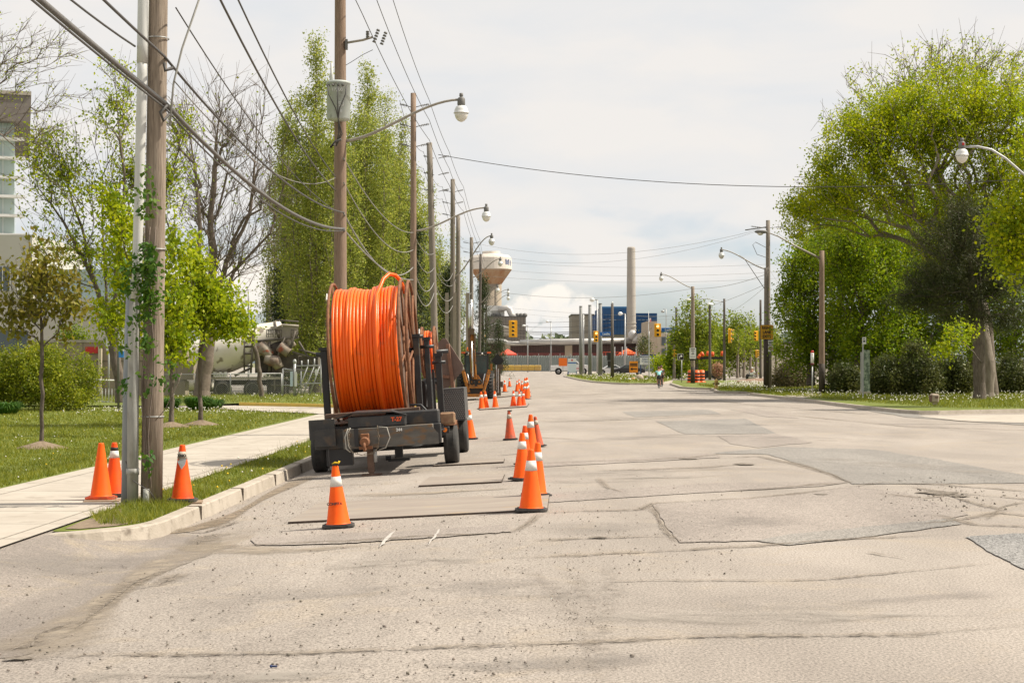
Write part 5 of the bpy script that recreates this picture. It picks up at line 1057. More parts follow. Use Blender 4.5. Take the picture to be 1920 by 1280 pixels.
def reel(name, label, c, w, rh, rf, hose, nw, m, rings=2, spokes=8, loop=False, stub=True):
    """c: centre in trailer coordinates; the axle lies along x."""
    t = thing(name, label, 'reel', TM @ Vector(c), rot=trot)
    hs = MB(); step = w / nw
    for k in range(nw):
        x = -w / 2 + step * (k + .5); dr = .014 * math.sin(k * 1.7) + .010 * math.sin(k * 5.3) - (.03 if nw > 10 and 8 <= k <= 10 else 0)
        nn = 72; pts = []
        for i in range(nn): a = 2 * math.pi * i / nn; pts.append((x + .006 * math.sin(a * 2 + k), (rh - hose + dr + .005 * math.sin(a * 3 + k * 2)) * math.cos(a), (rh - hose + dr) * math.sin(a)))
        hs.tube(pts, step * .505, 12, closed=True)
    hs.lathe([(rh - hose * 2.2, -w / 2), (rh - hose * 2.2, w / 2)], 48, (0, 0, 0), Matrix.Rotation(R(90), 3, 'Y')) if nw < 3 else None
    hb = hs.build('coiled_hose', m, t)
    if loop:
        lp = MB(); x0 = .30; pts = []
        for i in range(30):
            s = i / 29; a = R(205 - 165 * s) if 0 else R(200 - 118 * min(1, s * 1.35)); rr = rh + .02
            if s < .74: pts.append((x0 - .10 + .12 * s, rr * math.cos(a) * 1.0, rr * math.sin(a)))
        last = Vector(pts[-1]); 
        base = [(-.02 + x0 - .06, -rh * math.cos(R(k)) , rh * math.sin(R(k))) for k in range(-62, 72, 6)]
        top = [(x0 - .03, -rh * .34, rh * .98), (x0 + .02, -rh * .22, rh * 1.10), (x0 + .12, -rh * .1, rh * 1.18), (x0 + .22, 0, rh * 1.16), (x0 + .30, .08, rh * 1.08), (x0 + .34, .14, rh * .98), (x0 + .34, .3, rh * .9)]
        lp.tube([(p[0], p[1] - .03, p[2]) for p in base[:-2]] + top, step * .56, 12); lp.build('loose_loop', m, hb)
    for sx in (-1, 1):
        fl = MB()
        for q in range(rings if sx > 0 else 1):
            xx = sx * (w / 2 + .045 + q * .13)
            fl.torus((xx, 0, 0), rf - .03 * q, .028, 72, 8, 'x')
        fl.torus((sx * (w / 2 + .045), 0, 0), rf * .35, .025, 36, 6, 'x')
        for k in range(spokes):
            a = 2 * math.pi * k / spokes + .2
            for xx in ([w / 2 + .045, w / 2 + .175] if sx > 0 and rings > 1 else [w / 2 + .045]): fl.cyl((sx * xx, .08 * math.cos(a), .08 * math.sin(a)), (sx * xx, rf * math.cos(a), rf * math.sin(a)), .022, None, 6)
        fl.build('flange', M_rust, t)
        if sx < 0: MB().box((sx * (w / 2 + .075), -rf * .62, rf * .78), (.02, .1, .14), rot=(R(-35), 0, 0)).build('sticker', M_signw, t)
    MB().lathe([(rh - hose * 2.4, -w / 2 - .03), (rh - hose * 2.4, w / 2 + .03)], 40, (0, 0, 0), Matrix.Rotation(R(90), 3, 'Y')).build('drum', M_rustb, t)
    MB().cyl((-w / 2 - .2, 0, 0), (w / 2 + .3, 0, 0), .045, None, 12).build('axle', M_blackc, t)
    return t
reel('hose_reel', 'huge reel wound with glossy orange conduit hose, standing on the black trailer', (-.17, .35, 2.13), 1.17, 1.205, 1.30, .034, 19, M_hose, loop=True)
reel('hose_reel', 'small narrow reel of orange hose behind the huge reel on the trailer', (.70, 3.2, 2.10), .16, .44, .50, .03, 3, M_hose, rings=1, spokes=6)
# board with a wooden frame, back of a warning sign, leaning on the trailer
sb = thing('warning_board', 'brown back of a diamond road sign leaning behind the trailer', 'sign board', (X(828, 33.8), 33.8, Z(687, 33.8)), rot=(R(8), R(4), R(-14)))
o = MB().prism([(-.52, .02), (.0, .60), (.08, .60), (.47, .06), (.47, -.04), (.06, -.58), (-.04, -.58), (-.55, -.04)], 'y', 0, .02).build('board', mat('board_brown', (.15, .10, .082), (.19, .135, .11), 3, .8), sb)
MB().box((.22, -.03, -.08), (.07, .05, 1.15), rot=(0, R(-9), 0)).box((-.08, -.03, -.2), (.55, .05, .06)).box((.34, -.05, -.72), (.06, .05, .62), rot=(0, R(-9), 0)).build('timber_frame', mat('timber_red', (.20, .10, .065), (.26, .14, .09), 8, .8), sb)

# ---------------------------------------------------------------- steel plates on the road
PG = 'steel road plates beside the trailer'
def plate(label, quad, th=.028):
    pts = [P(px, py) + Vector((0, 0, th)) for px, py in quad]; c = sum(pts, Vector()) / 4; pts = [p - c for p in pts]
    mb = MB().add(pts + [p - Vector((0, 0, th + .01)) for p in pts], [(0, 1, 2, 3), (4, 5, 1, 0), (5, 6, 2, 1), (6, 7, 3, 2), (7, 4, 0, 3)])
    o = mb.build('steel_plate', M_plate); o.location = c; tag(o, label, 'steel plate', PG)
    e = MB(); 
    for a, b in ((0, 1), (1, 2)):
        pa, pb = pts[a], pts[b]; d = (pb - pa); q = Vector((d.y, -d.x, 0)).normalized() * .004
        e.add([pa + q + Vector((0, 0, -.002)), pb + q + Vector((0, 0, -.002)), pb + q - Vector((0, 0, th)), pa + q - Vector((0, 0, th))], [(3, 2, 1, 0)])
    e.build('rusty_edge', mat('plate_edge', (.05, .035, .026), (.09, .065, .05), 20, .9), o)
plate('longest steel plate at the front, between the two nearest cones', [(540, 982), (1026, 958), (1030, 929), (600, 944)])
plate('middle steel plate in front of the trailer jack', [(785, 913), (940, 905), (946, 891), (805, 897)])
plate('steel plate beside the right front wheel', [(812, 875), (944, 868), (946, 861), (830, 864)])
plate('thin steel plate under the row of three cones by the backhoe', [(898, 769), (988, 763), (992, 757), (912, 761)], .04)
plate('farthest steel plate beside the backhoe tyre', [(928, 746), (985, 741), (990, 737), (935, 740)], .05)

# ---------------------------------------------------------------- traffic cones
def cone_proto(kind):
    body = {'plain': M_cone, 'clean': M_cone, 'worn': M_conep, 'dirty': M_coned, 'taped': M_conep}[kind]
    t = thing('traffic_cone', 'orange cone', 'traffic cone')
    MB().lathe([(.15, .028), (.138, .04), (.132, .05), (.036, .685), (.033, .70), (.026, .703)], 28).build('cone_body', body, t)
    sq = []
    for i in range(24):
        a = 2 * math.pi * i / 24; k = 1 / max(abs(math.cos(a)), abs(math.sin(a))); k = min(k, 1.22); sq.append((.185 * k * math.cos(a), .185 * k * math.sin(a)))
    MB().prism(sq, 'z', 0, .022).prism([(x * .86, y * .86) for x, y in sq], 'z', .0222, .034).build('base', M_coned if kind == 'plain' else M_cbase, t)
    rr = lambda z: .132 - (.096) * (z - .05) / .635 + .0025
    if kind in ('clean', 'worn'): MB().lathe([(rr(.46), .46), (rr(.575), .575)], 28).build('reflective_band', M_band, t)
    if kind == 'dirty': MB().lathe([(rr(.52), .52), (rr(.62), .62)], 28).build('reflective_band', M_bandd, t)
    if kind == 'taped':
        MB().lathe([(rr(.50), .50), (rr(.595), .595)], 28).build('reflective_band', M_band, t); MB().lathe([(rr(.597), .597), (rr(.64) + .003, .64)], 28).build('black_tape', M_ink, t)
    return t
protos = {}
def cone(kind, label, px, py, h=None, rz=0, tilt=(0, 0), z=None, group='traffic cones along the works'):
    p = P(px, py, z) if z is not None else P(px, py)
    if kind not in protos: t = cone_proto(kind); protos[kind] = (t, list(t.children))
    else:
        t = protos[kind][0].copy(); COL.objects.link(t)
        for c0 in protos[kind][1]: copy_tree(c0, t)
    t.location = p + Vector((0, .1, .012)); t.rotation_euler = (tilt[0], tilt[1] + (R(-3.2) if z is None and p.x < 0 else 0), rz); s = (h or .70) / .70; t.scale = (s, s, s)
    tag(t, label, 'traffic cone', group); return t
c = cone('clean', 'clean orange cone with white band standing alone in front of the trailer, nearest the camera', 633, 990, .70, .1)
text('CONFITA', .04, M_ink, c, (-.03, -.124, .27), rot=(R(81), 0, 0), bold=.002)
MB().box((.0, 0, .71), (.07, .07, .02)).build('black_cap', M_ink, c); MB().tube([(-.03, 0, .715), (.0, -.02, .735), (.04, 0, .725), (.05, 0, .75)], .012, 5).build('yellow_ribbon', M_yel, c)
cone('clean', 'front cone of the stack beside the long steel plate, scuffed white band', 996, 960, .72)
cone('clean', 'cone half hidden behind the front right cone, leaning right', 1006, 931, .69, .3, (0, R(1.5)))
cone('clean', 'bright banded cone just behind the pair at the long plate', 979, 901, .70, .5)
cone('worn', 'cone mostly hidden behind the bright banded one, grubby band', 984, 873, .67, .2)
cone('clean', 'tall banded cone at the back of the near right cluster', 995, 850, .74, .1)
cone('dirty', 'grimy dark cone tilting left at the back of the near right cluster', 1009, 838, .62, .3, (0, R(-6)))
c = cone('dirty', 'dark faded cone with a black cap, alone left of the near right cluster', 957, 825, .66); MB().box((.02, 0, .705), (.11, .06, .03)).build('black_cap', M_ink, c)
cone('clean', 'clean banded cone beside the trailer rear wheel', 882, 824, .70)
cone('clean', 'left one of the pair right of the backhoe stabiliser', 903.5, 767, .70, .2); cone('clean', 'right one of the pair right of the backhoe stabiliser', 911, 766, .70, .5)
cone('clean', 'single cone in front of the backhoe right tyre', 929, 765, .68, .2)
cone('worn', 'left cone of the trio at the end of the thin steel plate', 962.5, 763, .66); cone('worn', 'middle cone of the trio at the end of the thin steel plate', 973.5, 762.5, .62, .4); cone('worn', 'right cone of the trio at the end of the thin steel plate', 981, 761.5, .62, .3)
for px, py, h, lb in [(946.7, 735, .74, 'cone right of the loader arm behind the backhoe'), (955.6, 725, .66, 'distant cone alone, farthest to the left'), (969.5, 734, .68, 'leftmost cone of the distant cluster'), (973.2, 730, .68, 'second cone from the left, rear of the distant cluster'), (978.6, 734, .66, 'cone in the middle of the distant cluster'),
                      (983.5, 748, .74, 'nearest left cone of the distant cluster'), (988.2, 748, .74, 'nearest right cone of the distant cluster'), (990, 744, .72, 'rightmost cone of the distant cluster'), (984.5, 738, .9, 'cone rising behind the nearest of the distant cluster'), (988, 736, .9, 'farthest right cone of the distant cluster')]:
    cone('clean', lb, px, py, h, px % 1)
c = cone('plain', 'plain orange cone without band on the pavement, leftmost of all', 186, 937, .74, .1, z=-.075, group='cones round the near pole')
c = cone('taped', 'cone with black tape and grubby white band left of the grey conduit', 211, 931, .72, .2, z=-.075, group='cones round the near pole')
c = cone('dirty', 'orange cone with torn silver tape on the grass right of the near pole', 339, 941, .73, .1, z=-.07, group='cones round the near pole')
for ch in c.children:
    if ch.name.startswith('cone_body'): ch.data = ch.data.copy(); ch.data.materials[0] = M_conep
MB().add([(-.055, -.09, .50), (.02, -.098, .46), (.0, -.105, .40), (.045, -.09, .46), (.06, -.078, .53), (.0, -.09, .54)], [(0, 1, 2), (0, 2, 3), (0, 3, 4, 5)]).build('torn_tape', M_galv, c); text('ZAIO', .045, M_ink, c, (0, -.075, .57), rot=(R(80), 0, 0), bold=.003)
for px, py, lb in ((186, 939, 'flat piece of timber under the leftmost cone'), (340, 942, 'flat piece of timber under the cone right of the near pole')):
    p = P(px, py, -.08); single('timber_offcut', MB().box((0, 0, 0), (.46, .40, .022), rot=(0, 0, .15)), mat('offcut', (.22, .15, .10), (.30, .22, .15), 9, .9), lb, 'timber', p + Vector((.03, .06, .003)))
# soil rings round the young trees
for px, Y, lb in ((78, 34.5, 'olive young tree'), (321, 46, 'first sapling'), (376, 47.5, 'second sapling')):
    p = Vector((X(px, Y), Y, -.085)); o = MB().lathe([(.62, -.04), (.5, .02), (.25, .09), (.05, .15)], 22).build('soil_mound', M_soil); o.location = p; tag(o, 'low mound of bare soil round the ' + lb, 'mound')
p = P(1185, 1232); single('stone', MB().ball((0, 0, .012), (.016, .014, .012), 7, 5), M_gravel, 'single dark stone on the road near the bottom', 'stone', p)
p = P(514, 1252); single('litter', MB().box((0, 0, .012), (.035, .012, .01)).ball((-.018, 0, .012), (.01, .01, .01), 6, 4), mat('blue_plastic', (.01, .03, .12), rough=.5), 'tiny scrap of blue plastic on the near asphalt', 'litter', p)

# ---------------------------------------------------------------- backhoe seen from behind
BY = 84.0; bs = BY / F; bx = X(893, BY); bz = zroad(bx, BY)
bh = thing('backhoe', 'orange and black backhoe loader seen from behind, boom folded upright', 'backhoe', (bx, BY, bz))
def bp_(px, py, dy=0): return Vector((X(px, BY + dy) - bx, dy, Z(py, BY + dy) - bz))
for px, w in ((866, .50), (917, .50)):
    c = bp_(px, 0, .9); rr = .74
    wl = MB().lathe([(.3, -w / 2), (.62, -w / 2), (.72, -w / 2 + .05), (rr, -w / 2 + .1), (rr, w / 2 - .1), (.72, w / 2 - .05), (.62, w / 2), (.3, w / 2)], 32, (c.x, .9, rr), Matrix.Rotation(R(90), 3, 'Y')).build('tyre', M_rubber, bh)
    lg = MB()
    for k in range(26):
        a = 2 * math.pi * k / 26
        for sx in (-1, 1):
            aa = a + (.12 if sx > 0 else 0); lg.box((c.x + sx * w * .22, .9 + rr * math.cos(aa), rr + rr * math.sin(aa)), (w * .5, .09, .07), rot=(aa - math.pi / 2 + 0, 0, sx * .5))
    lg.build('lug', M_rubber, wl)
    MB().lathe([(0, -w / 2 + .08), (.32, -w / 2 + .04), (.36, -w / 2 - .01), (.36, w / 2 + .01), (0, w / 2 - .05)], 20, (c.x, .9, rr), Matrix.Rotation(R(90), 3, 'Y')).build('rim', M_backhoe, wl)
zc = lambda py: Z(py, BY) - bz; xc = lambda px: X(px, BY) - bx
MB().box((xc(892), .9, (zc(742) + zc(700)) / 2), (1.1, 2.0, zc(700) - zc(742))).box((xc(892), 3.0, .95), (.9, 2.6, .7)).build('body', M_blackc, bh)
cab = MB()
for px in (872, 914): cab.box((xc(px), .1, (zc(735) + zc(664)) / 2), (.08, .09, zc(664) - zc(735))).box((xc(px), 1.4, (zc(735) + zc(664)) / 2), (.07, .08, zc(664) - zc(735)))
cab.box((xc(893), .1, zc(735)), (1.25, .1, .12)).box((xc(893), .7, zc(662)), (1.38, 1.7, .12), bev=.03)
cab.build('cab', M_blackc, bh)
MB().box((xc(893), .08, (zc(732) + zc(666)) / 2), (1.12, .02, zc(666) - zc(732))).box((xc(873), .75, (zc(730) + zc(668)) / 2), (.02, 1.2, 1.7)).box((xc(913), .75, (zc(730) + zc(668)) / 2), (.02, 1.2, 1.7)).build('cab_glass', mat('cab_glass', (.025, .05, .055), (.05, .09, .085), 1.4, .12, spec=.7), bh)
for px in (869, 917): MB().box((xc(px), -.12, zc(661)), (.2, .1, .09)).build('roof_light', mat('amber_red', (.75, .12, .02), rough=.4), bh)
for px in (879, 904): MB().ball((xc(px), -.16, zc(663)), .05, 8, 6).build('work_light', M_white, bh)
MB().lathe([(.07, 0), (.08, .05), (.07, .16), (.02, .2)], 12, (xc(877), .3, zc(658))).build('beacon', mat('beacon_orange', (.95, .2, .01), rough=.3), bh)
MB().box((xc(885), .35, zc(692)), (.35, .3, .5)).build('seat', mat('seat_green', (.06, .10, .08), rough=.8), bh)
MB().box((xc(903), .3, zc(686)), (.35, .05, .35)).build('side_mirror', mat('pale_green', (.25, .35, .28), rough=.5), bh)
for sx in (-1, 1):
    a = MB(); a.tube([(xc(893) + sx * .66, -.35, zc(697)), (xc(893) + sx * .56, -.38, zc(712)), (xc(893) + sx * .37, -.4, zc(735))], [.09, .10, .075], 6, sm=False).box((xc(893) + sx * .68, -.35, zc(696)), (.16, .16, .2)); a.build('stabiliser_arm', M_backhoe, bh)
    MB().tube([(xc(893) + sx * .46, -.3, zc(700)), (xc(893) + sx * .30, -.33, zc(726))], .035, 6).build('stabiliser_ram', M_chrome, bh)
MB().box((xc(893), -.25, zc(741)), (1.05, .35, .16)).prism([(-.40, .62), (.40, .62), (.25, 1.1), (.1, 1.3), (-.1, 1.3), (-.25, 1.1)], 'y', -.5, -.3).build('swing_frame', M_backhoe, bh)
hl = MB()
for sx in (-.2, .17): hl.torus((sx, -.53, .95), .11, .04, 16, 6, 'y')
hl.box((0, -.52, .9), (.14, .02, .35)).build('frame_opening', M_ink, bh)
bm = MB(); bx0 = xc(883)
bm.tube([(xc(890), -.5, 1.15), (xc(888), -.6, zc(700)), (xc(885), -.6, zc(660)), (xc(883.5), -.55, zc(622))], [.15, .14, .12, .11], 6, sm=False).tube([(xc(893), -.62, 1.2), (xc(892), -.7, zc(700)), (xc(889), -.68, zc(650)), (xc(887), -.6, zc(626))], [.05, .06, .06, .05], 6)
bm.build('boom', M_backhoe, bh)
MB().tube([(xc(887.5), -.78, zc(706)), (xc(885), -.76, zc(640))], [.05, .045], 8).build('boom_ram', M_chrome, bh)
MB().box((xc(884), -.6, zc(622)), (.34, .3, .32)).box((xc(880), -.62, zc(640)), (.1, .3, .9)).box((xc(891), -.62, zc(640)), (.09, .3, .7)).build('boom_joint', mat('dark_machine', (.09, .06, .035), (.14, .09, .05), 8, .7), bh)
MB().tube([(xc(881), -.55, zc(618)), (xc(880.5), -.5, zc(570))], .07, 8).tube([(xc(884.5), -.6, zc(618)), (xc(884), -.5, zc(562))], .055, 8).build('dipper_ram', M_chrome, bh)
MB().tube([(xc(888), -.7, zc(720)), (xc(880), -.75, zc(690)), (xc(881), -.7, zc(640)), (xc(884), -.65, zc(615))], .02, 5).tube([(xc(886), -.7, zc(722)), (xc(892), -.78, zc(680)), (xc(889), -.75, zc(640))], .02, 5).build('hydraulic_hose', M_blackc, bh)
for px in (883, 899): MB().box((xc(px), -.02, zc(716)), (.22, .02, .04)).build('label_plate', M_signw, bh)
ld = MB(); x_ = xc(934); ld.box((x_, 3.2, zc(712)), (.22, .4, 1.4)).box((x_ - .18, 3.0, zc(715)), (.12, .3, 1.2)).box((x_ + .1, 3.3, zc(688)), (.3, .5, .25)).box((x_ + .14, 3.2, zc(722)), (.2, .6, .3)).box((x_, 3.1, zc(738)), (.25, .4, .3))
ld.build('loader_arm', mat('dark_machine', (1, 1, 1)), bh)
MB().box((x_ - .02, 2.9, zc(715)), (.04, .05, 1.3)).box((x_ - .12, 2.9, zc(700)), (.05, .05, .9)).build('loader_ram', M_chrome, bh)
MB().box((xc(921), .5, zc(688)), (.1, .3, .35)).build('fender', M_backhoe, bh)
t = thing('warning_sign', 'small black diamond sign seen from behind right of the backhoe', 'sign', (X(933, 88), 88, zroad(-1, 88))); MB().prism([(0, .38), (.36, 0), (0, -.38), (-.36, 0)], 'y', 0, .03).build('board', M_ink, t).location = (0, 0, Z(676, 88) - t.location.z); MB().box((0, .05, 1.0), (.05, .05, 2.0)).build('post', M_capm, t)
# ---------------------------------------------------------------- buildings and works beyond
def wz(Y, a, b): return Z(a, Y), Z(b, Y)
def bld(name, label, cat, px, Y, z=0): return thing(name, label, cat, (X(px, Y), Y, z))
def bx_(t, name, m, p0, p1, q0, q1, Y, d, dy=0, bev=0, mb=None):
    """box whose front spans photo columns p0..p1 and rows q0..q1 at depth Y + dy, d metres deep."""
    yy = Y + dy; x0, x1 = X(p0, yy), X(p1, yy); z1, z0 = Z(q0, yy), Z(q1, yy); o = t.location if t else Vector()
    b = (mb or MB()).box(((x0 + x1) / 2 - o.x, dy + d / 2, (z0 + z1) / 2 - o.z), (x1 - x0, d, z1 - z0), bev=bev)
    return b if mb is not None else b.build(name, m, t)
M_tan = mat('tan_cladding', (.36, .29, .21), (.42, .345, .26), .3, .85); M_tan2 = mat('grey_cladding', (.21, .185, .155), (.26, .23, .195), .2, .85, stretch=(1, 1, .2))
M_brown = mat('brown_cladding', (.085, .05, .045), (.105, .065, .058), .3, .85)
M_bluec = mat('blue_cladding', (.006, .06, .18), (.009, .075, .215), .15, .6)
M_pipe = mat('duct_white', (.55, .53, .50), (.44, .42, .40), .3, .4, metal=.2)
# glass office block at the left edge
Y = 118
t = bld('office_building', 'glass office block with white sunshade fins and brown overhanging roof', 'building', 47, Y); t.rotation_euler = (0, 0, R(17))
bx_(t, 'wall', mat('pale_glass', (.37, .46, .44), (.44, .52, .49), .25, .15, spec=.6), -400, 28, 222, 700, Y, 20)
bx_(t, 'roof', mat('roof_brown', (.17, .145, .13), (.21, .18, .16), .5, .7), -420, 47, 178, 228, Y, 22, -1.2)
bx_(t, 'roof_edge', M_conc, -422, 48, 171, 178, Y, 22.4, -1.3)
for k in range(7): bx_(t, 'sunshade_fin', M_white, -400, 40, 258 + 36 * k, 262.5 + 36 * k, Y, .9, -.9)
mull = MB()
for px in (-120, -80, -40, -12, 7): bx_(t, '', None, px - .6, px + .6, 228, 700, Y, .1, -.06, mb=mull)
mull.build('mullion', M_signw, t)
Y = 100
t = bld('low_building', 'low white and glass building behind the round bush', 'building', 80, Y)
bx_(t, 'wall', mat('render_white', (.52, .50, .45), (.46, .43, .38), .3, .8), -300, 238, 560, 745, Y, 14)
bx_(t, 'glazing', mat('glazing_pale', (.42, .50, .50), (.32, .40, .42), .4, .15), 60, 236, 505, 600, Y, 12, .5)
bx_(t, 'upper_storey', mat('render_white', (1, 1, 1)), -300, 60, 440, 560, Y, 12, -.3)
win = bx_(t, 'window', M_glass, -200, 20, 500, 545, Y, .1, -.36); bx_(t, 'window', M_glass, -200, 52, 620, 660, Y, .1, -.06)
bars = MB()
for k in range(14): bx_(t, '', None, -150 + 14 * k, -148.5 + 14 * k, 500, 545, Y, .06, -.44, mb=bars)
bars.build('window_bar', M_signw, t)
rl = MB(); 
for py in (575, 585, 595): bx_(t, '', None, 60, 236, py, py + 1.2, Y, .05, -.9, mb=rl)
for k in range(10): bx_(t, '', None, 62 + 19 * k, 63.2 + 19 * k, 570, 600, Y, .05, -.9, mb=rl)
rl.build('roof_railing', M_galv, t)
Y = 84
t = bld('retaining_wall', 'tan concrete block wall behind the round bush', 'wall', 170, Y); w = MB()
for r_ in range(3):
    for k in range(9): bx_(t, '', None, 60 + 32 * k + (r_ % 2) * 16, 91 + 32 * k + (r_ % 2) * 16, 642 + r_ * 36, 676 + r_ * 36, Y, 1, .3 * (r_ % 2) * .1, mb=w)
w.build('block', mat('block_tan', (.30, .245, .18), (.24, .20, .15), .6, .9), t); bx_(t, 'coping', M_conc, 50, 350, 637, 642, Y, 1.2, -.05); bx_(t, 'core', mat('core', (.2, .17, .14), rough=.9), 60, 345, 645, 750, Y, .8, .05)
bx_(t, 'red_panel', M_red, 160, 183, 650, 662, Y, .05, -.1); bx_(t, 'cream_post', mat('cream', (.55, .47, .35), rough=.8), 184, 190, 650, 755, Y, .2, -.3)
shrub('shrub', 'planting along the top of the tan block wall', [ell(135, 628, 22, 20, 88, 1), ell(165, 634, 25, 9, 88, 1)], 70, L_green, .12, 26, .2, 140, Q(140, 88, 640))
Y = 72
t = bld('cycle_rail', 'low white tubular rail right of the round bush', 'railing', 200, Y, -.05); m_ = MB()
m_.tube([Q(178, Y, 752) - t.location, Q(178, Y, 714) - t.location, Q(180, Y, 712) - t.location, Q(219, Y, 713) - t.location, Q(224, Y, 722) - t.location, Q(226, Y, 745) - t.location, Q(222, Y, 754) - t.location, Q(178, Y, 752) - t.location], .035, 6)
for px in (186, 192, 198, 204, 210, 216): m_.tube([Q(px, Y, 752) - t.location, Q(px, Y, 728) - t.location], .02, 5)
m_.build('tube_frame', M_white, t)
def signpost(name, label, px, Y, pyb, pyt, boards, cat='sign', pr=.04, pm=None, group=None):
    z0 = Z(pyb, Y); t = thing(name, label, cat, (X(px, Y), Y, z0), group=group); MB().cyl((0, 0, -.05), (0, 0, Z(pyt, Y) - z0), pr, None, 8).build('post', pm or M_galv, t)
    for (p0, p1, q0, q1, m, nm) in boards: bx_(t, nm, m, p0, p1, q0, q1, Y, .03, -.10 if nm != 'back' else .08)
    return t
t = signpost('sign_post', 'grey back of a stop sign with small white plate behind the near pole', 204, 74, 754, 618, [(199, 208, 632, 657, M_signw, 'plate')])
o_ = Vector((0, .06, Z(641, 74) - t.location.z)); MB().prism([(.29 * math.cos(R(22.5 + 45 * k)), .34 * math.sin(R(22.5 + 45 * k))) for k in range(8)], 'y', 0, .02).build('stop_sign', M_galv, t, o_)
t = signpost('banner_post', 'thin dark post with white and blue banner behind the near pole', 222, 60, 769, 555, [(222.5, 232, 600, 658, M_signw, 'banner'), (222.5, 232, 658, 670, mat('banner_blue', (.03, .22, .6), rough=.6), 'banner_foot')], cat='banner', pr=.045, pm=M_capm)
# mixer truck
Y = 87; s = Y / F
t = bld('mixer_truck', 'dusty concrete mixer truck with cream drum and grey rear chutes behind the fence', 'mixer truck', 460, Y, .0)
t.location.z = Z(741, Y); L_ = lambda px, py, dy=0: Vector((X(px, Y + dy), Y + dy, Z(py, Y + dy))) - t.location
M_dust = mat('dusty_steel', (.06, .05, .042), (.17, .145, .118), 1.6, .85, bump=.3); M_drum = mat('drum_cream', (.78, .73, .64), (.70, .64, .55), .8, .55, c3=(.3, .25, .2), s3=2)
a, b = L_(330, 690, 1.3), L_(520, 626, 1.3); d = (b - a); Lg = d.length; Mx = d.to_track_quat('Z', 'Y').to_matrix()
MB().lathe([(.35, -.2), (.75, .2), (1.02, 1.0), (1.15, 2.0), (1.18, 3.0), (1.12, 3.7), (.95, 4.5), (.7, Lg), (.62, Lg + .35), (.0, Lg + .36)], 32, a, Mx).build('mixer_drum', M_drum, t)
MB().lathe([(.72, Lg + .05), (.75, Lg + .18)], 32, a, Mx).build('drum_ring', M_dust, t)
ch = MB(); bx_(t, '', None, 352, 532, 712, 722, Y, 1.0, .8, mb=ch); bx_(t, '', None, 332, 352, 700, 730, Y, 1.6, .5, mb=ch); bx_(t, '', None, 500, 535, 716, 742, Y, 1.8, .4, mb=ch); ch.build('chassis', mat('chassis_dark', (.03, .026, .022), (.08, .068, .055), 2, .85), t)
bx_(t, 'mudguard', mat('dusty_white', (.42, .38, .32), (.30, .26, .21), 1, .8), 393, 528, 707, 711, Y, 2.2, .2)
for px in (417, 474):
    for dy in (.2, 2.1):
        c = L_(px, 730, dy); wl = MB().lathe([(.25, -.14), (.46, -.14), (.5, -.09), (.5, .09), (.46, .14), (.25, .14)], 28, c, Matrix.Rotation(R(90), 3, 'X')).build('wheel', M_rubber, t)
        MB().lathe([(.0, .12), (.1, .14), (.11, .05), (.24, .06), (.36, .15), (.36, -.1), (.0, -.1)], 20, c, Matrix.Rotation(R(90), 3, 'X')).build('rim', mat('rim_dusty', (.5, .46, .40), rough=.7), wl)
tk = MB().cyl(L_(336, 722, .4), L_(403, 722, .4), .36, None, 20); tk.build('fuel_tank', M_drum, t)
bd = MB()
for px in (341, 398): bd.cyl(L_(px - 1.5, 722, .4), L_(px + 1.5, 722, .4), .375, None, 20)
bd.build('tank_strap', M_dust, t)
h = MB(); h.add([L_(508, 612, .6), L_(560, 612, .6), L_(556, 636, .7), L_(520, 640, .7), L_(508, 612, 1.9), L_(560, 612, 1.9), L_(556, 636, 1.8), L_(520, 640, 1.8)], [(0, 1, 2, 3), (7, 6, 5, 4), (0, 4, 5, 1), (1, 5, 6, 2), (3, 2, 6, 7), (0, 3, 7, 4)])
h.tube([L_(515, 616, .5), L_(530, 609, .5), L_(560, 611, .5)], .06, 6); h.build('hopper', mat('dusty_white', (1, 1, 1)), t)
c_ = MB(); c_.tube([L_(486, 646, .4), L_(497, 656, .4), L_(507, 668, .4)], [.32, .33, .28], 10).tube([L_(524, 648, .4), L_(542, 662, .4)], [.34, .30], 8).tube([L_(540, 636, .5), L_(550, 650, .5)], [.22, .2], 8).tube([L_(497, 672, .3), L_(518, 678, .3), L_(524, 690, .3)], [.28, .36, .25], 9); c_.build('chute', mat('chute_worn', (.36, .32, .26), (.17, .11, .08), 1.5, .8, c3=(.3, .08, .04), s3=2.2), t)
fr_ = MB()
for a_, b_, r_ in [((474, 645), (470, 700), .06), ((458, 640), (458, 700), .05), ((458, 663), (474, 663), .05), ((458, 686), (474, 686), .05), ((458, 650), (478, 648), .06), ((480, 640), (560, 632), .07), ((505, 640), (505, 700), .07), ((535, 632), (512, 690), .06), ((555, 620), (540, 668), .07), ((560, 640), (590, 690), .06), ((548, 660), (590, 672), .07), ((500, 700), (560, 695), .08), ((440, 704), (470, 690), .07), ((470, 640), (480, 610), .05), ((520, 600), (560, 603), .05), ((515, 700), (515, 745), .07), ((545, 690), (600, 700), .06), ((560, 655), (600, 665), .06), ((508, 722), (530, 722), .05), ((508, 735), (530, 735), .05)]:
    fr_.tube([L_(*a_, .3), L_(*b_, .35)], r_, 5)
for px in (500, 516, 546):
    for k in range(4): fr_.tube([L_(px + 4 * k, 618, .3), L_(px + 4 * k, 632, .3)], .025, 4)
    fr_.tube([L_(px, 618, .3), L_(px + 12, 618, .3)], .03, 4).tube([L_(px, 626, .3), L_(px + 12, 626, .3)], .03, 4)
fr_.build('rear_frame', M_dust, t)
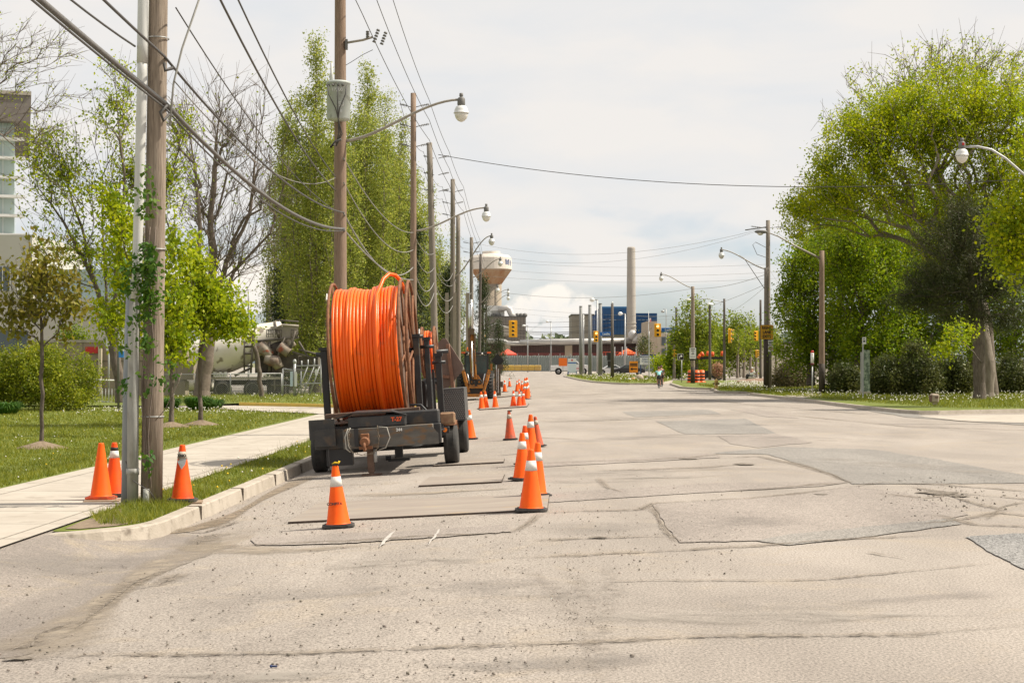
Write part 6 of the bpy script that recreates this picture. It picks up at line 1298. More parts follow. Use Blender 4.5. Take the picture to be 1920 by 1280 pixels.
rr_ = MB(); bx_(t, '', None, 478, 505, 640, 700, Y, 1.2, 1.0, mb=rr_); bx_(t, '', None, 510, 560, 664, 700, Y, 1.4, .8, mb=rr_); bx_(t, '', None, 560, 596, 668, 690, Y, 1.0, .9, mb=rr_); rr_.ball(L_(520, 655, 1), (.6, .5, .5), 10, 8); rr_.build('drive_housing', M_dust, t)
cs = MB()
for k in range(5): bx_(t, '', None, 400 + 5 * k, 404 + 5 * k, 697 + (k % 2) * 2, 706, Y, .4, .1, mb=cs)
cs.build('crate', M_white, t)
bx_(t, 'cab', mat('cab_white', (.5, .48, .44), rough=.5), 270, 330, 640, 735, Y, 2.4, .1)
# chain link fence and gate
def mesh_panel(mb, a, b, z0, z1, step, r=.008):
    a, b = Vector(a), Vector(b); L = (b - a).length; d = (b - a) / L; h = z1 - z0; n = int((L + h) / step)
    for k in range(n):
        for sg in (1, -1):
            x0 = k * step - h if sg > 0 else k * step; s0 = max(0, x0) if sg > 0 else min(L, x0); 
            if sg > 0: s1 = min(L, x0 + h); za, zb = z0 + (s0 - x0), z0 + (s1 - x0)
            else: s1 = max(0, x0 - h); za, zb = z0 + (x0 - s0), z0 + (x0 - s1)
            if za > z1 or abs(s1 - s0) < .05: continue
            pa, pb = a + d * s0, a + d * s1; pa.z = za; pb.z = min(zb, z1)
            mb.add([pa + Vector((0, 0, -r)), pb + Vector((0, 0, -r)), pb + Vector((0, 0, r)), pa + Vector((0, 0, r))], [(0, 1, 2, 3)])
Yf = 83.5; t = bld('chain_link_fence', 'chain link fence in front of the mixer truck wheels', 'fence', 460, Yf); t.location.z = .05; o = t.location
f0 = MB()
for px in (300, 366, 432, 528): f0.cyl(Vector((X(px, Yf), Yf, 0)) - o, Vector((X(px, Yf), Yf, Z(700, Yf))) - o, .035, None, 8)
f0.tube([Vector((X(300, Yf), Yf, Z(702, Yf))) - o, Vector((X(528, Yf), Yf, Z(700, Yf))) - o], .025, 6); f0.build('fence_post', M_galv, t)
m_ = MB(); mesh_panel(m_, Vector((X(300, Yf), Yf, 0)) - o, Vector((X(528, Yf), Yf, 0)) - o, 0, Z(702, Yf) - o.z, .11, .006); m_.build('chain_link', M_galv, t)
t = bld('site_gate', 'open tubular steel site gate leaning at the poplar trunk', 'gate', 565, Yf); t.location.z = .05; o = t.location
g_ = MB(); GG = lambda px, py: Vector((X(px, Yf), Yf - .1, Z(py, Yf))) - o
for seg in [((531, 691), (531, 745)), ((531, 691), (552, 694)), ((552, 694), (552, 745)), ((531, 722), (552, 722)), ((554, 686), (602, 685)), ((602, 672), (602, 744)), ((554, 720), (602, 718)), ((554, 686), (554, 745)), ((578, 674), (578, 690)), ((590, 672), (590, 690)), ((566, 676), (566, 690)), ((578, 686), (555, 744)), ((590, 686), (567, 744)), ((600, 686), (580, 744)), ((565, 694), (565, 742))]: g_.tube([GG(*seg[0]), GG(*seg[1])], .035, 6)
g_.build('gate_frame', M_galv, t); m_ = MB(); mesh_panel(m_, GG(531, 745), GG(602, 745), 0, GG(0, 690).z, .12, .006); m_.build('chain_link', M_galv, t)
MB().tube([GG(553, 745), GG(553, 682)], .075, 8).ball(GG(553, 678), (.1, .1, .14), 8, 6).build('gate_post', M_galv, t)
for px, q0, q1, m in ((546.5, 696, 724, mat('pale_blue_sign', (.5, .6, .68), rough=.6)), (554.5, 697, 724, M_signw), (593, 692, 703, M_signw)): bx_(t, 'notice', m, px - 2.4, px + 2.4, q0, q1, Yf, .02, -.25)
# small lamp pole and thin stack behind the mixer
pole('pale lamp mast far behind the mixer drum', 466, 130, 0, Z(545, 130), .08, M_galv, group=None, name='lamp_pole', cat='lamp pole')
t = thing('chimney', 'thin grey chimney left of the dark conifer', 'chimney', (X(505, 420), 420, 0)); MB().cyl((0, 0, 0), (0, 0, Z(517, 420)), .95, .85, 14).build('shaft', M_tan2, t); MB().cyl((0, 0, Z(524, 420)), (0, 0, Z(516, 420) + .05), 1.0, None, 14).build('collar', M_galv, t)

# water tower
Y = 560; s = Y / F; zb = 0
t = bld('water_tower', 'white water tower with rust streaked bowl and tan concrete stem', 'water tower', 921, Y)
zz = lambda py: Z(py, Y); rr = lambda p: p * s
MB().lathe([(rr(19.5), 0), (rr(19.5), zz(533))], 40).build('stem', mat('stem_tan', (.30, .25, .19), (.26, .215, .165), .2, .9), t)
MB().lathe([(rr(19.5), zz(533)), (rr(38.5), zz(506))], 40, sm=False).build('bowl', mat('rust_streak', (.42, .30, .20), (.32, .15, .07), .25, .9, c3=(.22, .09, .04), s3=.6, stretch=(1, 1, .3)), t)
MB().lathe([(rr(38.5), zz(506)), (rr(39), zz(505)), (rr(38), zz(484)), (rr(33), zz(479)), (rr(17), zz(476.5)), (rr(16.5), zz(471.5)), (0, zz(471))], 40, sm=False).build('tank', mat('tank_white', (.60, .54, .46), (.66, .60, .53), .15, .7), t)
lt = MB()
for px, q0, q1 in ((949, 487, 497), (951.5, 489, 497), (954, 487, 498), (957, 489, 499)):
    a = math.asin(min(.99, (px - 921) / 38.6)); R0 = rr(38.75); x_, y_ = R0 * math.sin(a), -R0 * math.cos(a); lt.box((x_, y_, (zz(q0) + zz(q1)) / 2), (.5, .1, zz(q0) - zz(q1)), rot=(0, 0, a))
ld_ = MB()
for sx in (-.35, .35): ld_.tube([(rr(9) + sx, -rr(17.6), 0), (rr(9) + sx, -rr(17.6), zz(533))], .09, 5)
for k in range(12): ld_.box((rr(9), -rr(17.6), 2 + k * 2.2), (.7, .08, .12))
ld_.build('ladder', M_capm, t)
lt.build('lettering', mat('letter_blue', (.18, .21, .32), rough=.8), t)
# grey plant building
Y = 480
t = bld('plant_building', 'grey brown plant building with rooftop ducts below the water tower', 'building', 945, Y)
bx_(t, 'wall', M_tan2, 903, 986, 594, 700, Y, 30); bx_(t, 'parapet', M_capm, 902.5, 986.5, 592.5, 594, Y, 30.4, -.2)
sm_ = MB()
for k in range(14): bx_(t, '', None, 909 + 5.6 * k, 909.3 + 5.6 * k, 595, 650, Y, .2, -.1, mb=sm_)
bx_(t, '', None, 904, 986, 609, 609.5, Y, .2, -.1, mb=sm_); sm_.build('cladding_seam', mat('seam_grey', (.13, .11, .09), rough=.9), t)
bx_(t, 'roof_house', M_white, 903, 946, 573, 592, Y, 14, 3); bx_(t, 'louvre', mat('louvre', (.4, .39, .36), rough=.7), 922, 937, 582, 590, Y, .2, 2.8)
bx_(t, 'stair_panel', mat('pale_panel', (.42, .37, .30), rough=.8), 944, 963, 610, 630, Y, .3, -.3)
u_ = lambda px, py, dy=0: Vector((X(px, Y + dy), Y + dy, Z(py, Y + dy))) - t.location
MB().tube([u_(934, 579, 2), u_(950, 577, 2), u_(955, 580, 2), u_(959, 590, 2), u_(968, 595, 2)], [.9, .9, 1.0, .9, .8], 12).build('roof_duct', M_pipe, t)
rb = MB(); 
for px in (925, 935, 962, 970, 977, 984): rb.ball(u_(px, 591, 2), (.8, .8, .7), 8, 5)
rb.build('roof_vent', M_capm, t)
# long white ducts and brown wall
Y = 440
t = bld('long_building', 'long low brown clad building carrying the white overhead duct', 'building', 1050, Y)
bx_(t, 'wall', M_brown, 908, 1216, 645, 700, Y, 25)
for p0, p1 in ((943, 957), (1059, 1073)): bx_(t, 'wall_bay', M_tan, p0, p1, 645, 700, Y, .5, -.5)
bx_(t, 'roof_edge', mat('roof_dark', (.08, .06, .055), rough=.8), 908, 1216, 643.5, 645.2, Y, 26, -.6)
bx_(t, 'cladding_foot', mat('red_foot', (.16, .05, .045), rough=.8), 908, 1216, 661, 668, Y, .3, -.35)
sm_ = MB()
for k in range(62): bx_(t, '', None, 911 + 4.9 * k, 911.35 + 4.9 * k, 646, 666, Y, .1, -.08, mb=sm_)
sm_.build('cladding_seam', mat('seam_dark', (.05, .032, .03), rough=.9), t)
u_ = lambda px, py, dy=0: Vector((X(px, Y + dy), Y + dy, Z(py, Y + dy))) - t.location
MB().tube([u_(912, 638, -3), u_(940, 638, -3), u_(946, 640, -3), u_(951, 643, -3), u_(960, 644, -3), u_(1185, 639, -3)], [.55, .55, .6, .6, .6, .62], 12).build('overhead_duct', M_pipe, t)
MB().tube([u_(975, 641.5, -3), u_(1060, 639.5, -3), u_(1180, 638.5, -3)], [.7, .75, .75], 12).build('duct_sleeve', M_pipe, t)
MB().ball(u_(1186, 628, -4), (1.2, 1.2, 1.4), 12, 8).ball(u_(1196, 636, -4), (1.6, 1.4, 1.3), 12, 8).tube([u_(1184, 622, -4), u_(1190, 634, -4)], .9, 10).build('duct_bend', M_pipe, t)
# blue building
Y = 640
t = bld('incinerator_building', 'deep blue clad building behind the chimney with grey wing', 'building', 1160, Y)
bx_(t, 'wall', M_bluec, 1125, 1178, 577, 627, Y, 40); bx_(t, 'wall', M_bluec, 1176, 1232, 587, 627, Y, 38, 1); bx_(t, 'roof', mat('roof_blue', (.05, .2, .45), rough=.5), 1129, 1178, 574.5, 577, Y, 38, 0)
bx_(t, 'base', mat('base_grey', (.30, .28, .25), rough=.8), 1072, 1232, 626, 700, Y, 36, 1.5)
bx_(t, 'wing', M_tan2, 1072, 1112, 591, 640, Y, 30, -1); bx_(t, 'wing_roof', M_capm, 1071, 1114, 588.5, 591, Y, 31, -1.2)
lv = MB(); 
for k in range(5): bx_(t, '', None, 1111 + k * 3.2, 1112.6 + k * 3.2, 592, 622, Y, .3, -1.3, mb=lv)
lv.build('glazing_bar', mat('bar_blue', (.15, .22, .4), rough=.6), t); bx_(t, 'glazing', M_navy, 1110, 1126, 590, 626, Y, 5, -.6)
lv = MB()
for px in (1130, 1142, 1150, 1196, 1204, 1212): bx_(t, '', None, px, px + 5, 599, 600, Y, .2, -.25, mb=lv)
sm_ = MB()
for k in range(18): bx_(t, '', None, 1128 + 5.8 * k, 1128.3 + 5.8 * k, 588, 626, Y, .3, -.2, mb=sm_)
for q in (600, 613): bx_(t, '', None, 1126, 1232, q, q + .3, Y, .3, -.18, mb=sm_)
sm_.build('cladding_seam', mat('seam_blue', (.003, .035, .11), rough=.8), t)
lv.build('wall_vent', mat('vent_pale', (.25, .35, .5), rough=.6), t)
# chimney
Y = 600
t = bld('chimney', 'tall pale concrete chimney in front of the blue building', 'chimney', 1183.5, Y)
MB().lathe([(X(1193, Y) - X(1183.5, Y) + .1, 0), (1.75, Z(600, Y)), (1.52, Z(466, Y)), (1.3, Z(463, Y)), (1.2, Z(463, Y) - .1), (0, Z(463, Y) - .2)], 28).build('shaft', mat('chimney_concrete', (.33, .30, .265), (.38, .345, .305), .15, .9), t)
mb = MB()
for py in (620, 613, 606): mb.lathe([(1.95, Z(py, Y)), (1.95, Z(py, Y) + .3)], 28)
mb.build('collar', mat('collar', (.42, .39, .34), rough=.7), t)
# tan building right
Y = 420
t = bld('office_wing', 'tan concrete office wing right of the chimney', 'building', 1235, Y)
bx_(t, 'wall', M_tan, 1214, 1232, 602, 700, Y, 20); bx_(t, 'wall', mat('tan_pale', (.48, .42, .33), (.44, .38, .30), .3, .85), 1203, 1268, 624, 700, Y, 18, 1)
for p0, p1, q0, q1 in ((1204, 1212, 632, 646), (1240, 1251, 631, 648), (1252, 1264, 631, 648), (1240, 1251, 653, 663), (1252, 1264, 653, 663)):
    w = bx_(t, 'window', mat('window_frame_grey', (.3, .28, .25), rough=.7), p0, p1, q0, q1, Y, .4, .75); bx_(t, 'pane', M_glass, p0 + .8, p1 - .8, q0 + .8, q1 - .8, Y, .1, .6).parent = w
Y = 300
t = bld('low_store', 'low grey pitched store behind the dark square board', 'building', 1290, Y); bx_(t, 'wall', mat('store_grey', (.2, .19, .18), rough=.8), 1265, 1320, 650, 700, Y, 14)
MB().prism([(-3.2, Z(650, Y)), (3.2, Z(650, Y)), (2.6, Z(641, Y)), (-1, Z(637, Y))], 'y', -.5, 14).build('roof', mat('roof_grey', (.09, .085, .08), rough=.8), t)
Y = 190
t = bld('boundary_wall', 'pale rendered wall behind the cedar trunks', 'wall', 1420, Y); bx_(t, 'wall', mat('wall_cream', (.62, .56, .46), (.54, .48, .39), .3, .9), 1365, 1560, 645, 706, Y, .4); bx_(t, 'coping', mat('roof_dark', (1, 1, 1)), 1364, 1560, 641, 645, Y, .7, -.1)
# corrugated fence across the far forecourt
Y = 330
t = bld('sheet_fence', 'grey green corrugated site fence across the forecourt', 'fence', 1060, Y); fm = MB()
x0, x1 = X(930, Y), X(1250, Y); n = 150
for k in range(n):
    xa = x0 + (x1 - x0) * k / n - t.location.x; xb = x0 + (x1 - x0) * (k + 1) / n - t.location.x; fm.add([(xa, .15 * (k % 2), 0), (xb, .15 * ((k + 1) % 2), 0), (xb, .15 * ((k + 1) % 2), Z(666.5, Y) + .05 * math.sin(k)), (xa, .15 * (k % 2), Z(666.5, Y) + .05 * math.sin(k - 1))], [(0, 1, 2, 3)])
fm.build('corrugated_sheet', mat('fence_green', (.25, .275, .255), (.20, .225, .21), .4, .7), t); ps_ = MB()
for k in range(17): ps_.box((x0 + (x1 - x0) * k / 16 - t.location.x, -.1, Z(663, Y) / 2), (.12, .1, Z(662.5, Y)))
ps_.build('fence_post', M_galv, t)
# red railings inside
rr2 = MB(); Y = 345
t = bld('red_railing', 'red railings and gantries beyond the site fence', 'railing', 1180, Y)
for px in range(1130, 1215, 5): bx_(t, '', None, px, px + .9, 659, 700, Y, .1, mb=rr2)
bx_(t, '', None, 1130, 1215, 659, 660.3, Y, .1, mb=rr2); bx_(t, '', None, 1154, 1160, 664, 680, Y, .5, mb=rr2); rr2.build('rail', mat('rail_red', (.55, .08, .03), rough=.6), t)
po = MB()
for px in (1166, 1174, 1192, 1152): bx_(t, '', None, px, px + 1.6, 650, 690, Y, .1, -.3, mb=po)
po.build('white_post', M_signw, t)
def canopy(label, px0, px1, py0, py1, Y, m, body=None):
    t = bld('canopy_tent', label, 'tent', (px0 + px1) / 2, Y); w = X(px1, Y) - X(px0, Y); z0, z1 = Z(py1, Y), Z(py0, Y); h = w / 2
    MB().add([(-h, -h, z0), (h, -h, z0), (h, h, z0), (-h, h, z0), (0, 0, z1), (-h, -h, z0 - .35), (h, -h, z0 - .35), (h, h, z0 - .35), (-h, h, z0 - .35)], [(0, 1, 4), (1, 2, 4), (2, 3, 4), (3, 0, 4), (5, 6, 1, 0), (6, 7, 2, 1), (7, 8, 3, 2), (8, 5, 0, 3)]).build('canopy', m, t)
    p = MB(); 
    for a in (-1, 1):
        for b in (-1, 1): p.cyl((a * h * .92, b * h * .92, 0), (a * h * .92, b * h * .92, z0), .06, None, 6)
    p.build('leg', M_galv, t)
    if body: MB().box((0, 0, (z0 - .4) / 2), (w * .85, w * .8, z0 - .4)).build('booth', body, t)
canopy('red peaked canopy over a dark booth below the grey plant building', 935, 969, 654, 663.5, 350, mat('canopy_red', (.72, .10, .06), rough=.7), M_navy)
canopy('orange red peaked canopy in front of the long brown building', 1160, 1192, 653, 662, 350, mat('canopy_orange', (.80, .13, .03), rough=.7))
Y = 262
br = bld('concrete_barrier', 'long yellow painted concrete barrier across the forecourt', 'barrier', 977, Y)
m_ = MB(); 
for k in range(6):
    bx_(br, '', None, 940 + 12.5 * k, 952.2 + 12.5 * k, 684.5, 694.5, Y, 1.0, bev=.08, mb=m_)
m_.build('block', mat('barrier_yellow', (.55, .36, .07), (.46, .30, .10), .6, .85), br)
for px, Y, top, lb in ((989.5, 300, 611, 'slim grey mast with small lamp right of the plant building'), (1033, 310, 603, 'mast with twin floodlights left of the blue building')):
    t = thing('lamp_pole', lb, 'lamp pole', (X(px, Y), Y, 0), group='masts on the plant forecourt'); MB().cyl((0, 0, 0), (0, 0, Z(top, Y)), .12, .08, 8).build('shaft', M_galv, t); h_ = MB().box((-.3, 0, Z(top, Y)), (.8, .15, .1)).build('lamp_bracket', M_galv, t); MB().ball((-.7, 0, Z(top, Y) + .05), (.35, .25, .22), 8, 6).build('lamp_head', M_signw, h_)
# ---------------------------------------------------------------- signals, signs, vehicles, people
def gz(Y, x=0): return .12 if x > 2 else 0.0
def signal(label, px, q0, q1, Y, n=3, parent_px=None, side=0, lit=True, w=.42, group='yellow traffic signals', arm=None):
    zt, zb = Z(q0, Y), Z(q1, Y); h = zt - zb; t = thing('traffic_signal', label, 'traffic signal', (X(px, Y), Y, (zt + zb) / 2), rz=side, group=group)
    MB().box((0, 0, 0), (h * .5 if side == 0 else h * .42, .06, h), bev=.03).build('backboard', M_yellow, t); MB().box((0, -.12, 0), (h * .26, .2, h * .94), bev=.02).build('housing', M_yellow, t)
    for k in range(n):
        z = h * .46 * (1 - (2 * k + 1) / n); rr = h * .36 / n * .9
        MB().cyl((0, -.215, z), (0, -.235, z), rr, None, 16).build('lens', M_lit if (k == 0 and lit) else mat('lens_dark', (.03, .025, .02), rough=.3), t)
        MB().torus((0, -.30, z), rr * 1.05, .012, 16, 5, 'y', 0, math.pi).tube([(-rr, -.36, z + rr * .3), (0, -.4, z + rr * 1.05), (rr, -.36, z + rr * .3)], .03, 5).build('visor', M_yellow if k else M_yellow, t)
    if arm: MB().tube([(0, .05, -h * .05)] + [Vector((X(a, Y) - t.location.x, .1, Z(b, Y) - t.location.z)) for a, b in arm], .045, 6).build('mast_arm', M_galv, t)
    return t
signal('four lens yellow signal hanging on the long arm below the water tower', 962, 600.5, 632, 205, 4, lit=False, arm=[(930, 606), (912, 614)])
t = signal('yellow signal turned sideways above the backhoe cab', 906, 623, 642, 205, 3, side=R(50), lit=False, arm=[(914, 638), (920, 640)])
signal('yellow signal with lit lens left of the left blue street sign', 1118, 620.5, 641, 215, 3, arm=[(1123, 622), (1127, 627)])
signal('yellow signal with lit lens left of the right blue street sign', 1233, 606.5, 631.5, 172, 3, arm=[(1250, 618), (1268, 622)])
signal('yellow signal seen from the side on the black pole', 1367, 615.5, 643, 150, 3, side=R(70), lit=False, arm=[(1360, 625), (1358, 625)])
signal('large yellow signal tilted away behind the exit sign', 1418, 620, 639, 148, 3, side=R(-30), lit=False)
signal('yellow signal partly hidden in the leaves below the tilted one', 1419, 656, 670, 150, 3, side=R(20), lit=False)
signal('small yellow signal edge-on by the street name pole', 1263, 655, 669, 168, 2, side=R(60), lit=False)
t = thing('pedestrian_signal', 'dark signal head seen from behind beside the wooden post on the island', 'traffic signal', (X(1143, 200), 200, Z(668, 200))); MB().box((0, 0, 0), (.6, .25, 1.0), bev=.03).box((0, 0, -.9), (.5, .22, .7)).build('housing', M_ink, t)
# posts on the island
IG = 'posts on the traffic island'
for px, Y, top, r_, m, lb in ((1089, 205, 575, .24, M_postg, 'leftmost grey steel post on the traffic island'), (1106, 200, 573, .24, M_postg, 'second grey steel post on the traffic island'), (1125.5, 192, 570, .26, M_postg, 'third grey steel post, carrying the left blue street sign')):
    t = thing('steel_post', lb, 'post', (X(px, Y), Y, .12), group=IG); MB().cyl((0, 0, 0), (0, 0, Z(top, Y) - .12), r_, r_ * .8, 14).build('shaft', m, t); MB().box((0, 0, .05), (1.3, 1.0, .16), bev=.03).build('footing', M_conc, t); MB().cyl((0, 0, Z(top, Y) - .12), (0, 0, Z(top, Y) - .02), r_ * .85, None, 14).build('cap', M_postg, t)
t = thing('wooden_post', 'dark wooden post on the island beside the left blue street sign', 'post', (X(1148, 172), 172, .12), group=IG); MB().cyl((0, 0, 0), (0, 0, Z(569, 172) - .12), .19, .14, 12).build('shaft', M_woodd, t); MB().ball((0, 0, Z(567, 172) - .12), (.1, .1, .1), 8, 6).build('sensor', M_signw, t)
for px, Y, top, lb in ((1120, 225, 562, 'mast with floodlight behind the third grey post'), (1094, 230, 590, 'thin pale mast between the first two grey posts'), (1172, 250, 588, 'mast with floodlight left of the tall chimney')):
    t = thing('lamp_pole', lb, 'lamp pole', (X(px, Y), Y, 0), group='masts on the plant forecourt'); MB().cyl((0, 0, 0), (0, 0, Z(top, Y)), .13, .1, 8).build('shaft', M_galv, t)
    if px != 1094: b_ = MB().box((-.25, 0, Z(top, Y)), (.7, .15, .12)).build('lamp_bracket', M_galv, t); MB().ball((-.75, -.1, Z(top, Y) + .0), (.36, .28, .3), 10, 6).build('lamp_head', M_signw, b_)
def bluesign(label, p0, p1, q0, q1, Y):
    t = thing('street_sign', label, 'street sign', (X((p0 + p1) / 2, Y), Y, Z((q0 + q1) / 2, Y)), group='blue street name signs'); w = X(p1, Y) - X(p0, Y); h = Z(q0, Y) - Z(q1, Y)
    MB().box((0, 0, 0), (w, .05, h), bev=.015).build('board', M_blue, t); text('Leslie', h * .85, M_inkw, t, (-w * .06, -.04, 0), bold=.006); text('St', h * .4, M_inkw, t, (w * .34, -.04, h * .15), bold=.004)
bluesign('left blue street name sign on the grey post', 1125, 1151, 622.5, 629.5, 190); bluesign('right blue street name sign above the dark square board', 1240, 1271, 614.5, 622, 168)
t = thing('square_sign', 'dark square back of a sign on the street name pole', 'sign', (X(1266, 166), 166, Z(639, 166))); MB().box((0, 0, 0), (.95, .04, .8)).build('board', mat('sign_back_dark', (.07, .06, .05), rough=.7), t); MB().box((0, .05, 0), (.7, .05, .05)).build('bracket', M_galv, t)
t = signpost('turn_sign', 'black sign with white right turn arrow on a thin post', 1278, 135, 716, 668, [(1270.5, 1281.5, 663, 675, M_signw, 'board')]); ax = X(1270.5, 135) - X(1278, 135)
o = t.location; cx, cz = X(1276, 135) - o.x, Z(669, 135) - o.z
MB().box((cx, -.125, cz), (.44, .012, .47)).build('face', M_ink, t); MB().tube([(cx - .1, -.14, cz - .17), (cx - .1, -.14, cz - .02), (cx - .04, -.14, cz + .06), (cx + .05, -.14, cz + .07)], .03, 6).prism([(cx + .02, cz - .04), (cx + .16, cz + .07), (cx + .02, cz + .19)], 'y', -.15, -.135).build('arrow', M_inkw, t)
# exit sign and companions
Y = 98.6; t = thing('exit_sign', 'yellow square sign reading RIGHT LANE EXITS on the wooden lamp pole', 'sign', (X(1437.5, Y), Y, Z(622.5, Y))); o = t.location
MB().box((0, 0, 0), (.80, .03, .90), bev=.012).build('board', M_ink, t); MB().box((0, -.02, 0), (.765, .012, .865), bev=.005).build('face', M_signy, t)
for k, s in enumerate(('RIGHT', 'LANE', 'EXITS')): text(s, .25, M_ink, t, (0, -.034, .255 - .265 * k), bold=.008, sx=.82)
for q0, q1, lb, nm in ((638, 646, 'small white plate below the yellow exit sign', 0), (648, 659, 'small white no parking plate, lower of the two', 1)):
    t = thing('notice_plate', lb, 'sign', (X(1445, 98.5), 98.5, Z((q0 + q1) / 2, 98.5)), group='small plates on the exit sign pole'); h = Z(q0, 98.5) - Z(q1, 98.5); MB().box((0, 0, 0), (.30, .02, h)).build('board', M_signw, t)
    if nm: MB().torus((0, -.02, .02), .10, .016, 20, 5, 'y').build('ring', M_red, t); MB().box((0, -.018, .02), (.03, .01, .14)).tube([(-.06, -.025, .08), (.06, -.025, -.04)], .012, 4).build('symbol', M_ink, t)
    else: MB().box((0, -.018, .05), (.2, .01, .03)).box((0, -.018, -.03), (.22, .01, .05)).build('symbol', M_ink, t)
Y = 127.6; t = thing('notice_board', 'white notice with black lines on the light wooden pole', 'sign', (X(1299, Y), Y, Z(662, Y))); MB().box((0, 0, 0), (.52, .03, .86)).build('board', M_signw, t); m_ = MB()
for dz, w in ((.33, .34), (.20, .26), (.05, .18), (-.08, .22), (-.28, .40)): m_.box((0, -.02, dz), (w, .01, .055 if dz != -.28 else .03))
m_.build('print', M_ink, t); MB().box((0, 0, -.52), (.46, .03, .12)).build('tab', M_ink, t)
# plant sign
Y = 205; t = thing('plant_sign', 'white and navy treatment plant name board on two dark posts', 'sign', (X(1200, Y), Y, .12)); o = t.location
bx_(t, 'post', M_navy, 1200.5, 1202.2, 683, 708, Y, .15); bx_(t, 'post', M_navy, 1229, 1230.8, 683, 708, Y, .15); bx_(t, 'board', M_signw, 1200, 1231, 670, 683.5, Y, .1, -.05); bx_(t, 'header', M_navy, 1200, 1231, 664.5, 670, Y, .12, -.07)
text('Toronto', .34, M_inkw, t, (.55, -.1, Z(667.3, Y) - .12), bold=.008); text('Ashbridges Bay', .27, M_inkb, t, (1.08, -.08, Z(673.3, Y) - .12), bold=.008); text('Treatment Plant', .27, M_inkb, t, (1.08, -.08, Z(677.5, Y) - .12), bold=.008)
MB().box((1.05, -.07, Z(681.3, Y) - .12), (1.4, .02, .06)).build('small_print', mat('ink_grey', (.3, .3, .35), rough=.7), t)
pole('slim grey pole standing in front of the plant name board', 1217, 150, .12, Z(621, 150), .05, M_galv, group=IG, name='lamp_pole', cat='lamp pole')
t = thing('flag_pole', 'pole with small red and white flag by the tan building', 'flag pole', (X(1216, 300), 300, 0)); MB().cyl((0, 0, 0), (0, 0, Z(583, 300)), .08, .05, 6).build('shaft', M_galv, t); MB().box((.25, 0, Z(600, 300)), (.5, .03, .7)).build('flag', mat('flag', (.6, .2, .2), (.7, .65, .62), 2, .7, lo=.49, hi=.51), t)
# orange detour sign, sandbags
Y = 158; t = thing('detour_sign', 'orange square sign with black arrow pointing left', 'sign', (X(1187, Y), Y, .0)); o = t.location
bx_(t, 'board', M_signo if 0 else mat('detour_orange', (.80, .27, .012), rough=.55), 1180, 1196, 677, 698, Y, .04, -.05); m_ = MB()
bx_(t, '', None, 1181.5, 1195, 681, 683, Y, .02, -.08, mb=m_); bx_(t, '', None, 1181.5, 1195, 684, 686, Y, .02, -.08, mb=m_); m_.build('print', M_ink, t)
MB().box((X(1188.5, Y) - o.x + .05, -.09, Z(691.5, Y)), (.5, .02, .08)).prism([(X(1181.8, Y) - o.x, Z(691.5, Y)), (X(1186, Y) - o.x, Z(688, Y)), (X(1185, Y) - o.x, Z(691.5, Y)), (X(1186, Y) - o.x, Z(695, Y))], 'y', -.1, -.08).build('arrow', M_ink, t)
MB().tube([(-.3, 0, Z(697, Y)), (-.5, -.3, .03)], .04, 5).tube([(-.1, 0, Z(697, Y)), (-.1, .4, .03)], .04, 5).box((.05, -.1, .1), (1.1, .1, .05)).build('stand', mat('timber_pale', (.5, .43, .33), rough=.8), t)
for px, w, m, lb in ((1180, .25, M_signw, 'white sandbag at the left foot of the orange sign'), (1188, .3, mat('bag_orange', (.7, .35, .18), rough=.8), 'orange tinted sandbag under the orange sign'), (1199, .42, mat('bag_tan', (.42, .34, .27), rough=.9), 'large tan heap of sandbags right of the orange sign')):
    p = Vector((X(px, 157), 157, .0)); single('sandbag', MB().ball((0, 0, w * .5), (w, w * .6, w * (.5 if w < .4 else 1.0)), 10, 7), m, lb, 'sandbag', p, group='sandbags by the orange sign')
# sandwich board and pickup, cars
Y = 212; t = thing('sandwich_board', 'white and pale blue information board in front of the pickup', 'sign', (X(1072.5, Y), Y, 0)); o = t.location
bx_(t, 'board', mat('board_pale', (.60, .66, .72), rough=.5), 1064.5, 1080.5, 672, 699, Y, .08); bx_(t, 'stripe', M_blue, 1065, 1080, 679, 681, Y, .02, -.03); bx_(t, 'header', M_signw, 1065, 1080, 672.3, 678.5, Y, .02, -.025); MB().cyl((0, -.05, Z(675, Y)), (0, -.07, Z(675, Y)), .12, None, 12).build('emblem', M_red, t)
for px in (1065, 1081): MB().box((X(px, Y) - o.x, 0, .3), (.25, .5, .6), taper=.4).build('foot', M_navy, t)
t = thing('orange_board', 'plain orange board standing at the pickup bed', 'sign', (X(1055.5, 216), 216, 0)); bx_(t, 'board', M_signo, 1047.7, 1063.3, 671, 686, 216, .05); bx_(t, 'post', M_galv, 1055, 1056, 686, 702, 216, .05, .05)
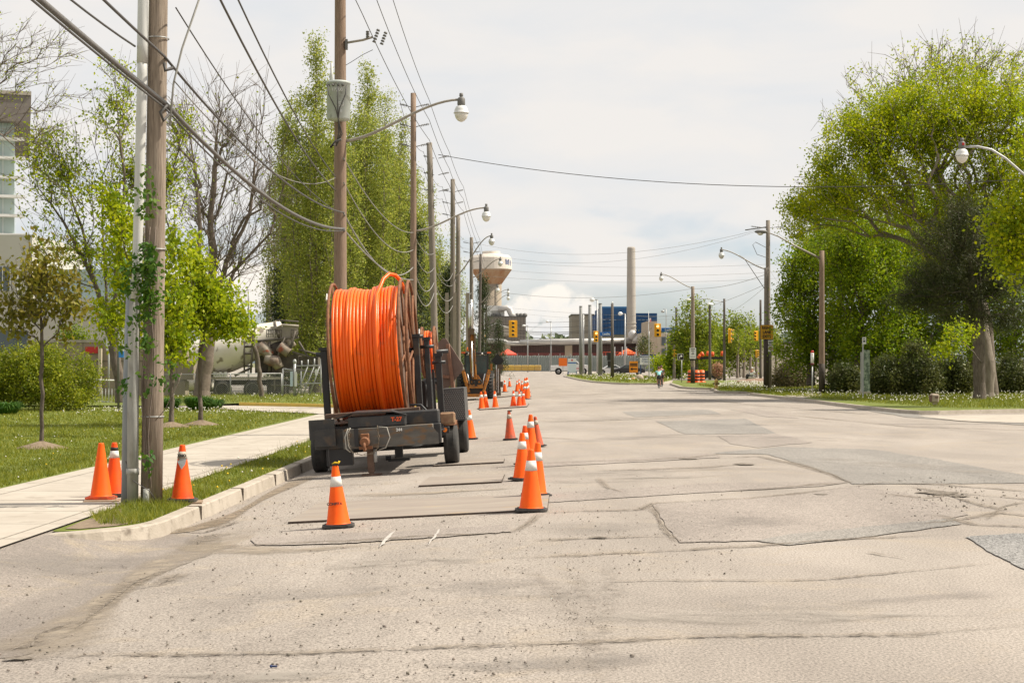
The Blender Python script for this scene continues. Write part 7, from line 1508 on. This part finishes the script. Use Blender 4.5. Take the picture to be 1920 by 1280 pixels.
def car(name, label, cat, px, Y, Lm, prof, glass, wheels, m, wr, w=1.8, rz=0, extra=None, flip=1):
    t = thing(name, label, cat, (X(px, Y), Y, 0.0), rz=rz)
    b = MB().prism([(flip * x * Lm, z) for x, z in prof][::flip], 'y', 0, w); o = b.build('body', m, t); md = o.modifiers.new('b', 'BEVEL'); md.width = .05; md.segments = 2
    for g_ in glass: MB().prism([(flip * x * Lm, z) for x, z in g_][::flip], 'y', -.012, .01).build('window', M_glass, t)
    for x in wheels:
        for y in (.02, w - .22):
            wl = MB().lathe([(.12, -.1), (wr - .03, -.1), (wr, -.06), (wr, .06), (wr - .03, .1), (.12, .1)], 22, (flip * x * Lm, y + .06, wr), Matrix.Rotation(R(90), 3, 'X')).build('wheel', M_rubber, t)
            MB().lathe([(0, .1), (wr * .6, .12), (wr * .62, -.1)], 14, (flip * x * Lm, y + .06, wr), Matrix.Rotation(R(90), 3, 'X')).build('rim', mat('alloy', (.2, .2, .2), rough=.5), wl)
        MB().cyl((flip * x * Lm, -.02, wr + .04), (flip * x * Lm, .02, wr + .04), wr + .07, None, 22).build('wheel_arch', M_ink, t)
    return t
mw = mat('car_white', (.66, .65, .63), rough=.3, coat=.5)
t = car('pickup_truck', 'white pickup truck on the plant forecourt behind the white board', 'pickup truck', 1069, 238, 5.8, [(-.5, .6), (-.5, 1.35), (-.06, 1.4), (-.05, 1.8), (.0, 2.15), (.14, 2.18), (.27, 1.55), (.46, 1.4), (.5, 1.15), (.5, .55)], [[(.03, 1.55), (.03, 2.0), (.13, 2.02), (.22, 1.55)], [(-.045, 1.55), (-.04, 1.8), (.01, 2.0), (.015, 1.55)]], (-.30, .34), mw, .45, 1.95)
MB().box((-2.93, .9, .55), (.2, 1.7, .2)).build('bumper', M_galv, t); MB().box((2.88, .3, .82), (.08, .3, .18)).build('headlight', M_lamp, t); text('ACI', .34, M_red, t, (1.0, -.02, .9), bold=.01)
sed = [(-.5, .35), (-.5, .75), (-.42, .95), (-.28, 1.05), (-.12, 1.42), (.1, 1.45), (.27, 1.0), (.46, .85), (.5, .6), (.48, .3)]; sg = [[(-.24, 1.03), (-.12, 1.34), (-.02, 1.37), (-.02, 1.0)], [(0, 1.0), (0, 1.37), (.09, 1.37), (.22, 1.0)]]
t = car('parked_car', 'white car parked beyond the traffic island, left of the black car', 'car', 1148, 232, 4.5, sed, sg, (-.31, .31), mw, .33, 1.8, flip=-1); MB().box((-2.22, .25, .68), (.06, .35, .14)).build('headlight', M_lamp, t)
t = car('parked_car', 'black car parked behind the orange arrow sign', 'car', 1179, 228, 4.7, sed, sg, (-.31, .31), M_blackc, .33, 1.8, flip=-1); MB().box((-2.32, .25, .68), (.06, .35, .14)).build('headlight', M_lamp, t)
# bus stop
Y = 82.5; z0 = .13; t = thing('bus_stop', 'bus stop marker with red cap and white body on a grey pole', 'bus stop', (X(1523, Y), Y, z0)); MB().cyl((0, 0, 0), (0, 0, Z(684, Y) - z0), .035, None, 8).build('post', M_galv, t)
h0, h1 = Z(684, Y) - z0, Z(657, Y) - z0; MB().cyl((0, 0, h0 + .1), (0, 0, h1 - .1), .085, None, 14).build('marker_body', M_signw, t); MB().cyl((0, 0, h1 - .12), (0, 0, h1), .09, .06, 14).box((-.0, -.09, h1 - .2), (.08, .01, .04)).build('marker_cap', M_red, t); MB().cyl((0, 0, h0), (0, 0, h0 + .1), .09, None, 14).build('marker_foot', mat('dark_red', (.12, .02, .02), rough=.6), t)
t = thing('sign_post', 'grey sign post with small white plate right of the bus stop', 'sign', (X(1618, 74), 74, .13)); MB().box((0, 0, (Z(632, 74) - .13) / 2), (.06, .05, Z(632, 74) - .13)).build('post', M_galv, t); bx_(t, 'board', M_signw, 1617, 1624, 632, 645, 74, .02, -.05); m_ = MB(); bx_(t, '', None, 1619, 1621, 634, 636.5, 74, .01, -.06, mb=m_); bx_(t, '', None, 1618.5, 1622.5, 638, 641, 74, .01, -.06, mb=m_); m_.build('print', M_ink, t)
t = thing('shelter_panel', 'pale green glass end panel of a bus shelter among the shrubs', 'shelter', (X(1624, 78), 78, .12)); bx_(t, 'frame', M_galv, 1614, 1617, 660, 737, 78, .08); bx_(t, 'base', M_conc, 1612, 1633, 734, 738, 78, .4, -.1); bx_(t, 'glass_panel', mat('panel_glass', (.10, .14, .10), (.30, .36, .28), 5, .35, lo=.45, hi=.55), 1617, 1631, 656, 734, 78, .03, .02)
# hydrant and markers
p = Vector((X(1343, 100), 100, .13)); t = thing('fire_hydrant', 'yellow fire hydrant on the small verge', 'hydrant', p); MB().lathe([(.16, 0), (.16, .06), (.11, .08), (.11, .42), (.13, .44), (.12, .52), (.06, .58), (.03, .62)], 16).build('barrel', mat('hydrant_yellow', (.55, .36, .10), rough=.6), t); MB().cyl((-.2, 0, .33), (.2, 0, .33), .05, None, 10).cyl((0, -.2, .3), (0, 0, .3), .07, None, 10).build('nozzle', mat('hydrant_dark', (.14, .09, .04), rough=.6), t)
p = Vector((X(1752, 61), 61, .12)); t = thing('utility_marker', 'small weathered concrete marker block in the grass near the kerb', 'marker', p); MB().box((0, 0, .28), (.34, .22, .36), rot=(0, R(4), 0), bev=.06).box((.02, 0, .06), (.16, .12, .14)).build('block', mat('pale_block', (.36, .29, .22), (.28, .22, .17), 6, .9), t); MB().box((-.16, -.02, .28), (.05, .2, .24)).box((.06, -.12, .32), (.12, .02, .06)).build('plate', mat('brown_plate', (.15, .08, .06), rough=.8), t)
p = P(1632, 766, 0.0); single('litter', MB().ball((0, 0, .03), (.06, .04, .03), 6, 4), M_signw, 'white scrap of paper in the gutter by the right kerb', 'litter', p)
def barrel(label, px, Y, proto=[None]):
    if proto[0] is None:
        t = thing('construction_barrel', label, 'barrel'); MB().lathe([(.36, 0), (.36, .06), (.27, .07), (.26, .5), (.24, .98), (.1, 1.02)], 18).build('barrel_body', mat('barrel_orange', (.82, .13, .01), rough=.5), t); b_ = MB()
        for z in (.16, .42, .68): b_.lathe([(.276, z), (.272, z + .13)], 18)
        b_.build('black_band', M_ink, t); proto[0] = t
    else: t = copy_tree(proto[0])
    t.location = (X(px, Y), Y, .13); tag(t, label, 'barrel', 'striped barrels behind the light pole'); return t
barrel('striped barrel half hidden left of the light wooden pole', 1295, 131); barrel('striped barrel just right of the light wooden pole', 1306.5, 131.5); barrel('striped barrel standing clear on the right', 1315.5, 133)
for i, (px, py) in enumerate(((1311, 668), (1317, 664), (1327, 663), (1336, 664), (1354, 663))):
    t = thing('construction_barrel', ['striped barrel %s on the dark flatbed behind the trees' % s for s in ('tipped, leftmost', 'tipped, second', 'upright, third', 'upright, fourth', 'alone at the right end')][i], 'barrel', (X(px, 160), 160, Z(py, 160)), rot=(0, R([35, -30, 10, 0, 5][i]), 0), group='barrels on the flatbed'); t.scale = (.65, .65, .75)
    MB().lathe([(.24, -.3), (.24, .3), (.1, .34)], 12).build('barrel_body', _m['barrel_orange'], t); MB().lathe([(.25, -.1), (.25, .02)], 12).build('red_band', M_red, t)
t = thing('flatbed', 'dark flatbed behind the trees carrying striped barrels', 'truck', (X(1332, 161), 161, .0)); MB().box((0, .5, Z(671, 161)), (2.9, 2, .25)).box((0, .5, .6), (2.4, 1.6, .7)).build('body', M_blackc, t)
for sx in (-.8, .8):
    for y_ in (-.2, 1.2): MB().cyl((sx, y_ - .15, .42), (sx, y_ + .15, .42), .42, None, 16).build('wheel', M_rubber, t)
p = Vector((X(1346, 158), 158, .1)); shrub('shrub', 'pinkish blossom shrub beside the black signal pole', [ell(1346, 692, 9, 12, 158, 1)], 50, mat('blossom', (.5, .22, .17), (.35, .25, .12), 3, .7, trans=.3, isl=.5), .16, 24, .2, 150, p)

# people ---------------------------------------------------------------
M_skin = mat('skin', (.40, .20, .13), rough=.6)
def skinned(name, joints, edges, m, parent, sub=2):
    me = bpy.data.meshes.new(name); me.from_pydata([j[:3] for j in joints], edges, []); o = link(name, me, parent); me.materials.append(m)
    md = o.modifiers.new('skin', 'SKIN'); md.use_smooth_shade = True
    for i, j in enumerate(joints): me.skin_vertices[0].data[i].radius = (j[3], j[4] if len(j) > 4 else j[3])
    me.skin_vertices[0].data[0].use_root = True; o.modifiers.new('sub', 'SUBSURF').levels = sub; o.modifiers['sub'].render_levels = sub; return o
def cyclist(label, px, Y, top, shorts, s=1.0, helmet=M_ink, rz=0):
    p = Vector((X(px, Y), Y, 0)); t = thing('person', label, 'person', p, rz=rz); t.scale = (s, s, s)
    J = [(0, -.18, .98, .15, .12), (0, -.10, 1.12, .15, .11), (0, .05, 1.32, .16, .11), (0, .14, 1.45, .15, .09), (0, .19, 1.55, .055), (0, .22, 1.66, .085, .10), (0, .22, 1.74, .07, .08)]
    E = [(0, 1), (1, 2), (2, 3), (3, 4), (4, 5), (5, 6)]
    for sx in (-1, 1):
        n = len(J); J += [(sx * .19, .15, 1.43, .06), (sx * .26, .28, 1.22, .045), (sx * .25, .48, 1.08, .035), (sx * .25, .55, 1.07, .03)]; E += [(3, n), (n, n + 1), (n + 1, n + 2), (n + 2, n + 3)]
        for k in range(4): q = len(J); J.append((sx * .25 + (k - 1.5) * .018, .60, 1.055 - .005 * k, .010)); E.append((n + 3, q))
        n = len(J); kz, fz = (.72, .30) if sx < 0 else (.62, .16); J += [(sx * .10, -.12, .92, .10), (sx * .11, .18, kz, .07), (sx * .11, .02, fz + .06, .042), (sx * .11, .12, fz, .035)]; E += [(0, n), (n, n + 1), (n + 1, n + 2), (n + 2, n + 3)]
    skinned('body', J, E, M_skin, t)
    T = [(0, -.14, 1.03, .17, .14), (0, -.08, 1.14, .17, .13), (0, .05, 1.33, .18, .13), (0, .13, 1.44, .16, .11), (-.2, .15, 1.42, .075), (-.245, .24, 1.30, .06), (.2, .15, 1.42, .075), (.245, .24, 1.30, .06)]
    skinned('shirt', T, [(0, 1), (1, 2), (2, 3), (3, 4), (4, 5), (3, 6), (6, 7)], top, t)
    skinned('shorts', [(0, -.18, .97, .175, .14), (0, -.14, 1.03, .16, .13), (-.10, -.10, .90, .115), (-.11, .10, .76, .085), (.10, -.10, .90, .115), (.11, .08, .73, .085)], [(0, 1), (0, 2), (2, 3), (0, 4), (4, 5)], shorts, t)
    MB().ball((0, .21, 1.73), (.105, .14, .09), 14, 8).build('helmet', helmet, t)
    b = thing('bicycle', 'bicycle ridden by the ' + label, 'bicycle', p, rz=rz); b.scale = (s, s, s)
    for y_, n_ in ((-.5, 'wheel'), (.55, 'wheel')): w_ = MB().torus((0, y_, .34), .33, .02, 32, 6, 'x').build(n_, M_rubber, b); MB().torus((0, y_, .34), .305, .01, 28, 5, 'x').cyl((-.04, y_, .34), (.04, y_, .34), .03, None, 8).build('rim', M_galv, w_)
    MB().tube([(0, -.5, .34), (0, -.05, .30), (0, .42, .72), (0, -.2, .78), (0, -.05, .30)], .018, 6).tube([(0, -.5, .34), (0, -.2, .78), (0, -.23, .92)], .015, 6).tube([(0, .55, .34), (0, .42, .72), (0, .40, 1.0)], .018, 6).build('frame', M_blackc, b)
    MB().tube([(-.26, .54, 1.04), (-.1, .42, 1.02), (.1, .42, 1.02), (.26, .54, 1.04)], .014, 6).build('handlebar', M_blackc, b); MB().ball((0, -.23, .93), (.08, .14, .03), 10, 6).build('saddle', M_ink, b); MB().box((-.11, .02, .28), (.09, .1, .02)).box((.11, .02, .16), (.09, .1, .02)).cyl((-.1, -.02, .25), (.1, -.02, .25), .07, None, 12).build('pedal', M_ink, b)
cyclist('cyclist seen from behind in a pale turquoise shirt and dark shorts', 1235.5, 111, mat('shirt_turq', (.30, .66, .66), rough=.7), mat('shorts_dark', (.03, .035, .04), rough=.8), .82, mat('helmet_dark', (.10, .02, .04), rough=.4))
cyclist('cyclist in dark clothing riding half hidden behind the turquoise rider', 1240.5, 117, mat('shirt_dark', (.03, .028, .03), rough=.8), M_ink, .86, mat('helmet_dark', (1, 1, 1)))
Y = 150; p = Vector((X(1409, Y), Y, .12)); t = thing('person', 'person in a pale top sitting low beyond the small verge', 'person', p, rz=R(-40))
J = [(0, 0, .42, .16, .13), (0, .02, .62, .15, .12), (0, .06, .84, .17, .11), (0, .09, .95, .05), (0, .12, 1.06, .09, .1), (0, .12, 1.14, .07)]; E = [(0, 1), (1, 2), (2, 3), (3, 4), (4, 5)]
for sx in (-1, 1): n = len(J); J += [(sx * .2, .08, .82, .06), (sx * .24, .22, .62, .045), (sx * .15, .38, .55, .035), (sx * .13, .44, .54, .03), (sx * .10, .05, .40, .10), (sx * .12, .42, .46, .075), (sx * .12, .45, .08, .045), (sx * .12, .58, .05, .04)]; E += [(2, n), (n, n + 1), (n + 1, n + 2), (n + 2, n + 3), (0, n + 4), (n + 4, n + 5), (n + 5, n + 6), (n + 6, n + 7)]
skinned('body', J, E, M_skin, t); skinned('jacket', [(0, 0, .45, .2, .16), (0, .02, .62, .19, .15), (0, .06, .84, .19, .13), (-.22, .1, .80, .08), (-.25, .22, .63, .065), (.22, .1, .80, .08), (.25, .22, .63, .065)], [(0, 1), (1, 2), (2, 3), (3, 4), (2, 5), (5, 6)], M_signw, t); MB().ball((0, .11, 1.15), (.1, .12, .07), 10, 6).build('cap', M_signw, t)
skinned('trousers', [(0, 0, .42, .17, .14), (-.10, .05, .40, .115), (-.12, .42, .46, .09), (-.12, .45, .15, .065), (.10, .05, .40, .115), (.12, .42, .46, .09), (.12, .45, .15, .065)], [(0, 1), (1, 2), (2, 3), (0, 4), (4, 5), (5, 6)], mat('trousers_grey', (.2, .19, .18), rough=.8), t)
single('bench_block', MB().box((0, 0, .16), (.6, .4, .32), bev=.03), M_conc, 'low concrete block under the seated person', 'block', Vector((p.x, p.y, .12)))
bp2 = thing('backpack', 'dark backpack beside the seated person', 'bag', p + Vector((-.35, .1, 0))); MB().ball((0, 0, .3), (.2, .16, .3), 12, 8).build('sack', M_ink, bp2)
t = thing('soil_mound', 'brown heap of mulch in front of the pale wall', 'mound', (X(1430, 130), 130, .1)); MB().ball((0, 0, 0), (2.4, 1.4, .4), 18, 8).build('heap', mat('mulch', (.20, .12, .08), (.27, .18, .12), 6, .95, bump=.8), t)
print('OBJECTS', len(bpy.data.objects))
